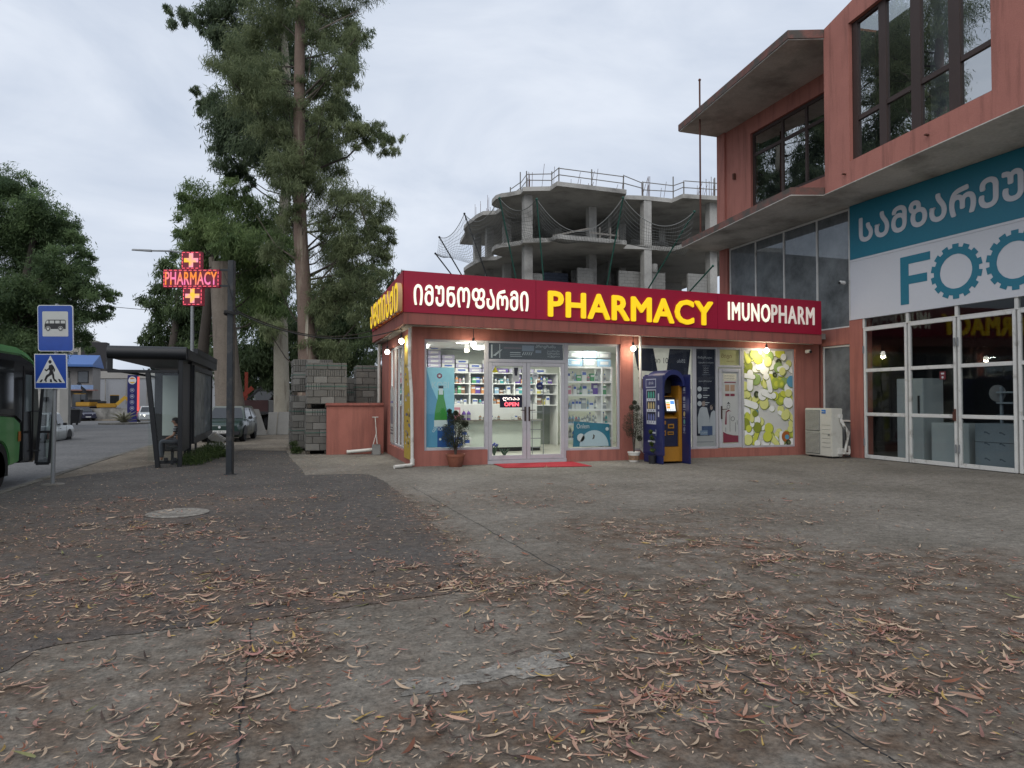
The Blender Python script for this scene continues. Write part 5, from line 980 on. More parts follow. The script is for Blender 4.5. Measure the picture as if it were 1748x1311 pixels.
# bus shelter
t = thing('bus_shelter', 'black framed bus shelter with glazed back wall and rounded roof edge', 'bus shelter', (-2.9,20.8,0))
d = MB(); d.box((-3.93,17.8,2.56),(-2.28,24.6,2.80)); d.tube([(-3.95,17.72,2.69),(-2.30,17.72,2.69)], .155, 20); d.box((-2.36,19.4,2.78),(-2.26,24.5,2.93)); d.build('roof', M['anth'], t, smooth=True)
d = MB()
for y in (17.75,19.3,23.9): d.box((-2.48,y-.05,0),(-2.38,y+.05,2.75))
d.box((-3.95,17.66,2.22),(-2.48,17.74,2.29)).box((-3.95,17.66,2.29),(-3.85,17.74,2.6)).box((-3.93,17.8,2.26),(-3.87,24.5,2.32)); d.bar((-3.12,17.7,2.22),(-2.88,17.66,0), .1, .1); d.box((-2.92,17.66,.1),(-2.48,17.72,.17)); d.box((-2.75,17.6,.16),(-2.67,17.66,.24)).box((-2.56,17.6,.16),(-2.48,17.66,.24)); d.box((-3.9,23.2,0),(-3.8,23.3,2.5))
d.build('frame', M['anth'], t, bevel=.008)
d = MB(); d.box((-2.46,17.8,.35),(-2.41,19.25,2.5)); d.build('back_panel', M['anth'], t)
d = MB(); d.box((-2.40,19.4,.48),(-2.33,19.5,2.5)).box((-2.40,23.7,.48),(-2.33,23.8,2.5)).box((-2.40,19.5,.44),(-2.33,23.7,.62)).box((-2.40,19.5,2.36),(-2.33,23.7,2.5)); o = d.build('display_frame', M['anth'], t)
d = MB(); d.add([(-2.36,19.5,.62),(-2.36,23.7,.62),(-2.36,23.7,2.36),(-2.36,19.5,2.36)], [(0,1,2,3)]); d.build('pane', M['glass_dust'], o)
d = MB(); d.box((-2.375,19.52,.62),(-2.37,23.68,2.36)); d.build('backing_sheet', mat('mottled reflection sheet', (.24,.25,.24), .7, .35, 1.6, 9), o)  # blurry building reflection of the pane put into a mottled grey sheet
d = MB(); d.box((-3.82,23.1,.02),(-2.95,23.32,2.42)); o = d.build('end_panel', M['anth'], t, bevel=.02); d = MB(); d.box((-3.66,23.08,.5),(-3.0,23.1,2.34)); d.build('poster_field', mat('blank poster', (.40,.45,.43), .5, .04, 1, 8), o)
d = MB(); d.add([(-3.1,17.7,.17),(-2.48,17.7,.17),(-2.48,17.7,2.22),(-3.1,17.7,2.22)], [(0,1,2,3)]); d.build('side_glass', M['glass'], t)
d = MB(); d.box((-2.78,18.3,.40),(-2.48,23.0,.45)); [d.box((-2.72,y,0),(-2.66,y+.06,.40)) for y in (18.4,20.5,22.8)]; d.build('bench', M['anth'], t)
# person on the bench
def skin(name, joints, bones, material, parent, sub=2):
    me = bpy.data.meshes.new(name); me.from_pydata([j[:3] for j in joints], bones, []); ob = bpy.data.objects.new(name+'_rig', me); C.objects.link(ob)
    ob.modifiers.new('skin', 'SKIN'); ob.modifiers.new('sub', 'SUBSURF').levels = sub
    sv = me.skin_vertices[0].data
    for i, j in enumerate(joints): sv[i].radius = (j[3], j[4] if len(j) > 4 else j[3]); sv[i].use_root = (i == 0)
    bpy.context.view_layer.update()
    m2 = bpy.data.meshes.new_from_object(ob.evaluated_get(bpy.context.evaluated_depsgraph_get())); bpy.data.objects.remove(ob); bpy.data.meshes.remove(me)
    m2.materials.clear(); m2.materials.append(material); m2.polygons.foreach_set('use_smooth', [True]*len(m2.polygons)); m2.name = name
    o = bpy.data.objects.new(name, m2); C.objects.link(o); o.parent = parent; return o
pr = thing('person', 'person with dark hair in a striped shirt and grey trousers sitting in the shelter', 'person', (-2.68,19.35,.45), R(90))
# local frame: +Y looks towards the road, Z from the seat, scale of a slight person
k = .86
def J(x, y, z, r_, r2=None): return (x*k, y*k, z*k, r_*k, (r2 or r_)*k)
skinm = mat('skin', (.32,.17,.11), .6, .06, 4, 20)
body = [J(0,0,.1,.12), J(0,.02,.3,.12,.10), J(0,.05,.48,.13,.10), J(0,.07,.56,.055), J(0,.09,.61,.05), J(0,.12,.69,.072,.085), J(0,.115,.78,.078,.085),
        J(.17,.06,.53,.05), J(.22,.10,.28,.042), J(.16,.32,.16,.033), J(-.17,.06,.53,.05), J(-.22,.10,.28,.042), J(-.14,.33,.17,.033),
        J(.10,.05,.08,.085), J(.12,.45,.10,.07), J(.12,.47,-.46,.042), J(-.10,.05,.08,.085), J(-.12,.45,.10,.07), J(-.12,.44,-.46,.042)]
bones = [(0,1),(1,2),(2,3),(3,4),(4,5),(5,6),(2,7),(7,8),(8,9),(2,10),(10,11),(11,12),(0,13),(13,14),(14,15),(0,16),(16,17),(17,18)]
skin('body', body, bones, skinm, pr)
stripes = bpy.data.materials.new('striped shirt'); stripes.use_nodes = True; nt = stripes.node_tree; tc = nt.nodes.new('ShaderNodeTexCoord'); wv = nt.nodes.new('ShaderNodeTexWave'); wv.bands_direction = 'Z'; wv.inputs['Scale'].default_value = 5.5; cr = nt.nodes.new('ShaderNodeValToRGB'); cr.color_ramp.interpolation = 'CONSTANT'; cr.color_ramp.elements[0].color = (.012,.014,.022,1); cr.color_ramp.elements[1].position = .72; cr.color_ramp.elements[1].color = (.35,.36,.38,1)
nt.links.new(tc.outputs['Object'], wv.inputs['Vector']); nt.links.new(wv.outputs['Fac'], cr.inputs['Fac']); nt.links.new(cr.outputs['Color'], nt.nodes['Principled BSDF'].inputs['Base Color'])
skin('shirt', [J(0,0,.0,.14), J(0,.02,.3,.135,.115), J(0,.05,.5,.14,.115), J(.18,.06,.52,.062), J(.22,.09,.36,.055), J(-.18,.06,.52,.062), J(-.22,.09,.36,.055)], [(0,1),(1,2),(2,3),(3,4),(2,5),(5,6)], stripes, pr)
skin('trousers', [J(0,-.01,.14,.13), J(.10,.05,.08,.10), J(.12,.46,.10,.085), J(.12,.47,-.40,.062), J(-.10,.05,.08,.10), J(-.12,.46,.10,.085), J(-.12,.44,-.40,.062)], [(0,1),(1,2),(2,3),(0,4),(4,5),(5,6)], mat('grey trousers', (.085,.095,.115), .9, .12, 4, 30), pr)
f = MB(); f.ball((0,.095*k,.735*k), 1, 0, 18, 12, (.080*k,.098*k,.070*k)); f.ball((0,.055*k,.69*k), 1, 0, 16, 10, (.072*k,.055*k,.085*k)); f.build('hair', mat('dark hair', (.012,.010,.010), .6, .2, 5, 40), pr, local=True, smooth=True)
for sx in (1,-1):
    skin('shoe', [J(sx*.12,.45,-.46,.048), J(sx*.12,.56,-.475,.042), J(sx*.12,.65,-.485,.032)], [(0,1),(1,2)], mat('pale shoe', (.42,.41,.38), .7), pr)
    for f_ in range(5): skin('finger', [J(sx*.15,.34,.15,.016), J(sx*(.13+.012*f_),.40-.006*f_,.145,.010), J(sx*(.125+.012*f_),.435-.008*abs(f_-2),.12,.008)] if f_ < 4 else [J(sx*.15,.33,.16,.016), J(sx*.115,.36,.165,.011), J(sx*.10,.385,.15,.009)], [(0,1),(1,2)], skinm, pr, 1)
f = MB(); hy = .13
f.ball((0,(.195)*k,.675*k), .017*k, 0, 8, 6); [f.ball((sx*.068*k,.11*k,.685*k), .022*k, 0, 8, 6) for sx in (1,-1)]; f.box((-.020*k,.183*k,.640*k),(.020*k,.192*k,.646*k), 1); [f.ball((sx*.030*k,.180*k,.700*k), .010*k, 1, 8, 6) for sx in (1,-1)]
f.build('face', [skinm, M['black']], pr, local=True, smooth=True)
# weeds and rubble at the shelter
g = np.random.default_rng(4)
def grass(label, pts, n, seed):
    t = thing('weed_patch', label, 'weeds', (pts[0][0], pts[0][1], 0)); c, dd, s, Ln, Wd, col = leafcloud(int(n*1.8), seed, pts, (.03,.13), .16, ((.03,.055,.018),(.085,.12,.04)), -.5)
    c[:,2] = np.abs(c[:,2])*.6 + .03; o = quads('foliage', c, dd, s, Ln, Wd, col, M['leaf'], t, tuple(t.location)); return t
grass('green weeds growing along the foot of the bus shelter', [(-2.25,18.2,.08,.35),(-2.2,18.9,.12,.4),(-2.1,19.7,.15,.4),(-2.05,20.6,.15,.4),(-1.95,21.4,.15,.35),(-2.1,22.2,.2,.35),(-1.75,20.4,.05,.3)], 3800, 11)
grass('pale green weed beside the corner of the block stacks', [(.2,20.9,.2,.16),(.16,21.0,.45,.14),(.24,20.9,.1,.2)], 420, 12)
for lab, c_, s_, rot in (('concrete lump half hidden in the weeds beside the shelter',(-2.0,22.3,.14),(.5,.45,.26),(.1,.05,.4)),('tilted pale stone slab lying on the lump beside the shelter',(-2.05,22.4,.42),(.5,.12,.28),(.7,.5,.8))):
    d = MB(); d.obox(c_, s_, rot); tag(d.build('rubble_block', M['conc'], bevel=.03), lab, 'rubble')
# pharmacy cross on its post
pst = thing('sign_post', 'tall square dark post carrying the red pharmacy cross', 'post', (-1.16,15.57,0))
d = MB(); d.obox((-1.17,15.57,2.28), (.128,.128,4.56), (0,0,R(-18))); d.build('post', M['post'], pst, bevel=.01); d = MB(); d.lathe([(.13,0),(.13,.012),(.01,.012)], (-1.16,15.57,.01), 16); d.build('base_plate', M['post'], pst)
d = MB(); [d.bar((-1.2,15.58,z),(-1.42,15.65,z),.04,.04) for z in (4.02,4.36)]; d.build('arm', M['post'], pst)
d = MB()
for j in range(3): d.tube([(-1.17+.14*math.cos(a), 15.56+.14*math.sin(a), 3.42+.02*j+.02*math.sin(2*a)) for a in [2*math.pi*i/16 for i in range(17)]], .012, 5)
d.tube([(-1.33,15.6,4.3),(-1.22,15.5,4.0),(-1.12,15.48,3.6),(-1.02,15.5,3.45)], .008, 5); d.build('cable_coil', M['wire'], pst)
cr_ = thing('pharmacy_cross', 'glowing red LED cross reading pharmacy mounted on the dark post', 'sign', (-1.95,15.83,3.6))
u = Vector((.949,-.316,0)); n_ = Vector((-.316,-.949,0)); o0 = Vector((-2.53,16.03,0))
def at_(a, z, k_=0.): return o0 + u*a + n_*k_ + Vector((0,0,z))
BX = [(0,1.19,3.985,4.365),(.385,.80,4.37,4.745),(.42,.835,3.60,3.98)]
d = MB()
for a0, a1, z0, z1 in BX: d.hexa([at_(a0,z0,-.06),at_(a1,z0,-.06),at_(a1,z0,.06),at_(a0,z0,.06),at_(a0,z1,-.06),at_(a1,z1,-.06),at_(a1,z1,.06),at_(a0,z1,.06)])
d.build('case', emat('dark red lit panel', (.085,.0,.010), .7), cr_)
def ledmat(name, ca, cb_, s, sc):
    m = bpy.data.materials.new(name); m.use_nodes = True; nt = m.node_tree; b = nt.nodes['Principled BSDF']; tc = nt.nodes.new('ShaderNodeTexCoord'); no = nt.nodes.new('ShaderNodeTexNoise'); no.inputs['Scale'].default_value = sc; cr = nt.nodes.new('ShaderNodeValToRGB')
    cr.color_ramp.elements[0].position = .42; cr.color_ramp.elements[0].color = (*ca, 1); cr.color_ramp.elements[1].position = .56; cr.color_ramp.elements[1].color = (*cb_, 1)
    nt.links.new(tc.outputs['Object'], no.inputs['Vector']); nt.links.new(no.outputs['Fac'], cr.inputs['Fac']); nt.links.new(cr.outputs['Color'], b.inputs['Emission Color']); b.inputs['Emission Strength'].default_value = s; b.inputs['Base Color'].default_value = (.02,.005,.01,1); return m
d = MB(); d.text('PHARMACY', at_(.045,4.03,.062), u, (0,0,1), 1.10, .285, .006, 0, .016, gap=1.06); d.build('lettering', ledmat('led orange pink', (1,.27,.02), (1,.20,.50), .92, 2.1), cr_)
d = MB()
for cx, cz_ in ((.592,4.56),(.627,3.80)):
    for a0, a1, z0, z1 in ((-.15,.15,-.045,.045),(-.045,.045,-.15,-.0452),(-.045,.045,.0452,.15)): d.hexa([at_(cx+a0,cz_+z0,.061),at_(cx+a1,cz_+z0,.061),at_(cx+a1,cz_+z0,.066),at_(cx+a0,cz_+z0,.066),at_(cx+a0,cz_+z1,.061),at_(cx+a1,cz_+z1,.061),at_(cx+a1,cz_+z1,.066),at_(cx+a0,cz_+z1,.066)])
d.build('plus_symbol', ledmat('led yellow pink', (1,.58,.02), (1,.33,.5), .95, 3.), cr_)
d = MB(); h = .009
for a0, a1, z0, z1 in BX:
    n = max(3, int((a1-a0)/.10))
    for i in range(n):
        q0 = a0+.02+(a1-a0-.04)*i/n; q1 = q0+(a1-a0-.04)/n*.6
        for z in (z0+.02,z1-.02): d.hexa([at_(q0,z-h*.6,.061),at_(q1,z-h*.6,.061),at_(q1,z-h*.6,.065),at_(q0,z-h*.6,.065),at_(q0,z+h*.6,.061),at_(q1,z+h*.6,.061),at_(q1,z+h*.6,.065),at_(q0,z+h*.6,.065)])
    n = 4
    for i in range(n):
        z = z0+.04+(z1-z0-.06)*i/n; z_ = z+.05
        for a in (a0+.02,a1-.02): d.hexa([at_(a-h*.6,z,.061),at_(a+h*.6,z,.061),at_(a+h*.6,z,.065),at_(a-h*.6,z,.065),at_(a-h*.6,z_,.061),at_(a+h*.6,z_,.061),at_(a+h*.6,z_,.065),at_(a-h*.6,z_,.065)])
d.build('led_border', emat('led rose white', (1,.10,.14), .95), cr_)
# street lamp
t = thing('street_lamp', 'grey street lamp pole with a long arm behind the pharmacy cross', 'street lamp', (-4.3,35.1,gz(35))); d = MB(); d.tube([(-4.3,35.1,gz(35)),(-4.33,35.1,4.5),(-4.36,35.1,8.1),(-4.55,35.2,8.5),(-5.3,35.4,8.62),(-6.3,35.75,8.64)], [.1,.085,.07,.06,.045,.04], 10); d.build('pole', M['galv'], t, smooth=True); d = MB(); d.hexa([(-6.2,35.65,8.6),(-6.2,35.85,8.6),(-7.1,36.1,8.66),(-7.1,35.95,8.66),(-6.2,35.65,8.68),(-6.2,35.85,8.68),(-7.05,36.1,8.72),(-7.05,35.95,8.72)]); d.build('lamp_head', M['galv'], t)
def cable(label, A, B, sag, r_=.014, n=18):
    A, B = Vector(A), Vector(B); d = MB(); d.tube([A+(B-A)*(i/n)+Vector((0,0,-sag*4*(i/n)*(1-i/n))) for i in range(n+1)], r_, 5); tag(d.build('overhead_cable', M['wire']), label, 'cable')
cable('upper cable sagging from the cross post to the shop roof', (-1.08,15.55,3.5), (2.45,21.4,3.75), .35)
cable('lower cable sagging from the cross post to the shop corner', (-1.05,15.55,3.45), (2.55,16.3,3.3), .38)
cable('thin cable across the sky between the left trees', (-16,52,8.3), (-3,49,7.3), .2, .02)
# ------------------------------------------------------------------ block stacks
M['block_mid'] = mat('mid grey block', (.19,.185,.17), .95, .14, 2.5, 45, .5)
def block_pack(label, x0, y0, z0, nx, ny, rows, bw=.39, bd=.19, bh=.19, seed=0, rz=0., full=True):
    """a strapped pallet load; only the blocks on its faces are built"""
    t = thing('block_pallet', label, 'block stack', (x0, y0, z0), rz); r_ = random.Random(seed)
    W_, Dp = nx, ny; ids = 0
    core = MB(); core.box((.06,.06,.1),(W_-.06,Dp-.06,rows*(bh+.012)+.08)); core.build('inner_blocks', M['block'], t, local=True)
    for k_ in range(rows):
        z = .12+k_*(bh+.012); off = -.2 if k_ % 2 else 0.
        for face in (0, 1):
            L_ = W_ if face == 0 else Dp; a = off
            while a < L_-.02:
                a0 = max(a, 0); a1 = min(a+bw, L_)
                if a1-a0 > .08 and ids < 98:
                    ids += 1; j = r_.uniform(-.008,.008); b = MB()
                    def bb(q0, q1, zz0, zz1, dep0, dep1, m=0):
                        if face == 0: b.box((q0, dep0, zz0), (q1, dep1, zz1), m)
                        else: b.box((dep0, q0, zz0), (dep1, q1, zz1), m)
                    e0 = .2 if face == 1 and a0 < .1 else 0.; 
                    if a1-a0-e0 > .05: bb(a0+.004+e0, a1-.004, z, z+bh, j, .19)
                    if r_.random() < .3:
                        for q in np.arange(a0+.05, a1-.05, .07): bb(q, q+.018, z+.01, z+bh-.01, j-.004, j, 1)
                    if b.v: b.build('block', [M['block'] if r_.random() < .7 else M['block_mid'], M['dark']], t, local=True, bevel=.006, seg=1)
                a += bw+.006
    p = MB(); [p.box((q,0,.0),(q+.1,Dp,.1)) for q in (.02,W_/2-.05,W_-.12)]; p.build('pallet', mat('pallet timber', (.06,.05,.04), .9, .2, 4, 30), t, local=True)
    s_ = MB()
    for k_ in range(2, rows, 3): z = .12+k_*(bh+.012)+.1; s_.box((-.012,-.014,z),(W_+.01,-.011,z+.016)).box((-.014,-.012,z),(-.011,Dp,z+.016))
    s_.build('strap', mat('green strap', (.03,.12,.09), .5), t, local=True); return t
block_pack('lower strapped block stack at the left end of the salmon parapet', .48, 20.62, 0, 1.16, 1.5, 6, seed=1)
block_pack('upper strapped block stack beside the parapet, on the lower one', .50, 20.66, 1.36, 1.14, 1.45, 6, seed=2)
block_pack('tall rough block stack behind the left edge of the front stacks', .12, 22.2, gz(22), 1.2, 1.5, 8, seed=3, rz=R(4))
block_pack('rough block stack lying on the tall one behind the left edge', .15, 22.25, 1.74, 1.2, 1.4, 5, seed=4, rz=R(3))
block_pack('dark lower block stack beside the shop, behind the parapet', 2.02, 21.9, 0, 1.0, 1.5, 6, seed=5, rz=R(-2))
block_pack('pale upper block stack beside the shop, seen over the parapet', 2.02, 21.9, 1.36, 1.0, 1.4, 6, seed=6, rz=R(-2))
block_pack('narrow dark block stack in the gap between the two high stacks', 1.74, 23.4, 0, .5, 1.2, 11, seed=7)
# leaning slabs
for i, (x, y, w_, ln, dx, m_) in enumerate(((-1.95,35.0,.5,1.2,-.28,'conc_dk'),(-1.5,34.6,.55,1.25,-.40,'block_lt'),(-.98,35.0,.42,1.1,.06,'block_lt'),(-.55,35.0,.55,1.1,.08,'block_lt'))):
    lab = ('darker slab propped behind the green hatchback','long pale slab leaning steeply between hatchback and truck','narrow pale slab leaning on the pale trunk, left one','wider pale slab leaning on the pale trunk, right one')[i]
    z = gz(y); d = MB(); d.hexa([(x,y,z),(x+w_,y-.1,z),(x+w_,y-.02,z),(x,y+.08,z),(x+dx,y+.3,z+ln),(x+w_+dx,y+.2,z+ln),(x+w_+dx,y+.28,z+ln),(x+dx,y+.38,z+ln)]); tag(d.build('stone_slab', M[m_], bevel=.015), lab, 'slab', 'slabs leaning near the tree trunks')
# ------------------------------------------------------------------ vehicles
M['tyre'] = M['rubber']; M['rim_m'] = mat('wheel rim', (.25,.25,.26), .4, .1, 3, 20, metal=.6)
M['carglass'] = glass('car glass', (.25,.28,.30), 1.6, boost=.12)
def paint(name, c, m=0.): return mat(name, c, .32, .05, 2, 20, spec=.5, coat=.5, metal=m)
M['lamp_on'] = emat('lit headlamp', (1, .98, .82), 9); M['lamp_off'] = mat('headlamp', (.5,.52,.54), .2, .05); M['lamp_red'] = mat('rear lamp', (.16,.012,.012), .3, .1); M['num'] = mat('number plate', (.55,.55,.53), .5)
def wheel(t, x, y, r_, w_=.19, z=None):
    s = 1 if x > 0 else -1; z = r_ if z is None else z
    d = MB(); d.lathe([(r_*.62,-w_/2),(r_*.95,-w_/2),(r_,-w_*.35),(r_,w_*.35),(r_*.95,w_/2),(r_*.62,w_/2)], (x,y,z), 22, 0, 'X'); wh = d.build('wheel', M['tyre'], t, local=True, smooth=True)
    d = MB(); d.lathe([(.02,s*w_*.46),(r_*.3,s*w_*.44),(r_*.62,s*w_*.36),(r_*.62,s*w_*.1)], (x,y,z), 18, 0, 'X'); 
    d.build('rim', M['rim_m'], wh, local=True)
def car(name, label, loc, rz, L_, W_, H_, body, hood=.27, deck=.16, belt=.60, boxy=False, nose=.75, tail=.8, hatch=False, on=False, plate_=None, raked=.11):
    """local +Y forward; loft of cross sections"""
    t = thing(name, label, 'car', loc, rz); W2 = W_/2; r_ = .30; zb = .2; zB = belt*H_
    ys = [-.5,-.47,-.36,-.2,0,.2,.36,.46,.5]; top = [tail*zB+.12*(hatch), zB*.99, zB, zB, zB, zB, zB*.97, zB*.9 if not boxy else zB*.94, nose*zB]; wd = [.86,.95,1,1,1,1,.98,.93,.82]
    if boxy: wd = [.93,.97,1,1,1,1,.99,.97,.94]
    secs = []
    for y, zt, w_ in zip(ys, top, wd):
        w2 = W2*w_; lo = zb+(.12 if abs(y) > .48 else 0.)
        secs.append([(-w2*.92,y*L_,lo),(-w2,y*L_,lo+.14),(-w2,y*L_,zt-.13),(-w2*.93,y*L_,zt),(w2*.93,y*L_,zt),(w2,y*L_,zt-.13),(w2,y*L_,lo+.14),(w2*.92,y*L_,lo)])
    d = MB(); n = 8; vs = [p for s_ in secs for p in s_]
    d.add(vs, [(i*n+j, i*n+(j+1)%n, (i+1)*n+(j+1)%n, (i+1)*n+j) for i in range(len(secs)-1) for j in range(n)] + [tuple(range(n-1,-1,-1)), tuple((len(secs)-1)*n+j for j in range(n))])
    # greenhouse pillars and roof
    y0 = (-.5+deck)*L_; y1 = (.5-hood)*L_; ins = .16 if not boxy else .11; yr0 = y0+(.05 if hatch else .16 if not boxy else .12)*L_*.8; yr1 = y1-raked*L_; wb = W2*.92; wt = W2*.92-ins; zt = H_
    A = [(-wb,y0,zB-.01),(wb,y0,zB-.01),(wb,y1,zB-.01),(-wb,y1,zB-.01)]; B = [(-wt,yr0,zt-.05),(wt,yr0,zt-.05),(wt,yr1,zt-.05),(-wt,yr1,zt-.05)]; T_ = [(p[0]*.9,p[1]*.97 if p[1] < 0 else p[1]*.93,zt) for p in B]
    d.add(A+B+T_, [(4,5,1,0),(5,6,2,1),(6,7,3,2),(7,4,0,3),(8,9,5,4),(9,10,6,5),(10,11,7,6),(11,8,4,7),(11,10,9,8)])
    d.build('body', body, t, local=True, smooth=True, bevel=.018)
    def pane(name_, P, m=None):
        c = sum((Vector(p) for p in P), Vector())/4; nrm = (Vector(P[1])-Vector(P[0])).cross(Vector(P[3])-Vector(P[0])).normalized()
        if nrm.dot(c-Vector((0,(y0+y1)/2,zB+.1))) < 0: nrm = -nrm
        g = MB(); g.add([c+(Vector(p)-c)*.87+nrm*.022 for p in P]+[c+(Vector(p)-c)*.87+nrm*.012 for p in P], [(0,1,2,3),(7,6,5,4),(0,4,5,1),(1,5,6,2),(2,6,7,3),(3,7,4,0)]); g.build(name_, m or M['carglass_dk'], t, local=True)
    pane('windscreen', [A[3],A[2],B[2],B[3]]); pane('rear_window', [A[1],A[0],B[0],B[1]])
    for s in (0, 1):
        a0, a1, b0, b1 = (A[1],A[2],B[1],B[2]) if s == 0 else (A[0],A[3],B[0],B[3]); L3 = lambda p, q, f_: tuple(p[i]+(q[i]-p[i])*f_ for i in range(3))
        for f0, f1 in ((0,.48),(.5,1)): pane('side_window', [L3(a0,a1,f0),L3(a0,a1,f1),L3(b0,b1,f1),L3(b0,b1,f0)])
    for sx in (-1, 1):
        for y in (-.31*L_, .31*L_): wheel(t, sx*(W2-.10), y, r_)
        g = MB(); g.add([(sx*(W2+.003),y+.36*math.cos(a),.30+.36*math.sin(a)) for y in (-.31*L_,.31*L_) for a in [math.pi*i/12 for i in range(13)]], [tuple(range(13)), tuple(range(13,26))]); g.build('wheel_arch', M['black'], t, local=True)
        g = MB(); zz = nose*zB; g.obox((sx*W2*.62,L_*.488,zz-.06), (W2*.42,.07,.14), (0,0,sx*-.15)); g.build('headlight', M['lamp_on'] if on else M['lamp_off'], t, local=True, bevel=.015)
        g = MB(); g.obox((sx*W2*.70,-L_*.492,tail*zB-.06), (W2*.40,.05,.16)); g.build('tail_light', M['lamp_red'], t, local=True, bevel=.01)
        g = MB(); g.obox((sx*(W2+.07),y1-.1*L_,zB+.05), (.16,.09,.11)); g.build('mirror', M['black'], t, local=True, bevel=.02)
        g = MB(); g.obox((sx*(W2+.005),.02*L_,zB-.14), (.02,.14,.025)); g.obox((sx*(W2+.005),-.2*L_,zB-.14), (.02,.14,.025)); g.build('handle', M['black'], t, local=True)
        g = MB(); [g.box((sx*W2-.004,y-.004,.36),(sx*W2+.004,y+.004,zB-.05)) for y in (.21*L_,-.03*L_,-.26*L_)]; g.build('door_gap', M['black'], t, local=True)
    for s in (1,-1):
        g = MB(); g.obox((0,s*L_*.495,.36), (W_*.92,.12,.16)); g.build('bumper', M['black'] if boxy or hatch else body, t, local=True, bevel=.03)
        g = MB(); g.obox((0,s*(L_*.495+.065),.42), (.5,.012,.11)); pl = g.build('number_plate', M['num'], t, local=True)
        if plate_ and s == 1: g = MB(); g.text(plate_, (.21,L_*.495+.073,.385), (-1,0,0), UZ, .42, .07); g.build('lettering', M['black'], pl, local=True)
    g = MB(); g.obox((0,L_*.492,nose*zB-.07), (W2*.75,.05,.12)); g.build('grille', M['black'], t, local=True)
    if hatch: g = MB(); g.lathe([(.01,0),(.05,0),(.05,.01),(.01,.012)], (0,L_*.518,nose*zB-.06), 14, 0, 'Y'); g.build('badge', M['lamp_off'], t, local=True)
    return t
M['carglass_dk'] = mat('dark car window', (.02,.024,.028), .08, .1, 2, 10, spec=.8)
car('parked_car', 'dark green hatchback parked on the dirt beside the bus shelter', (-2.28,30.3,gz(30)), R(173), 3.75, 1.62, 1.40, paint('dark green paint',(.012,.032,.026)), hood=.26, deck=.02, belt=.63, hatch=True, plate_='CA 109 AC', tail=1.0, raked=.13)
car('car', 'boxy white saloon driving away on the road behind the bus', (-10.5,35.2,-.42), R(-2), 4.1, 1.62, 1.44, paint('white paint car',(.50,.53,.52)), hood=.30, deck=.22, belt=.60, boxy=True, nose=.85, tail=.9, raked=.08)
car('car', 'dark blue saloon with lit headlamps waiting beside the black bin', (-20.9,82.6,-.62), R(-148), 4.5, 1.78, 1.44, paint('dark blue paint',(.018,.018,.04)), belt=.64, on=False, nose=.78)
car('car', 'white saloon with glowing headlamps coming down the road', (-12.2,69.8,-.46), R(192), 4.5, 1.78, 1.45, paint('pearl white paint',(.50,.52,.52)), belt=.63, on=True, nose=.78)
# bus
t = thing('bus', 'green and black minibus with its front door folded open at the kerb', 'bus', (-6.3,13,-.13))
XR, XL = -5.22, -7.4
wc = (15.35,.28)
arch = [(wc[0]+.52*math.cos(R(a)), max(.3,wc[1]+.52*math.sin(R(a)))) for a in range(180,-1,-15)]
d = MB(); d.prism([(7,.3)]+arch+[(16.0,.3),(16.35,.33),(16.42,.8),(16.40,1.12),(16.1,1.24),(15,1.30),(7,1.32)], (XR,0,0), (0,1,0), UZ, (XL-XR,0,0)); d.build('body', paint('bus green', (.085,.27,.085)), t, bevel=.02)
d = MB(); d.prism([(7,1.33),(15,1.31),(16.12,1.25),(16.43,1.12),(16.44,.30),(17.28,.25),(17.40,.7),(17.48,1.35),(17.36,1.95),(17.05,2.38),(16.4,2.50),(7,2.47)], (XR+.012,0,0), (0,1,0), UZ, (XL-XR-.024,0,0)); d.build('cab', mat('bus black gloss', (.014,.014,.016), .16, .15, 1.5, 12, spec=.6), t, bevel=.03)
d = MB(); d.prism([(7,2.475),(16.4,2.505),(17.06,2.385),(17.37,1.96),(17.42,2.0),(17.12,2.46),(16.75,2.58),(16.2,2.66),(7,2.66)], (XR-.005,0,0), (0,1,0), UZ, (XL-XR+.01,0,0)); d.build('roof', paint('bus roof green', (.13,.36,.13)), t, bevel=.03, smooth=True)
M['busglass'] = mat('tinted bus glass', (.012,.014,.016), .06, .1, 2, 10, spec=.9)
for y0, y1, z0, z1 in ((12.2,13.9,1.42,2.38),(13.98,15.95,1.42,2.38)): d = MB(); d.box((XR+.013,y0,z0),(XR+.02,y1,z1)); d.build('side_window', M['busglass'], t)
d = MB(); d.box((XR+.013,16.62,1.35),(XR+.022,16.95,2.12)); d.build('door_window', mat('pale reflecting glass', (.12,.15,.16), .1, .3, 2, 6, spec=.9), t)
d = MB(); d.text('KOBIS', (XR+.02,16.05,1.34), (0,1,0), UZ, .3, .05); d.build('lettering', M['ptxt'], t) if False else None
d = MB(); d.lathe([(.23,-.14),(.36,-.14),(.385,-.08),(.385,.08),(.36,.14),(.23,.14)], (XR-.16,wc[0],.255), 26, 0, 'X'); wh = d.build('wheel', M['tyre'], t, smooth=True); d = MB(); d.lathe([(.02,.1),(.09,.12),(.1,.05),(.23,.1),(.24,0)], (XR-.16,wc[0],.255), 22, 0, 'X'); d.build('rim', M['rim_m'], wh)
d = MB(); d.prism([(wc[0]+.5*math.cos(R(a)), wc[1]+.5*math.sin(R(a))) for a in range(180,-1,-15)]+[(15.85,.1),(14.85,.1)], (XR-.02,0,0), (0,1,0), UZ, (-.5,0,0)); d.build('wheel_well', M['dark'], t)
d = MB()
for x in (XR+.06,XR+.30): d.bar((x,17.15,.22),(x+.09,17.22,2.05),.05,.05)
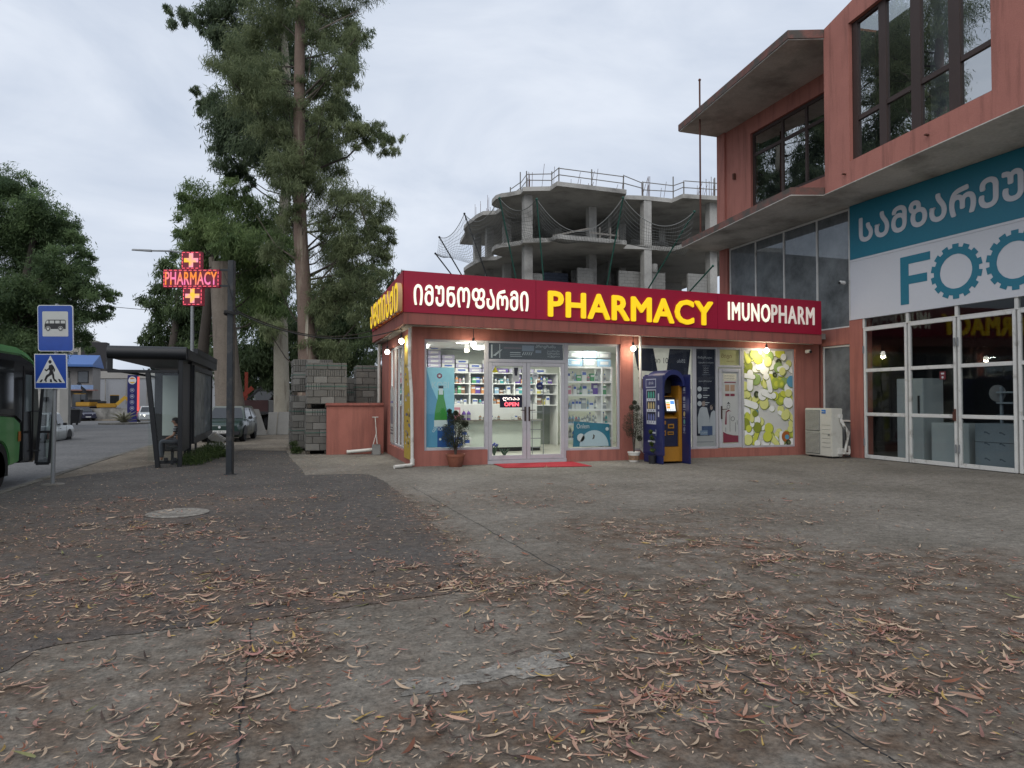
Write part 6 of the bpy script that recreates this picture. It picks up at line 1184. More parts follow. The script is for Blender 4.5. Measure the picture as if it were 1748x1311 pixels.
d.bar((XR+.06,17.15,.22),(XR+.30,17.15,.22),.05,.06); d.bar((XR+.15,17.22,2.05),(XR+.39,17.22,2.05),.05,.06); d.bar((XR+.1,17.18,.9),(XR+.34,17.18,.9),.04,.05); o = d.build('door_leaf', M['anth'], t)
d = MB(); d.add([(XR+.06,17.16,.22),(XR+.30,17.16,.22),(XR+.39,17.22,2.05),(XR+.15,17.22,2.05)], [(0,1,2,3)]); d.build('pane', M['carglass'], o)
d = MB(); [d.bar((XR-.02,17.1,z),(XR+.12,17.16,z),.03,.03) for z in (.5,1.35,2.0)]; d.build('door_arm', M['anth'], t)
d = MB(); d.bar((XR-.02,17.2,2.18),(XR+.22,17.45,2.2),.04,.04); d.box((XR+.14,17.4,1.95),(XR+.3,17.46,2.2)); d.build('mirror', M['black'], t, bevel=.02)
d = MB(); d.tube([(XR+.015,16.5,.35),(XR+.015,16.5,2.3)], .012, 6).tube([(XR+.015,17.08,.35),(XR+.015,17.05,2.3)], .012, 6).tube([(XR+.015,9,1.0),(XR+.015,14.8,1.0)], .01, 5); d.build('body_seam', M['rubber'], t)
d = MB(); d.box((XR+.013,16.25,.75),(XR+.02,16.38,.95)); d.build('marker_light', mat('amber lamp', (.35,.12,.02), .4), t)
# lorry with crane
t = thing('lorry', 'old grey flatbed lorry parked behind the tree trunks', 'lorry', (-1.75,44.0,gz(44)), R(-14))
d = MB(); d.box((-1.2,-2.2,.95),(1.2,2.6,1.1)); d.build('bed', M['black'], t, local=True)
d = MB(); d.box((1.15,-2.1,1.1),(1.22,2.6,1.7)); d.box((-1.22,-2.1,1.1),(-1.15,2.6,1.7)); d.build('side_board', M['block_lt'], t, local=True); d = MB(); d.box((-1.2,-2.2,1.1),(1.2,-2.12,1.75)); d.build('tailgate', mat('dark red tailgate', (.04,.016,.016), .7, .3), t, local=True)
d = MB(); d.box((-1.1,2.7,.8),(1.1,4.2,2.55)); d.build('cab', mat('pale cab', (.40,.42,.40), .6, .1), t, local=True, bevel=.12); d = MB(); d.box((-.95,2.68,1.75),(.95,2.7,2.3)); d.build('rear_window', M['busglass'], t, local=True)
for sx in (-1,1):
    for y in (-1.2,-.2,3.4): wheel(t, sx*.95, y, .48, .3, .46)
t = thing('loader_crane', 'red loader crane folded behind the grey topped trunk', 'crane', (-3.0,42.6,gz(42))); d = MB(); d.bar((-4.0,42.6,.5),(-2.9,42.6,1.7),.4,.5).bar((-2.9,42.6,1.5),(-2.0,42.6,2.3),.22,.26).bar((-2.35,42.6,1.2),(-2.35,42.6,3.2),.18,.18); d.build('boom', mat('crane red', (.20,.028,.014), .6, .2), t); d = MB(); d.box((-3.2,42.3,-.2),(-2.5,42.9,.9)); d.build('base', M['black'], t); d = MB(); d.bar((-2.3,42.45,1.6),(-1.5,42.45,2.3),.1,.12); d.build('ram', M['black'], t)
# excavators on the raised yard
def excavator(label, loc, rz, flip=1):
    t = thing('excavator', label, 'excavator', loc, rz); t.scale = (.68,.68,.68); yl = mat('excavator yellow', (.33,.18,.02), .6, .15, 1, 8)
    for x in (-.95,.95): d = MB(); d.box((x-.25,-1.7,.1),(x+.25,1.7,.75)); d.build('track', M['black'], t, local=True, bevel=.2)
    d = MB(); d.box((-1.25,-1.9,.8),(1.25,.9,1.5)); d.build('body', yl, t, local=True, bevel=.1)
    d = MB(); d.box((-1.2,-1.8,1.5),(1.2,-.6,1.9)); d.build('engine_cover', M['black'], t, local=True, bevel=.08)
    d = MB(); d.box((-1.2,-.1,1.5),(-.2,1.2,2.8)); cb_ = d.build('cab', M['busglass'], t, local=True, bevel=.06); d = MB(); d.box((-1.22,-.12,2.8),(-.18,1.22,2.9)); d.build('cab_roof', yl, cb_, local=True)
    return t
t = excavator('yellow excavator with its black boom raised above the far wall', (-21.6,87.5,.3), R(60))
d = MB(); d.bar((1.0,.9,1.4),(1.0,1.4,3.6),.35,.5).bar((1.0,1.4,3.5),(1.0,2.6,4.7),.3,.4); d.build('boom', M['anth'], t, local=True)
t = excavator('yellow excavator with folded yellow arm beside the totem sign', (-18.9,86.2,.15), R(-80))
d = MB(); d.bar((1.0,.9,1.3),(1.0,2.2,2.6),.4,.5).bar((1.0,2.2,2.5),(1.0,3.0,1.3),.3,.4); d.build('boom', mat('boom yellow', (.45,.27,.03), .6), t, local=True); d = MB(); d.lathe([(.02,-.4),(.5,-.4),(.5,.4),(.02,.4)], (1.0,3.0,1.0), 10, 0, 'X'); d.build('bucket', M['galv'], t, local=True)
# ------------------------------------------------------------------ far side of the road
t = thing('far_wall', 'long stained concrete wall along the far side of the road', 'wall', (-15,82,-.6)); d = MB(); d.hexa([(-24.5,84.2,-.8),(-5.5,78.0,-.8),(-5.5,78.3,-.8),(-24.5,84.5,-.8),(-24.5,84.2,.68),(-5.5,78.0,.62),(-5.5,78.3,.62),(-24.5,84.5,.68)]); d.build('wall', M['conc_dk'], t)
d = MB(); d.hexa([(-26,84.6,-.8),(-5,77,-.8),(60,100,-.8),(-40,110,-.8),(-26,84.6,.45),(-5,78.4,.4),(60,100,.4),(-40,110,.45)]); tag(d.build('raised_terrain', M['dirt']), kind='structure')
t = thing('totem_sign', 'dark blue petrol station totem with a white round logo and red side strip', 'sign', (-13.9,71.9,gz(72))); ux = Vector((.955,-.297,0)); no_ = Vector((-.297,-.955,0)); o0 = Vector((-14.42,72.1,0))
def tq(a, z, k_=0.): return o0 + ux*a + no_*k_ + Vector((0,0,z))
def tbox(d, a0, a1, z0, z1, k0, k1, m=0): d.hexa([tq(a0,z0,k0),tq(a1,z0,k0),tq(a1,z0,k1),tq(a0,z0,k1),tq(a0,z1,k0),tq(a1,z1,k0),tq(a1,z1,k1),tq(a0,z1,k1)], m)
d = MB(); tbox(d,0,.9,-.6,3.9,-.25,0); d.build('panel', mat('totem blue', (.008,.010,.10), .4), t); d = MB(); tbox(d,.905,.99,0,3.75,-.25,-.02); d.build('side_strip', emat('totem red strip', (.8,.09,.07), .6), t)
d = MB(); d.disc(tq(.45,3.4,.01), ux, UZ, .37, 0, 24); d.flat([(.28*math.cos(a), .28*math.sin(a)) for a in [R(30)+R(120)*i/8 for i in range(9)]], tq(.45,3.4,.02), ux, UZ, 1); d.flat([(.28*math.cos(a), .28*math.sin(a)) for a in [R(210)+R(120)*i/8 for i in range(9)]], tq(.45,3.4,.02), ux, UZ, 2)
for z in (2.48,1.9,1.35,.78):
    n = 16
    for i in range(n): a0 = 2*math.pi*i/n; a1 = 2*math.pi*(i+1)/n; d.flat([(.2*math.cos(a0),.2*math.sin(a0)),(.2*math.cos(a1),.2*math.sin(a1)),(.165*math.cos(a1),.165*math.sin(a1)),(.165*math.cos(a0),.165*math.sin(a0))], tq(.45,z,.01), ux, UZ, 3)
    d.flat([(-.08,-.06),(.08,-.06),(.1,.07),(-.1,.07)], tq(.45,z,.01), ux, UZ, 3)
d.build('logo', [mat('totem white', (.6,.6,.6), .5), mat('totem orange', (.55,.17,.03), .5), mat('totem amber', (.6,.33,.03), .5), mat('totem icon', (.35,.36,.45), .5)], t)
t = thing('service_building', 'two storey grey building with a blue metal roof across the road', 'building', (-24,91,0))
def sb(d, a, b, m=0): d.box(a, b, m)
d = MB(); d.box((-34,90,-.6),(-21.6,93.5,5.3)); d.build('wall', mat('grey render', (.22,.21,.20), .9, .12, .5, 6), t); d = MB(); d.prism([(-.8,0),(4.2,0),(4.2,.1),(2.4,1.5),(-.8,.25)], (-34.5,89.5,5.35), (0,1,0), UZ, (13.2,0,0)); d.build('roof', mat('blue metal roof', (.05,.12,.32), .5, .08, .6, 8), t)
for i in range(6): d = MB(); x = -32.6+1.9*i; d.box((x,89.95,3.5),(x+1.1,90.0,4.9)); o = d.build('window', M['anth'], t); d = MB(); d.box((x+.08,89.93,3.58),(x+1.02,89.95,4.82)); d.build('pane', mat('far pane', (.08,.09,.10), .2, .1, 1, 5, spec=.7), o)
for i in range(5): d = MB(); x = -32.4+2.2*i; d.box((x,89.96,.4),(x+1.5,90.0,2.2)); d.build('window', M['busglass'], t)
d = MB(); d.box((-33,88.6,2.6),(-21.0,90,2.75)); d.build('awning', mat('awning rose', (.22,.12,.10), .7), t); d = MB(); d.box((-33,88.65,2.75),(-21.2,88.7,3.25)); d.build('sign_band', mat('pale blue band', (.20,.28,.45), .6, .25, 1.2, 6), t)
t = thing('dark_tower_building', 'plain dark grey flat roofed building rising behind the shelter roof', 'building', (-26,114,0)); d = MB(); d.box((-28.4,112,-.6),(-25.2,114,9.9)); d.build('wall', mat('dark grey cladding', (.036,.034,.036), .8, .06, .3, 5), t); d = MB(); [d.box((-27.6+1.2*i,111.95,z),(-26.9+1.2*i,112,z+1.1)) for i in range(3) for z in (3,6)]; d.build('window', M['busglass'], t)
t = thing('grey_hall', 'long pale grey hall with a flat roof seen through the shelter', 'building', (-17,100,0)); d = MB(); d.hexa([(-24,102.5,-.6),(-8,97.5,-.6),(-5,106,-.6),(-21,111,-.6),(-24,102.5,4.4),(-8,97.5,4.4),(-5,106,4.4),(-21,111,4.4)]); d.build('wall', mat('pale grey cladding', (.26,.27,.29), .7, .05, .4, 5), t); d = MB(); d.hexa([(-24.1,102.4,4.4),(-7.9,97.4,4.4),(-4.9,106,4.4),(-21,111.1,4.4),(-24.1,102.4,5.35),(-7.9,97.4,5.35),(-4.9,106,5.35),(-21,111.1,5.35)]); d.build('parapet', mat('pale beige band', (.30,.29,.27), .8, .05, .4, 5), t)
d = MB(); [d.box((-23+2.6*i,101.8-.8*i,1.0),(-22.9+2.6*i,101.9-.8*i,4.3)) for i in range(6)]; d.build('panel_joint', M['conc_dk'], t)
t = thing('pale_block', 'cream apartment block peeking over the blue roof', 'building', (-31,128,0)); d = MB(); d.box((-38,126,-.6),(-31,134,11.6)); d.build('wall', mat('cream render', (.33,.31,.27), .9, .08, .4, 5), t); d = MB(); [d.box((-37.4+1.1*i,125.95,z),(-36.8+1.1*i,126,z+1.3)) for i in range(6) for z in (2,5,8)]; d.build('window', M['busglass'], t)
t = thing('gate_wall', 'pale roadside wall with pillars and panels behind the white saloon', 'wall', (-13,47,-.3))
d = MB(); d.box((-19,47.2,-.5),(-12.9,47.5,2.3)); d.build('wall', M['conc'], t)
for x in (-12.75,-15.2,-17.6): d = MB(); d.box((x-.22,46.95,-.5),(x+.22,47.45,2.9)); d.build('pillar', M['block_lt'], t)
d = MB(); d.box((-17.3,47.1,2.3),(-12.9,47.2,3.0)); d.build('lattice', M['whiteframe'], t); d = MB(); [d.box((x,47.12,1.5),(x+.3,47.19,1.75)) for x in (-13.9,-16.5)]; d.build('vent', M['dark'], t)
t = thing('waste_bin', 'black wheeled waste bin by the roadside in front of the blue saloon', 'bin', (-16.4,63.3,gz(63)-.13)); z0 = gz(63)-.1; d = MB(); d.hexa([(-16.7,63.0,z0+.15),(-16.1,63.0,z0+.15),(-16.1,63.7,z0+.15),(-16.7,63.7,z0+.15),(-16.85,62.9,z0+1.2),(-15.95,62.9,z0+1.2),(-15.95,63.8,z0+1.2),(-16.85,63.8,z0+1.2)]); d.build('body', M['black'], t, bevel=.03); d = MB(); d.hexa([(-16.9,62.85,z0+1.21),(-15.9,62.85,z0+1.21),(-15.9,63.85,z0+1.21),(-16.9,63.85,z0+1.21),(-16.8,62.95,z0+1.32),(-16,62.95,z0+1.32),(-16,63.75,z0+1.32),(-16.8,63.75,z0+1.32)]); d.build('lid', M['anth'], t)
for x in (-16.6,-16.2): d = MB(); d.lathe([(.02,-.05),(.15,-.05),(.15,.05),(.02,.05)], (x,63.1,z0+.15), 12, 0, 'X'); d.build('wheel', M['rubber'], t)
t = thing('agave', 'large spiky pale agave on a traffic island by the totem', 'plant', (-13.3,65.4,gz(65)-.1)); d = MB(); z0 = gz(65)-.05
for i in range(40):
    a = i*2.4; q = .4+.75*((i*7) % 10)/10; h = .35+.8*((i*3) % 7)/7; d.tube([(-13.3,65.4,z0),(-13.3+q*.5*math.cos(a),65.4+q*.5*math.sin(a),z0+h*.7),(-13.3+q*1.15*math.cos(a),65.4+q*1.15*math.sin(a),z0+h)], [.07,.06,.005], 4)
d.build('leaves', mat('agave leaf', (.20,.19,.13), .7, .25, 2, 10), t)
d = MB(); d.lathe([(1.9,0),(1.9,.14),(.01,.16)], (-13.3,65.4,gz(65)-.14), 24); tag(d.build('traffic_island', M['kerbm']), kind='structure')
t = thing('blue_banner', 'blue and white banner standing between the pale trunk and block stacks', 'banner', (.05,47.4,gz(47))); d = MB(); d.box((-.45,47.3,.3),(.5,47.4,2.7)); d.build('panel', mat('banner blue', (.02,.04,.25), .5), t); d = MB(); d.bar((-.4,47.28,2.1),(.4,47.28,1.4),.02,.15).box((-.35,47.27,.5),(.4,47.28,.75)); d.build('print', M['signwhite'], t)
# ------------------------------------------------------------------ trees: crown clumps as x y z radius, metres
CL_A='''-0.6 28.7 17.0 1.15,0.5 28.9 17.5 1.31,1.7 28.7 17.3 1.05,2.4 28.9 17.7 0.67,1.4 28.5 16.1 1.18,2.2 29.0 16.9 0.80,1.6 25.3 13.8 0.81,1.1 27.4 14.0 0.87,-2.0 30.6 16.1 1.08,-1.1 28.9 15.7 1.03,-2.6 30.4 15.4 0.80,-2.0 26.8 13.3 0.85,-1.1 28.1 14.3 1.00,-0.6 26.9 13.0 0.96,-1.5 28.6 13.3 0.89,1.4 27.8 13.8 0.76,1.8 25.4 13.0 0.47,1.1 26.3 12.2 0.84,1.7 26.4 12.6 0.61,0.6 29.6 11.7 1.48,1.5 28.6 11.3 1.10,-0.1 26.4 9.9 1.00,1.0 28.8 10.3 0.84,2.4 25.7 11.5 0.43,3.1 27.4 12.3 0.56,3.3 25.4 11.2 0.38,3.6 24.9 10.8 0.28,4.3 27.8 12.3 0.21,2.1 26.0 11.4 0.48,2.2 25.9 9.1 0.91,1.8 29.5 9.3 1.14,3.0 28.5 9.2 0.88,2.4 26.1 7.6 1.02,1.5 29.5 7.8 1.14,3.2 27.0 8.1 0.71,2.4 27.9 6.8 0.98,3.4 25.7 8.0 0.36,0.1 29.8 9.1 0.86,-0.6 29.0 18.9 1.56,1.0 29.7 19.9 1.90,2.4 28.9 19.1 1.07,0.5 26.8 19.6 1.94,2.2 26.3 5.6 0.84,3.1 26.0 6.1 0.66,2.7 26.2 4.8 0.84,1.9 26.4 3.4 0.75,3.4 25.9 4.9 0.49,1.4 26.6 4.8 0.80,1.0 26.7 3.4 0.66,3.3 26.0 7.0 0.53,2.1 26.4 7.0 0.75,-0.5 27.2 6.1 0.66,-0.8 27.3 4.3 0.75,3.2 26.0 11.6 0.46,3.5 25.9 11.3 0.40,2.8 26.1 11.5 0.52,3.1 26.1 11.9 0.40,2.5 26.2 12.0 0.46,3.4 25.9 11.0 0.29,2.7 26.1 11.1 0.40,2.2 26.3 11.8 0.49,3.7 25.8 11.5 0.29,2.4 26.3 15.5 0.58,2.1 26.4 14.9 0.53,2.0 26.4 13.8 0.53,3.3 26.0 9.0 0.52,3.1 26.0 8.5 0.53,3.5 25.9 7.9 0.40,0.2 27.0 16.4 0.80,0.8 26.8 15.5 0.58,0.3 26.9 10.5 0.97,-0.0 27.1 9.9 0.75,0.7 26.8 10.1 0.75,1.1 26.7 11.1 0.66,-0.3 27.2 11.2 0.89,-0.9 27.3 12.0 0.80,0.1 27.0 8.8 0.58,-0.5 27.2 7.2 0.71,1.1 26.7 5.2 0.75,1.8 26.5 6.1 0.89,3.1 26.0 7.0 0.66,3.4 25.9 7.4 0.52,1.4 26.6 3.4 0.58,2.2 26.3 7.7 0.75,1.9 26.4 9.4 0.75,1.4 26.6 8.1 0.75,-1.4 27.5 14.0 0.89,-0.1 27.1 12.8 0.66,1.6 26.5 11.8 0.66'''
CL_B='''-3.0 36.1 20.6 1.20,-3.7 35.5 20.6 0.87,-2.6 35.1 19.1 0.92,-3.3 35.0 19.0 0.73,-4.3 36.4 20.2 0.50,-5.1 37.9 21.2 0.65,-5.3 35.6 19.7 0.43,-6.0 38.4 21.5 0.36,-3.8 36.4 16.4 0.63,-4.2 36.4 16.1 0.44,-4.6 38.5 17.6 0.33,-2.8 36.6 16.0 1.35,-2.1 35.6 14.7 1.51,-3.0 36.7 14.1 1.09,-2.7 37.6 13.4 0.86,-1.5 34.2 13.5 1.22,-3.4 39.0 15.8 0.96,-1.8 34.2 17.8 1.36,-0.5 37.1 20.6 1.66,0.1 37.4 18.7 1.68,-0.7 33.8 14.7 1.36,0.7 36.9 15.8 1.50,1.8 34.6 14.4 1.11,2.7 35.3 16.3 0.91,2.6 32.8 17.5 0.85,-2.1 34.4 21.8 1.82,-0.5 34.5 23.3 2.16,3.4 36.6 21.0 0.75,-1.5 34.9 16.7 1.55,-2.2 37.6 13.2 0.66'''
CL_C='''-4.6 38.2 11.8 1.09,-3.8 38.0 11.2 1.39,-4.4 35.5 10.1 0.86,-2.8 35.0 11.2 1.04,-3.2 35.9 9.7 1.41,-4.3 37.4 9.4 1.14,-4.6 34.7 9.3 0.48,-4.0 37.2 8.4 1.29,-2.4 36.9 8.0 1.56,-1.6 36.9 10.8 1.31,-2.4 33.4 8.8 1.23,-1.0 37.1 10.1 1.26,-0.3 33.0 8.5 1.12,-1.7 34.6 8.4 1.29,-1.1 35.6 7.5 1.43,-5.0 38.0 11.5 0.46,-0.6 34.2 6.1 1.23,-1.5 37.2 5.9 1.39'''
CL_D='''-7.7 51.1 10.2 1.11,-8.1 50.5 9.1 0.94,-8.3 50.5 8.0 1.10,-7.0 49.4 7.1 1.54,-8.3 49.7 6.1 0.92,-9.1 50.4 5.7 0.51,-7.4 51.6 5.2 1.53,-6.0 52.4 6.7 1.65,-5.9 49.0 8.2 1.54,-5.9 48.6 4.7 1.38,-7.9 52.4 11.5 0.49,-9.0 51.5 5.3 0.56'''
CL_L='''-17.9 53.9 15.5 1.82,-16.0 52.5 14.1 1.62,-18.5 55.0 13.3 2.11,-16.5 55.4 13.1 1.89,-14.6 53.0 13.4 1.04,-14.0 52.7 12.4 1.21,-12.8 50.7 11.2 0.75,-17.5 56.1 11.1 2.18,-14.2 50.9 10.0 1.75,-16.4 53.8 8.8 1.74,-17.8 55.8 12.4 1.80,-13.6 51.2 9.0 1.26,-15.2 54.5 7.4 1.61,-17.0 56.1 4.6 1.64,-18.4 55.1 4.1 1.77,-13.5 54.1 10.7 0.90,-12.4 50.7 8.6 1.01,-11.9 52.1 8.7 0.74,-17.3 52.5 8.4 2.02,-16.1 55.3 8.1 1.89,-13.5 51.9 7.5 1.41,-12.1 52.2 7.2 0.78,-12.1 54.4 8.1 0.50,-18.1 56.0 6.6 2.25,-15.8 55.8 6.2 1.82,-13.3 52.6 5.8 0.87,-12.9 52.6 5.0 0.44,-20.7 56.3 15.6 2.23,-20.6 55.1 11.6 2.61,-20.5 54.2 7.9 2.56,-18.8 54.2 5.2 1.94,-16.5 52.2 4.8 1.69,-18.6 54.0 15.9 1.08'''
CL_E='''-2.0 48.0 8.7 1.94,-0.8 46.5 6.0 1.89,-2.2 46.1 4.5 1.67,0.2 45.8 3.9 1.88,-3.2 45.7 3.5 1.65,-1.2 46.1 3.2 1.50,-2.8 49.5 2.5 1.43'''
CL_F='''2.5 46.6 7.9 1.94,3.1 44.8 7.7 1.88,2.4 44.5 5.8 1.78,3.7 43.3 5.9 1.53,2.3 42.6 3.8 1.42,0.9 43.9 5.7 1.81,3.5 45.4 4.0 1.91'''
CL_G='''4.3 42.4 8.2 1.15,4.4 40.0 4.4 1.36,5.3 41.7 9.2 0.92,5.9 41.3 8.5 0.64,4.9 41.4 7.3 1.06,4.9 41.3 5.9 1.12,6.4 41.0 9.1 0.35,3.8 40.2 8.8 1.22,5.9 41.0 7.0 0.77'''
def tree(name, label, trunk, rad, clumps, bark, cols_, seed, L=(.14,.32), W=.15, dens=1500, droop=1.1, group=None, branches=True, spray=.40):
    cl = np.array([[float(q) for q in c.split()] for c in clumps.split(',')]); g = np.random.default_rng(seed); b = trunk[0]
    t = thing(name, label, 'tree', tuple(b), 0., group)
    d = MB(); d.tube(trunk, rad, 12); lb = MB()
    T_ = [Vector(p) for p in trunk]
    if branches:
        for c in cl:
            p = Vector(c[:3]); zt = p.z - g.uniform(.8, 2.4)
            k_ = min(range(len(T_)-1), key=lambda i: abs((T_[i].z+T_[i+1].z)/2 - zt)); a, e = T_[k_], T_[k_+1]
            f_ = min(1, max(0, (zt-a.z)/max(.1, e.z-a.z))); s_ = a+(e-a)*f_
            if (p-s_).length < 7.5 and c[3] > .55: r_ = min(.06, .016*(p-s_).length); m_ = s_.lerp(p, .55)+Vector((g.uniform(-.3,.3), g.uniform(-.3,.3), -.25)); lb.tube([s_, m_, p, p+(p-m_).normalized()*c[3]*.7], [r_, r_*.65, r_*.35, .008], 5)
    d.build('trunk', bark, t, smooth=True)
    if lb.v: lb.build('limbs', M['bark_dk'] , t, smooth=True)
    cs, ds = [], []; tn = []
    for c in cl:
        r_ = c[3]; ns = max(5, int(12*r_*r_)+4); n = max(20, int(dens*r_*r_/ns))
        v = g.normal(size=(ns,3)); v /= np.linalg.norm(v, axis=1, keepdims=True); sc = c[:3] + v*(r_*g.uniform(.25,1.05,(ns,1)))*np.array([1,1,.9])
        for q in sc:
            tone = np.clip(g.normal(.45,.22), 0, 1)
            o = g.normal(size=(n,3))*np.array([1,1,.75])*r_*spray*g.uniform(.4,1.05)*.62; cs.append(q+o); ds.append(np.tile(q-c[:3], (n,1))*.5/r_)
            tn.append(np.clip(tone+g.normal(0,.14,n), 0, 1))
    c = np.concatenate(cs); dd = np.concatenate(ds); tn = np.concatenate(tn)[:, None]; n = len(c)
    d_ = g.normal(size=(n,3))*.75 + dd; d_[:,2] -= droop; d_ /= np.linalg.norm(d_, axis=1, keepdims=True); s = np.cross(d_, g.normal(size=(n,3))); s /= np.linalg.norm(s, axis=1, keepdims=True)
    Ln = g.uniform(*L, n); col = np.array(cols_[0])*(1-tn)+np.array(cols_[1])*tn
    quads('crown', c.astype(np.float32), d_.astype(np.float32), s.astype(np.float32), Ln.astype(np.float32), (Ln*W).astype(np.float32), col.astype(np.float32), M['leaf'], t, tuple(b))
    return t
tA = tree('eucalyptus_tree', 'tall eucalyptus with a reddish peeling trunk behind the block stacks', [(.72,27.1,-.1),(.70,27.1,.8),(.68,27.1,3.2),(.60,27.15,4.8),(.42,27.25,7.4),(.33,27.27,9.6),(.31,27.27,14),(.33,27.3,18),(.6,27.3,22),(.9,27.3,25)], [.62,.46,.36,.31,.27,.24,.21,.17,.12,.05], CL_A, M['bark_red'], ((0.082,0.111,0.054),(0.270,0.309,0.159)), 1, dens=2700, W=.11, L=(.12,.30))
for P in ([(.45,27.2,8.2),(1.3,27,7.6),(2.6,26.8,9.1),(3.1,26.7,9.9)],[(2.6,26.8,9.1),(3.3,26.7,8.6),(3.9,26.6,8.9)],[(2.6,26.8,9.1),(3.0,26.7,7.9),(3.6,26.6,7.2)],[(.35,27.2,13.0),(1.6,27,14.2),(2.1,27,13.8),(2.5,27,14.5)],[(1.6,27,14.2),(2.2,27,15.1),(2.4,27,15.9)],[(.32,27.2,15.5),(1.9,27,16.5),(2.6,27,17.0)],[(.6,27.1,4.9),(1.3,26.9,6.0),(1.8,26.8,7.3)],[(.5,27.2,6.8),(-.5,27,7.4),(-1.2,27,8.5)]): d = MB(); d.tube(P, [.045]+[.026]*(len(P)-2)+[.008], 5); d.build('dead_limb', M['bark_grey'], tA, smooth=True)
d = MB(); d.hexa([(.42,26.78,1.2),(.62,26.70,1.2),(.66,26.74,1.2),(.5,26.9,1.2),(.62,26.80,5.0),(.70,26.80,5.0),(.70,26.85,5.0),(.64,26.86,5.0)]); d.build('peeling_bark', M['bark_pale'], tA)
tree('eucalyptus_tree', 'pale barked eucalyptus with dark crown rising behind the reddish one', [(-.28,36.9,-.3),(-.30,36.9,.6),(-.36,37,2.9),(-.47,37,8.3),(-.15,36.3,13),(-.2,36,18),(-.5,36,22),(-.6,36,26)], [.50,.43,.39,.32,.26,.2,.13,.05], CL_B, M['bark_pale'], ((0.060,0.089,0.056),(0.178,0.228,0.123)), 2, L=(.18,.38), dens=2300)
tree('eucalyptus_tree', 'bushy mid green tree above the pharmacy cross', [(-4.2,36.6,-.2),(-4.1,36.5,3),(-3.7,36,7),(-3.4,36,10)], [.35,.28,.2,.06], CL_C, M['bark_dk'], ((0.082,0.134,0.054),(0.224,0.296,0.116)), 3, L=(.18,.36), dens=2400)
tree('eucalyptus_tree', 'dark rounded tree behind the pharmacy cross and shelter', [(-7.3,49,-.3),(-7.3,49,4),(-7.0,49,7),(-6.9,49,9)], [.4,.3,.2,.06], CL_D, M['bark_dk'], ((0.049,0.077,0.039),(0.139,0.193,0.083)), 4, L=(.24,.46), W=.2, dens=1300)
tree('eucalyptus_tree', 'shady tree filling the gap behind the lorry', [(-1.6,48,-.3),(-1.5,48,4),(-1.3,48,7),(-1.2,48,9)], [.35,.28,.18,.05], CL_E, M['bark_dk'], ((0.045,0.073,0.038),(0.132,0.179,0.081)), 5, L=(.24,.46), W=.2, dens=1200)
tree('eucalyptus_tree', 'shady tree behind the block stacks right of the reddish trunk', [(3.0,44.3,-.3),(3.1,44.3,4),(3.2,44.3,7),(3.2,44.3,9)], [.3,.25,.16,.05], CL_F, M['bark_dk'], ((0.052,0.083,0.043),(0.157,0.206,0.095)), 6, L=(.22,.44), W=.2, dens=1300)
tree('eucalyptus_tree', 'loose leafy tree just left of the yellow side lettering', [(5.4,40.3,-.3),(5.5,40.3,4),(5.6,40.3,7),(5.9,40.3,9.4)], [.25,.2,.13,.04], CL_G, M['bark_dk'], ((0.063,0.099,0.052),(0.183,0.237,0.107)), 7, L=(.20,.40), W=.18, dens=1200)
tree('broadleaf_tree', 'huge dark tree across the road behind the bus and signs', [(-18,54.3,-.4),(-17.9,54.3,4),(-17.4,54.3,8),(-16.8,54.3,12),(-16.5,54.3,15)], [.55,.42,.3,.18,.06], CL_L, M['bark_dk'], ((0.059,0.098,0.050),(0.179,0.254,0.107)), 8, L=(.16,.34), W=.22, dens=2500, droop=.6)
for i, (x, y, r_) in enumerate(((-18.3,118,2.2),(-14.5,117,2.6),(-11.0,116,2.4))): tree('broadleaf_tree', ('small round tree above the grey hall, left one','small round tree above the grey hall, middle one','small round tree above the grey hall, right one')[i], [(x,y,-.6),(x,y,3.5),(x,y,6)], [.3,.25,.1], f'{x} {y} 5.6 {r_},{x+1.5} {y} 4.6 {r_*.8},{x-1.5} {y} 4.8 {r_*.8}', M['bark_dk'], ((.012,.016,.014),(.035,.042,.034)), 20+i, L=(.5,.9), W=.3, dens=130, branches=False)
t = thing('cut_tree', 'tall grey trunk sawn off flat at the top beside the cross post', 'tree trunk', (-2.5,33.5,gz(33))); d = MB(); d.tube([(-2.45,33.5,gz(33)-.1),(-2.5,33.5,.9),(-2.68,33.5,3.0),(-2.85,33.5,5.5),(-2.98,33.55,7.5),(-3.0,33.55,7.85)], [.80,.64,.54,.49,.46,.46], 18); d.build('trunk', M['bark_grey'], t, smooth=True); d = MB(); d.tube([(-3.3,33.4,7.6),(-3.36,33.4,8.05)], [.16,.12], 8); d.build('broken_edge', M['bark_grey'], t)
# ------------------------------------------------------------------ fallen leaves
g = np.random.default_rng(77)
TINTS = {'pinkish tan':(.40,.245,.175),'pale buff':(.45,.335,.235),'dusty rose':(.34,.175,.145),'reddish brown':(.22,.085,.05),'ochre yellow':(.37,.25,.08),'dark brown':(.075,.05,.04),'olive green':(.18,.18,.075)}
TN = list(TINTS); TP = np.array([.34,.28,.11,.10,.04,.11,.02]); TA = np.array([TINTS[k] for k in TN])
N_ = 150000
xs = g.uniform(-4.5, 13, N_); ys = g.uniform(2.2, 17, N_)
keep = g.random(N_) < np.clip(density(xs, ys)-.03,0,9)**1.3*.066 * np.clip(1.15-(xs-5)/9, .22, 1)
xs, ys = xs[keep], ys[keep]
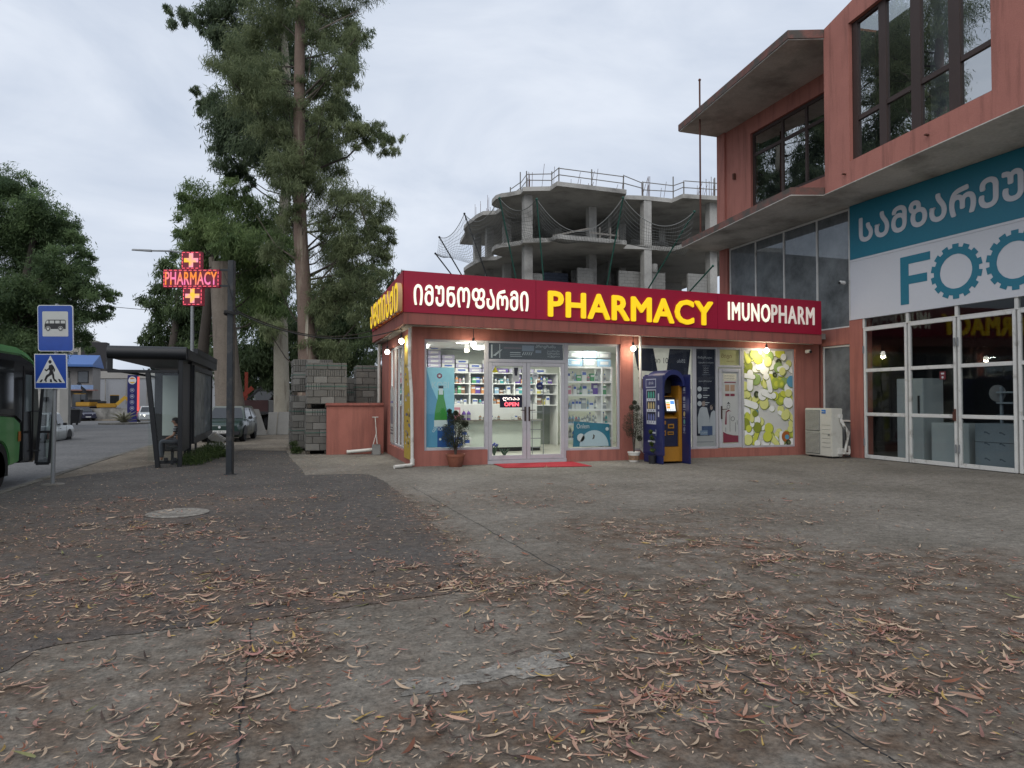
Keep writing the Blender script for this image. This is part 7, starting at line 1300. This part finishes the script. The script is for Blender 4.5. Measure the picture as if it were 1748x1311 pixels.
# wind-blown heaps: each seed gathers a few dozen leaves
hs = g.random(len(xs)) < .085; hx, hy = xs[hs], ys[hs]; k_ = g.integers(5, 34, len(hx)); rad_ = g.uniform(.05,.17,len(hx)); hx2 = np.repeat(hx, k_)+g.normal(size=k_.sum())*np.repeat(rad_*1.5, k_); hy2 = np.repeat(hy, k_)+g.normal(size=k_.sum())*np.repeat(rad_, k_)
kp_ = g.random(len(xs)) < .60; xs = np.concatenate([xs[kp_], hx2]); ys = np.concatenate([ys[kp_], hy2]); kp_ = ~((xs > 2.7) & (ys > 15.9)); xs, ys = xs[kp_], ys[kp_]; n = len(xs)
ti = g.choice(len(TN), n, p=TP); Ln = np.clip(g.lognormal(math.log(.080), .42, n), .028, .17); yaw = g.uniform(0, 2*math.pi, n); curve = g.normal(0, .9, n); wid = Ln*g.uniform(.09,.15,n); lift = np.abs(g.normal(.006,.006,n)); roll = g.normal(0,.5,n); zb = .013+g.random(n)*.012
inview = (np.abs((xs*math.cos(.3176)-ys*math.sin(.3176))/(xs*math.sin(.3176)+ys*math.cos(.3176))) < .76)
def leaf_verts(k):
    """a bent blade: five stations, two sides"""
    st = np.linspace(-.5, .5, 6); wv_ = np.array([.10,.75,1.,.9,.55,.03]); out = []
    a = curve[k]; 
    for s_, w_ in zip(st, wv_):
        th = a*s_; x = s_*np.cos(th*.5); y = a*(s_*s_)*.5
        nx, ny = -math.sin(a*s_), math.cos(a*s_); lz = (abs(s_)*2)**2*lift[k]/Ln[k]*1.6
        for q in (.5,-.5): out.append((x*Ln[k]+nx*q*w_*wid[k], y*Ln[k]+ny*q*w_*wid[k], lz*Ln[k]+q*w_*wid[k]*math.sin(roll[k])*.6+abs(math.sin(roll[k]))*wid[k]*.3))
    return np.array(out)
FQ = [(2*i, 2*i+2, 2*i+3, 2*i+1) for i in range(5)]
# screen size ~ length / distance: the 300 largest become objects
size = np.where(inview, Ln/np.hypot(xs, ys), 0); order = np.argsort(-size); near = order[:300]; rest = order[300:]
SH = {}
for k in near:
    cn = TN[ti[k]]; sh_ = 'curled' if abs(curve[k]) > .8 else 'straight'
    fx, fy = xs[k], ys[k]; rx = (fx*math.cos(.3176)-fy*math.sin(.3176))/(fx*math.sin(.3176)+fy*math.cos(.3176))
    where = 'at the left' if rx < -.25 else 'in the middle' if rx < .25 else 'at the right'; big = 'long' if Ln[k] > .12 else 'short'
    me = bpy.data.meshes.new('fallen_leaf'); v = leaf_verts(k); me.from_pydata([tuple(p) for p in v], [], FQ)
    at = me.color_attributes.new('tint', 'FLOAT_COLOR', 'POINT'); c = TA[ti[k]]*g.uniform(.58,1.08); col = np.ones((len(v),4), np.float32); col[:, :3] = c; at.data.foreach_set('color', col.ravel()); me.materials.append(M['litter'])
    o = bpy.data.objects.new('fallen_leaf', me); C.objects.link(o); o.location = (xs[k], ys[k], zb[k]); o.rotation_euler = (0, 0, yaw[k])
    tag(o, f'{big} {sh_} {cn} fallen leaf lying {where} of the nearest concrete', 'leaf', f'{big} {sh_} {cn} leaves {where} of the foreground')
V = []; F = []; TC = []
for j, k in enumerate(rest):
    v = leaf_verts(k); c_, s_ = math.cos(yaw[k]), math.sin(yaw[k]); P = np.empty_like(v); P[:,0] = v[:,0]*c_-v[:,1]*s_+xs[k]; P[:,1] = v[:,0]*s_+v[:,1]*c_+ys[k]; P[:,2] = v[:,2]+zb[k]; V.append(P); TC.append(np.tile(np.append(TA[ti[k]]*g.uniform(.58,1.08), 1), (len(v),1)))
V = np.concatenate(V).astype(np.float32); nl = len(rest); F = (np.array(FQ)[None]+np.arange(nl)[:,None,None]*12).reshape(-1,4)
me = bpy.data.meshes.new('leaf_litter'); me.vertices.add(len(V)); me.vertices.foreach_set('co', V.ravel()); me.loops.add(F.size); me.loops.foreach_set('vertex_index', F.ravel().astype(np.int32)); me.polygons.add(len(F)); me.polygons.foreach_set('loop_start', np.arange(0, F.size, 4, dtype=np.int32)); me.update(calc_edges=True)
at = me.color_attributes.new('tint', 'FLOAT_COLOR', 'POINT'); at.data.foreach_set('color', np.concatenate(TC).astype(np.float32).ravel()); me.materials.append(M['litter']); me.validate()
o = bpy.data.objects.new('leaf_litter', me); C.objects.link(o); o['kind'] = 'stuff'; o['label'] = 'dry fallen eucalyptus leaves scattered over the yard and asphalt'; o['category'] = 'leaves'
# crumbs: bark flakes and broken bits
m_ = 260000; cx = g.uniform(-4.5, 13, m_); cy = g.uniform(2.2, 23, m_); kp = g.random(m_) < np.clip(density(cx, cy)*.30 + .10*(cx < 1.8), 0, 1)*np.clip(1.1-(cx-5)/8, .15, 1); cx, cy = cx[kp], cy[kp]; kp = ~((cx > 2.7) & (cy > 16)); cx, cy = cx[kp], cy[kp]; m_ = len(cx)
a = g.uniform(0, 2*math.pi, m_); dd = np.stack([np.cos(a), np.sin(a), g.normal(0,.12,m_)], 1); ss = np.stack([-np.sin(a), np.cos(a), g.normal(0,.2,m_)], 1); Ls = g.uniform(.010,.055,m_)
tt = TA[g.choice(len(TN), m_, p=np.array([.3,.33,.08,.12,.05,.10,.02]))]*g.uniform(.7,1.15,(m_,1))
o = quads('leaf_crumbs', np.stack([cx, cy, np.full(m_, .0155)], 1).astype(np.float32), dd.astype(np.float32), ss.astype(np.float32), Ls.astype(np.float32), (Ls*g.uniform(.12,.35,m_)).astype(np.float32), tt.astype(np.float32), M['litter'])
o['kind'] = 'stuff'; o['label'] = 'tiny leaf and bark crumbs strewn over the asphalt'; o['category'] = 'leaf crumbs'
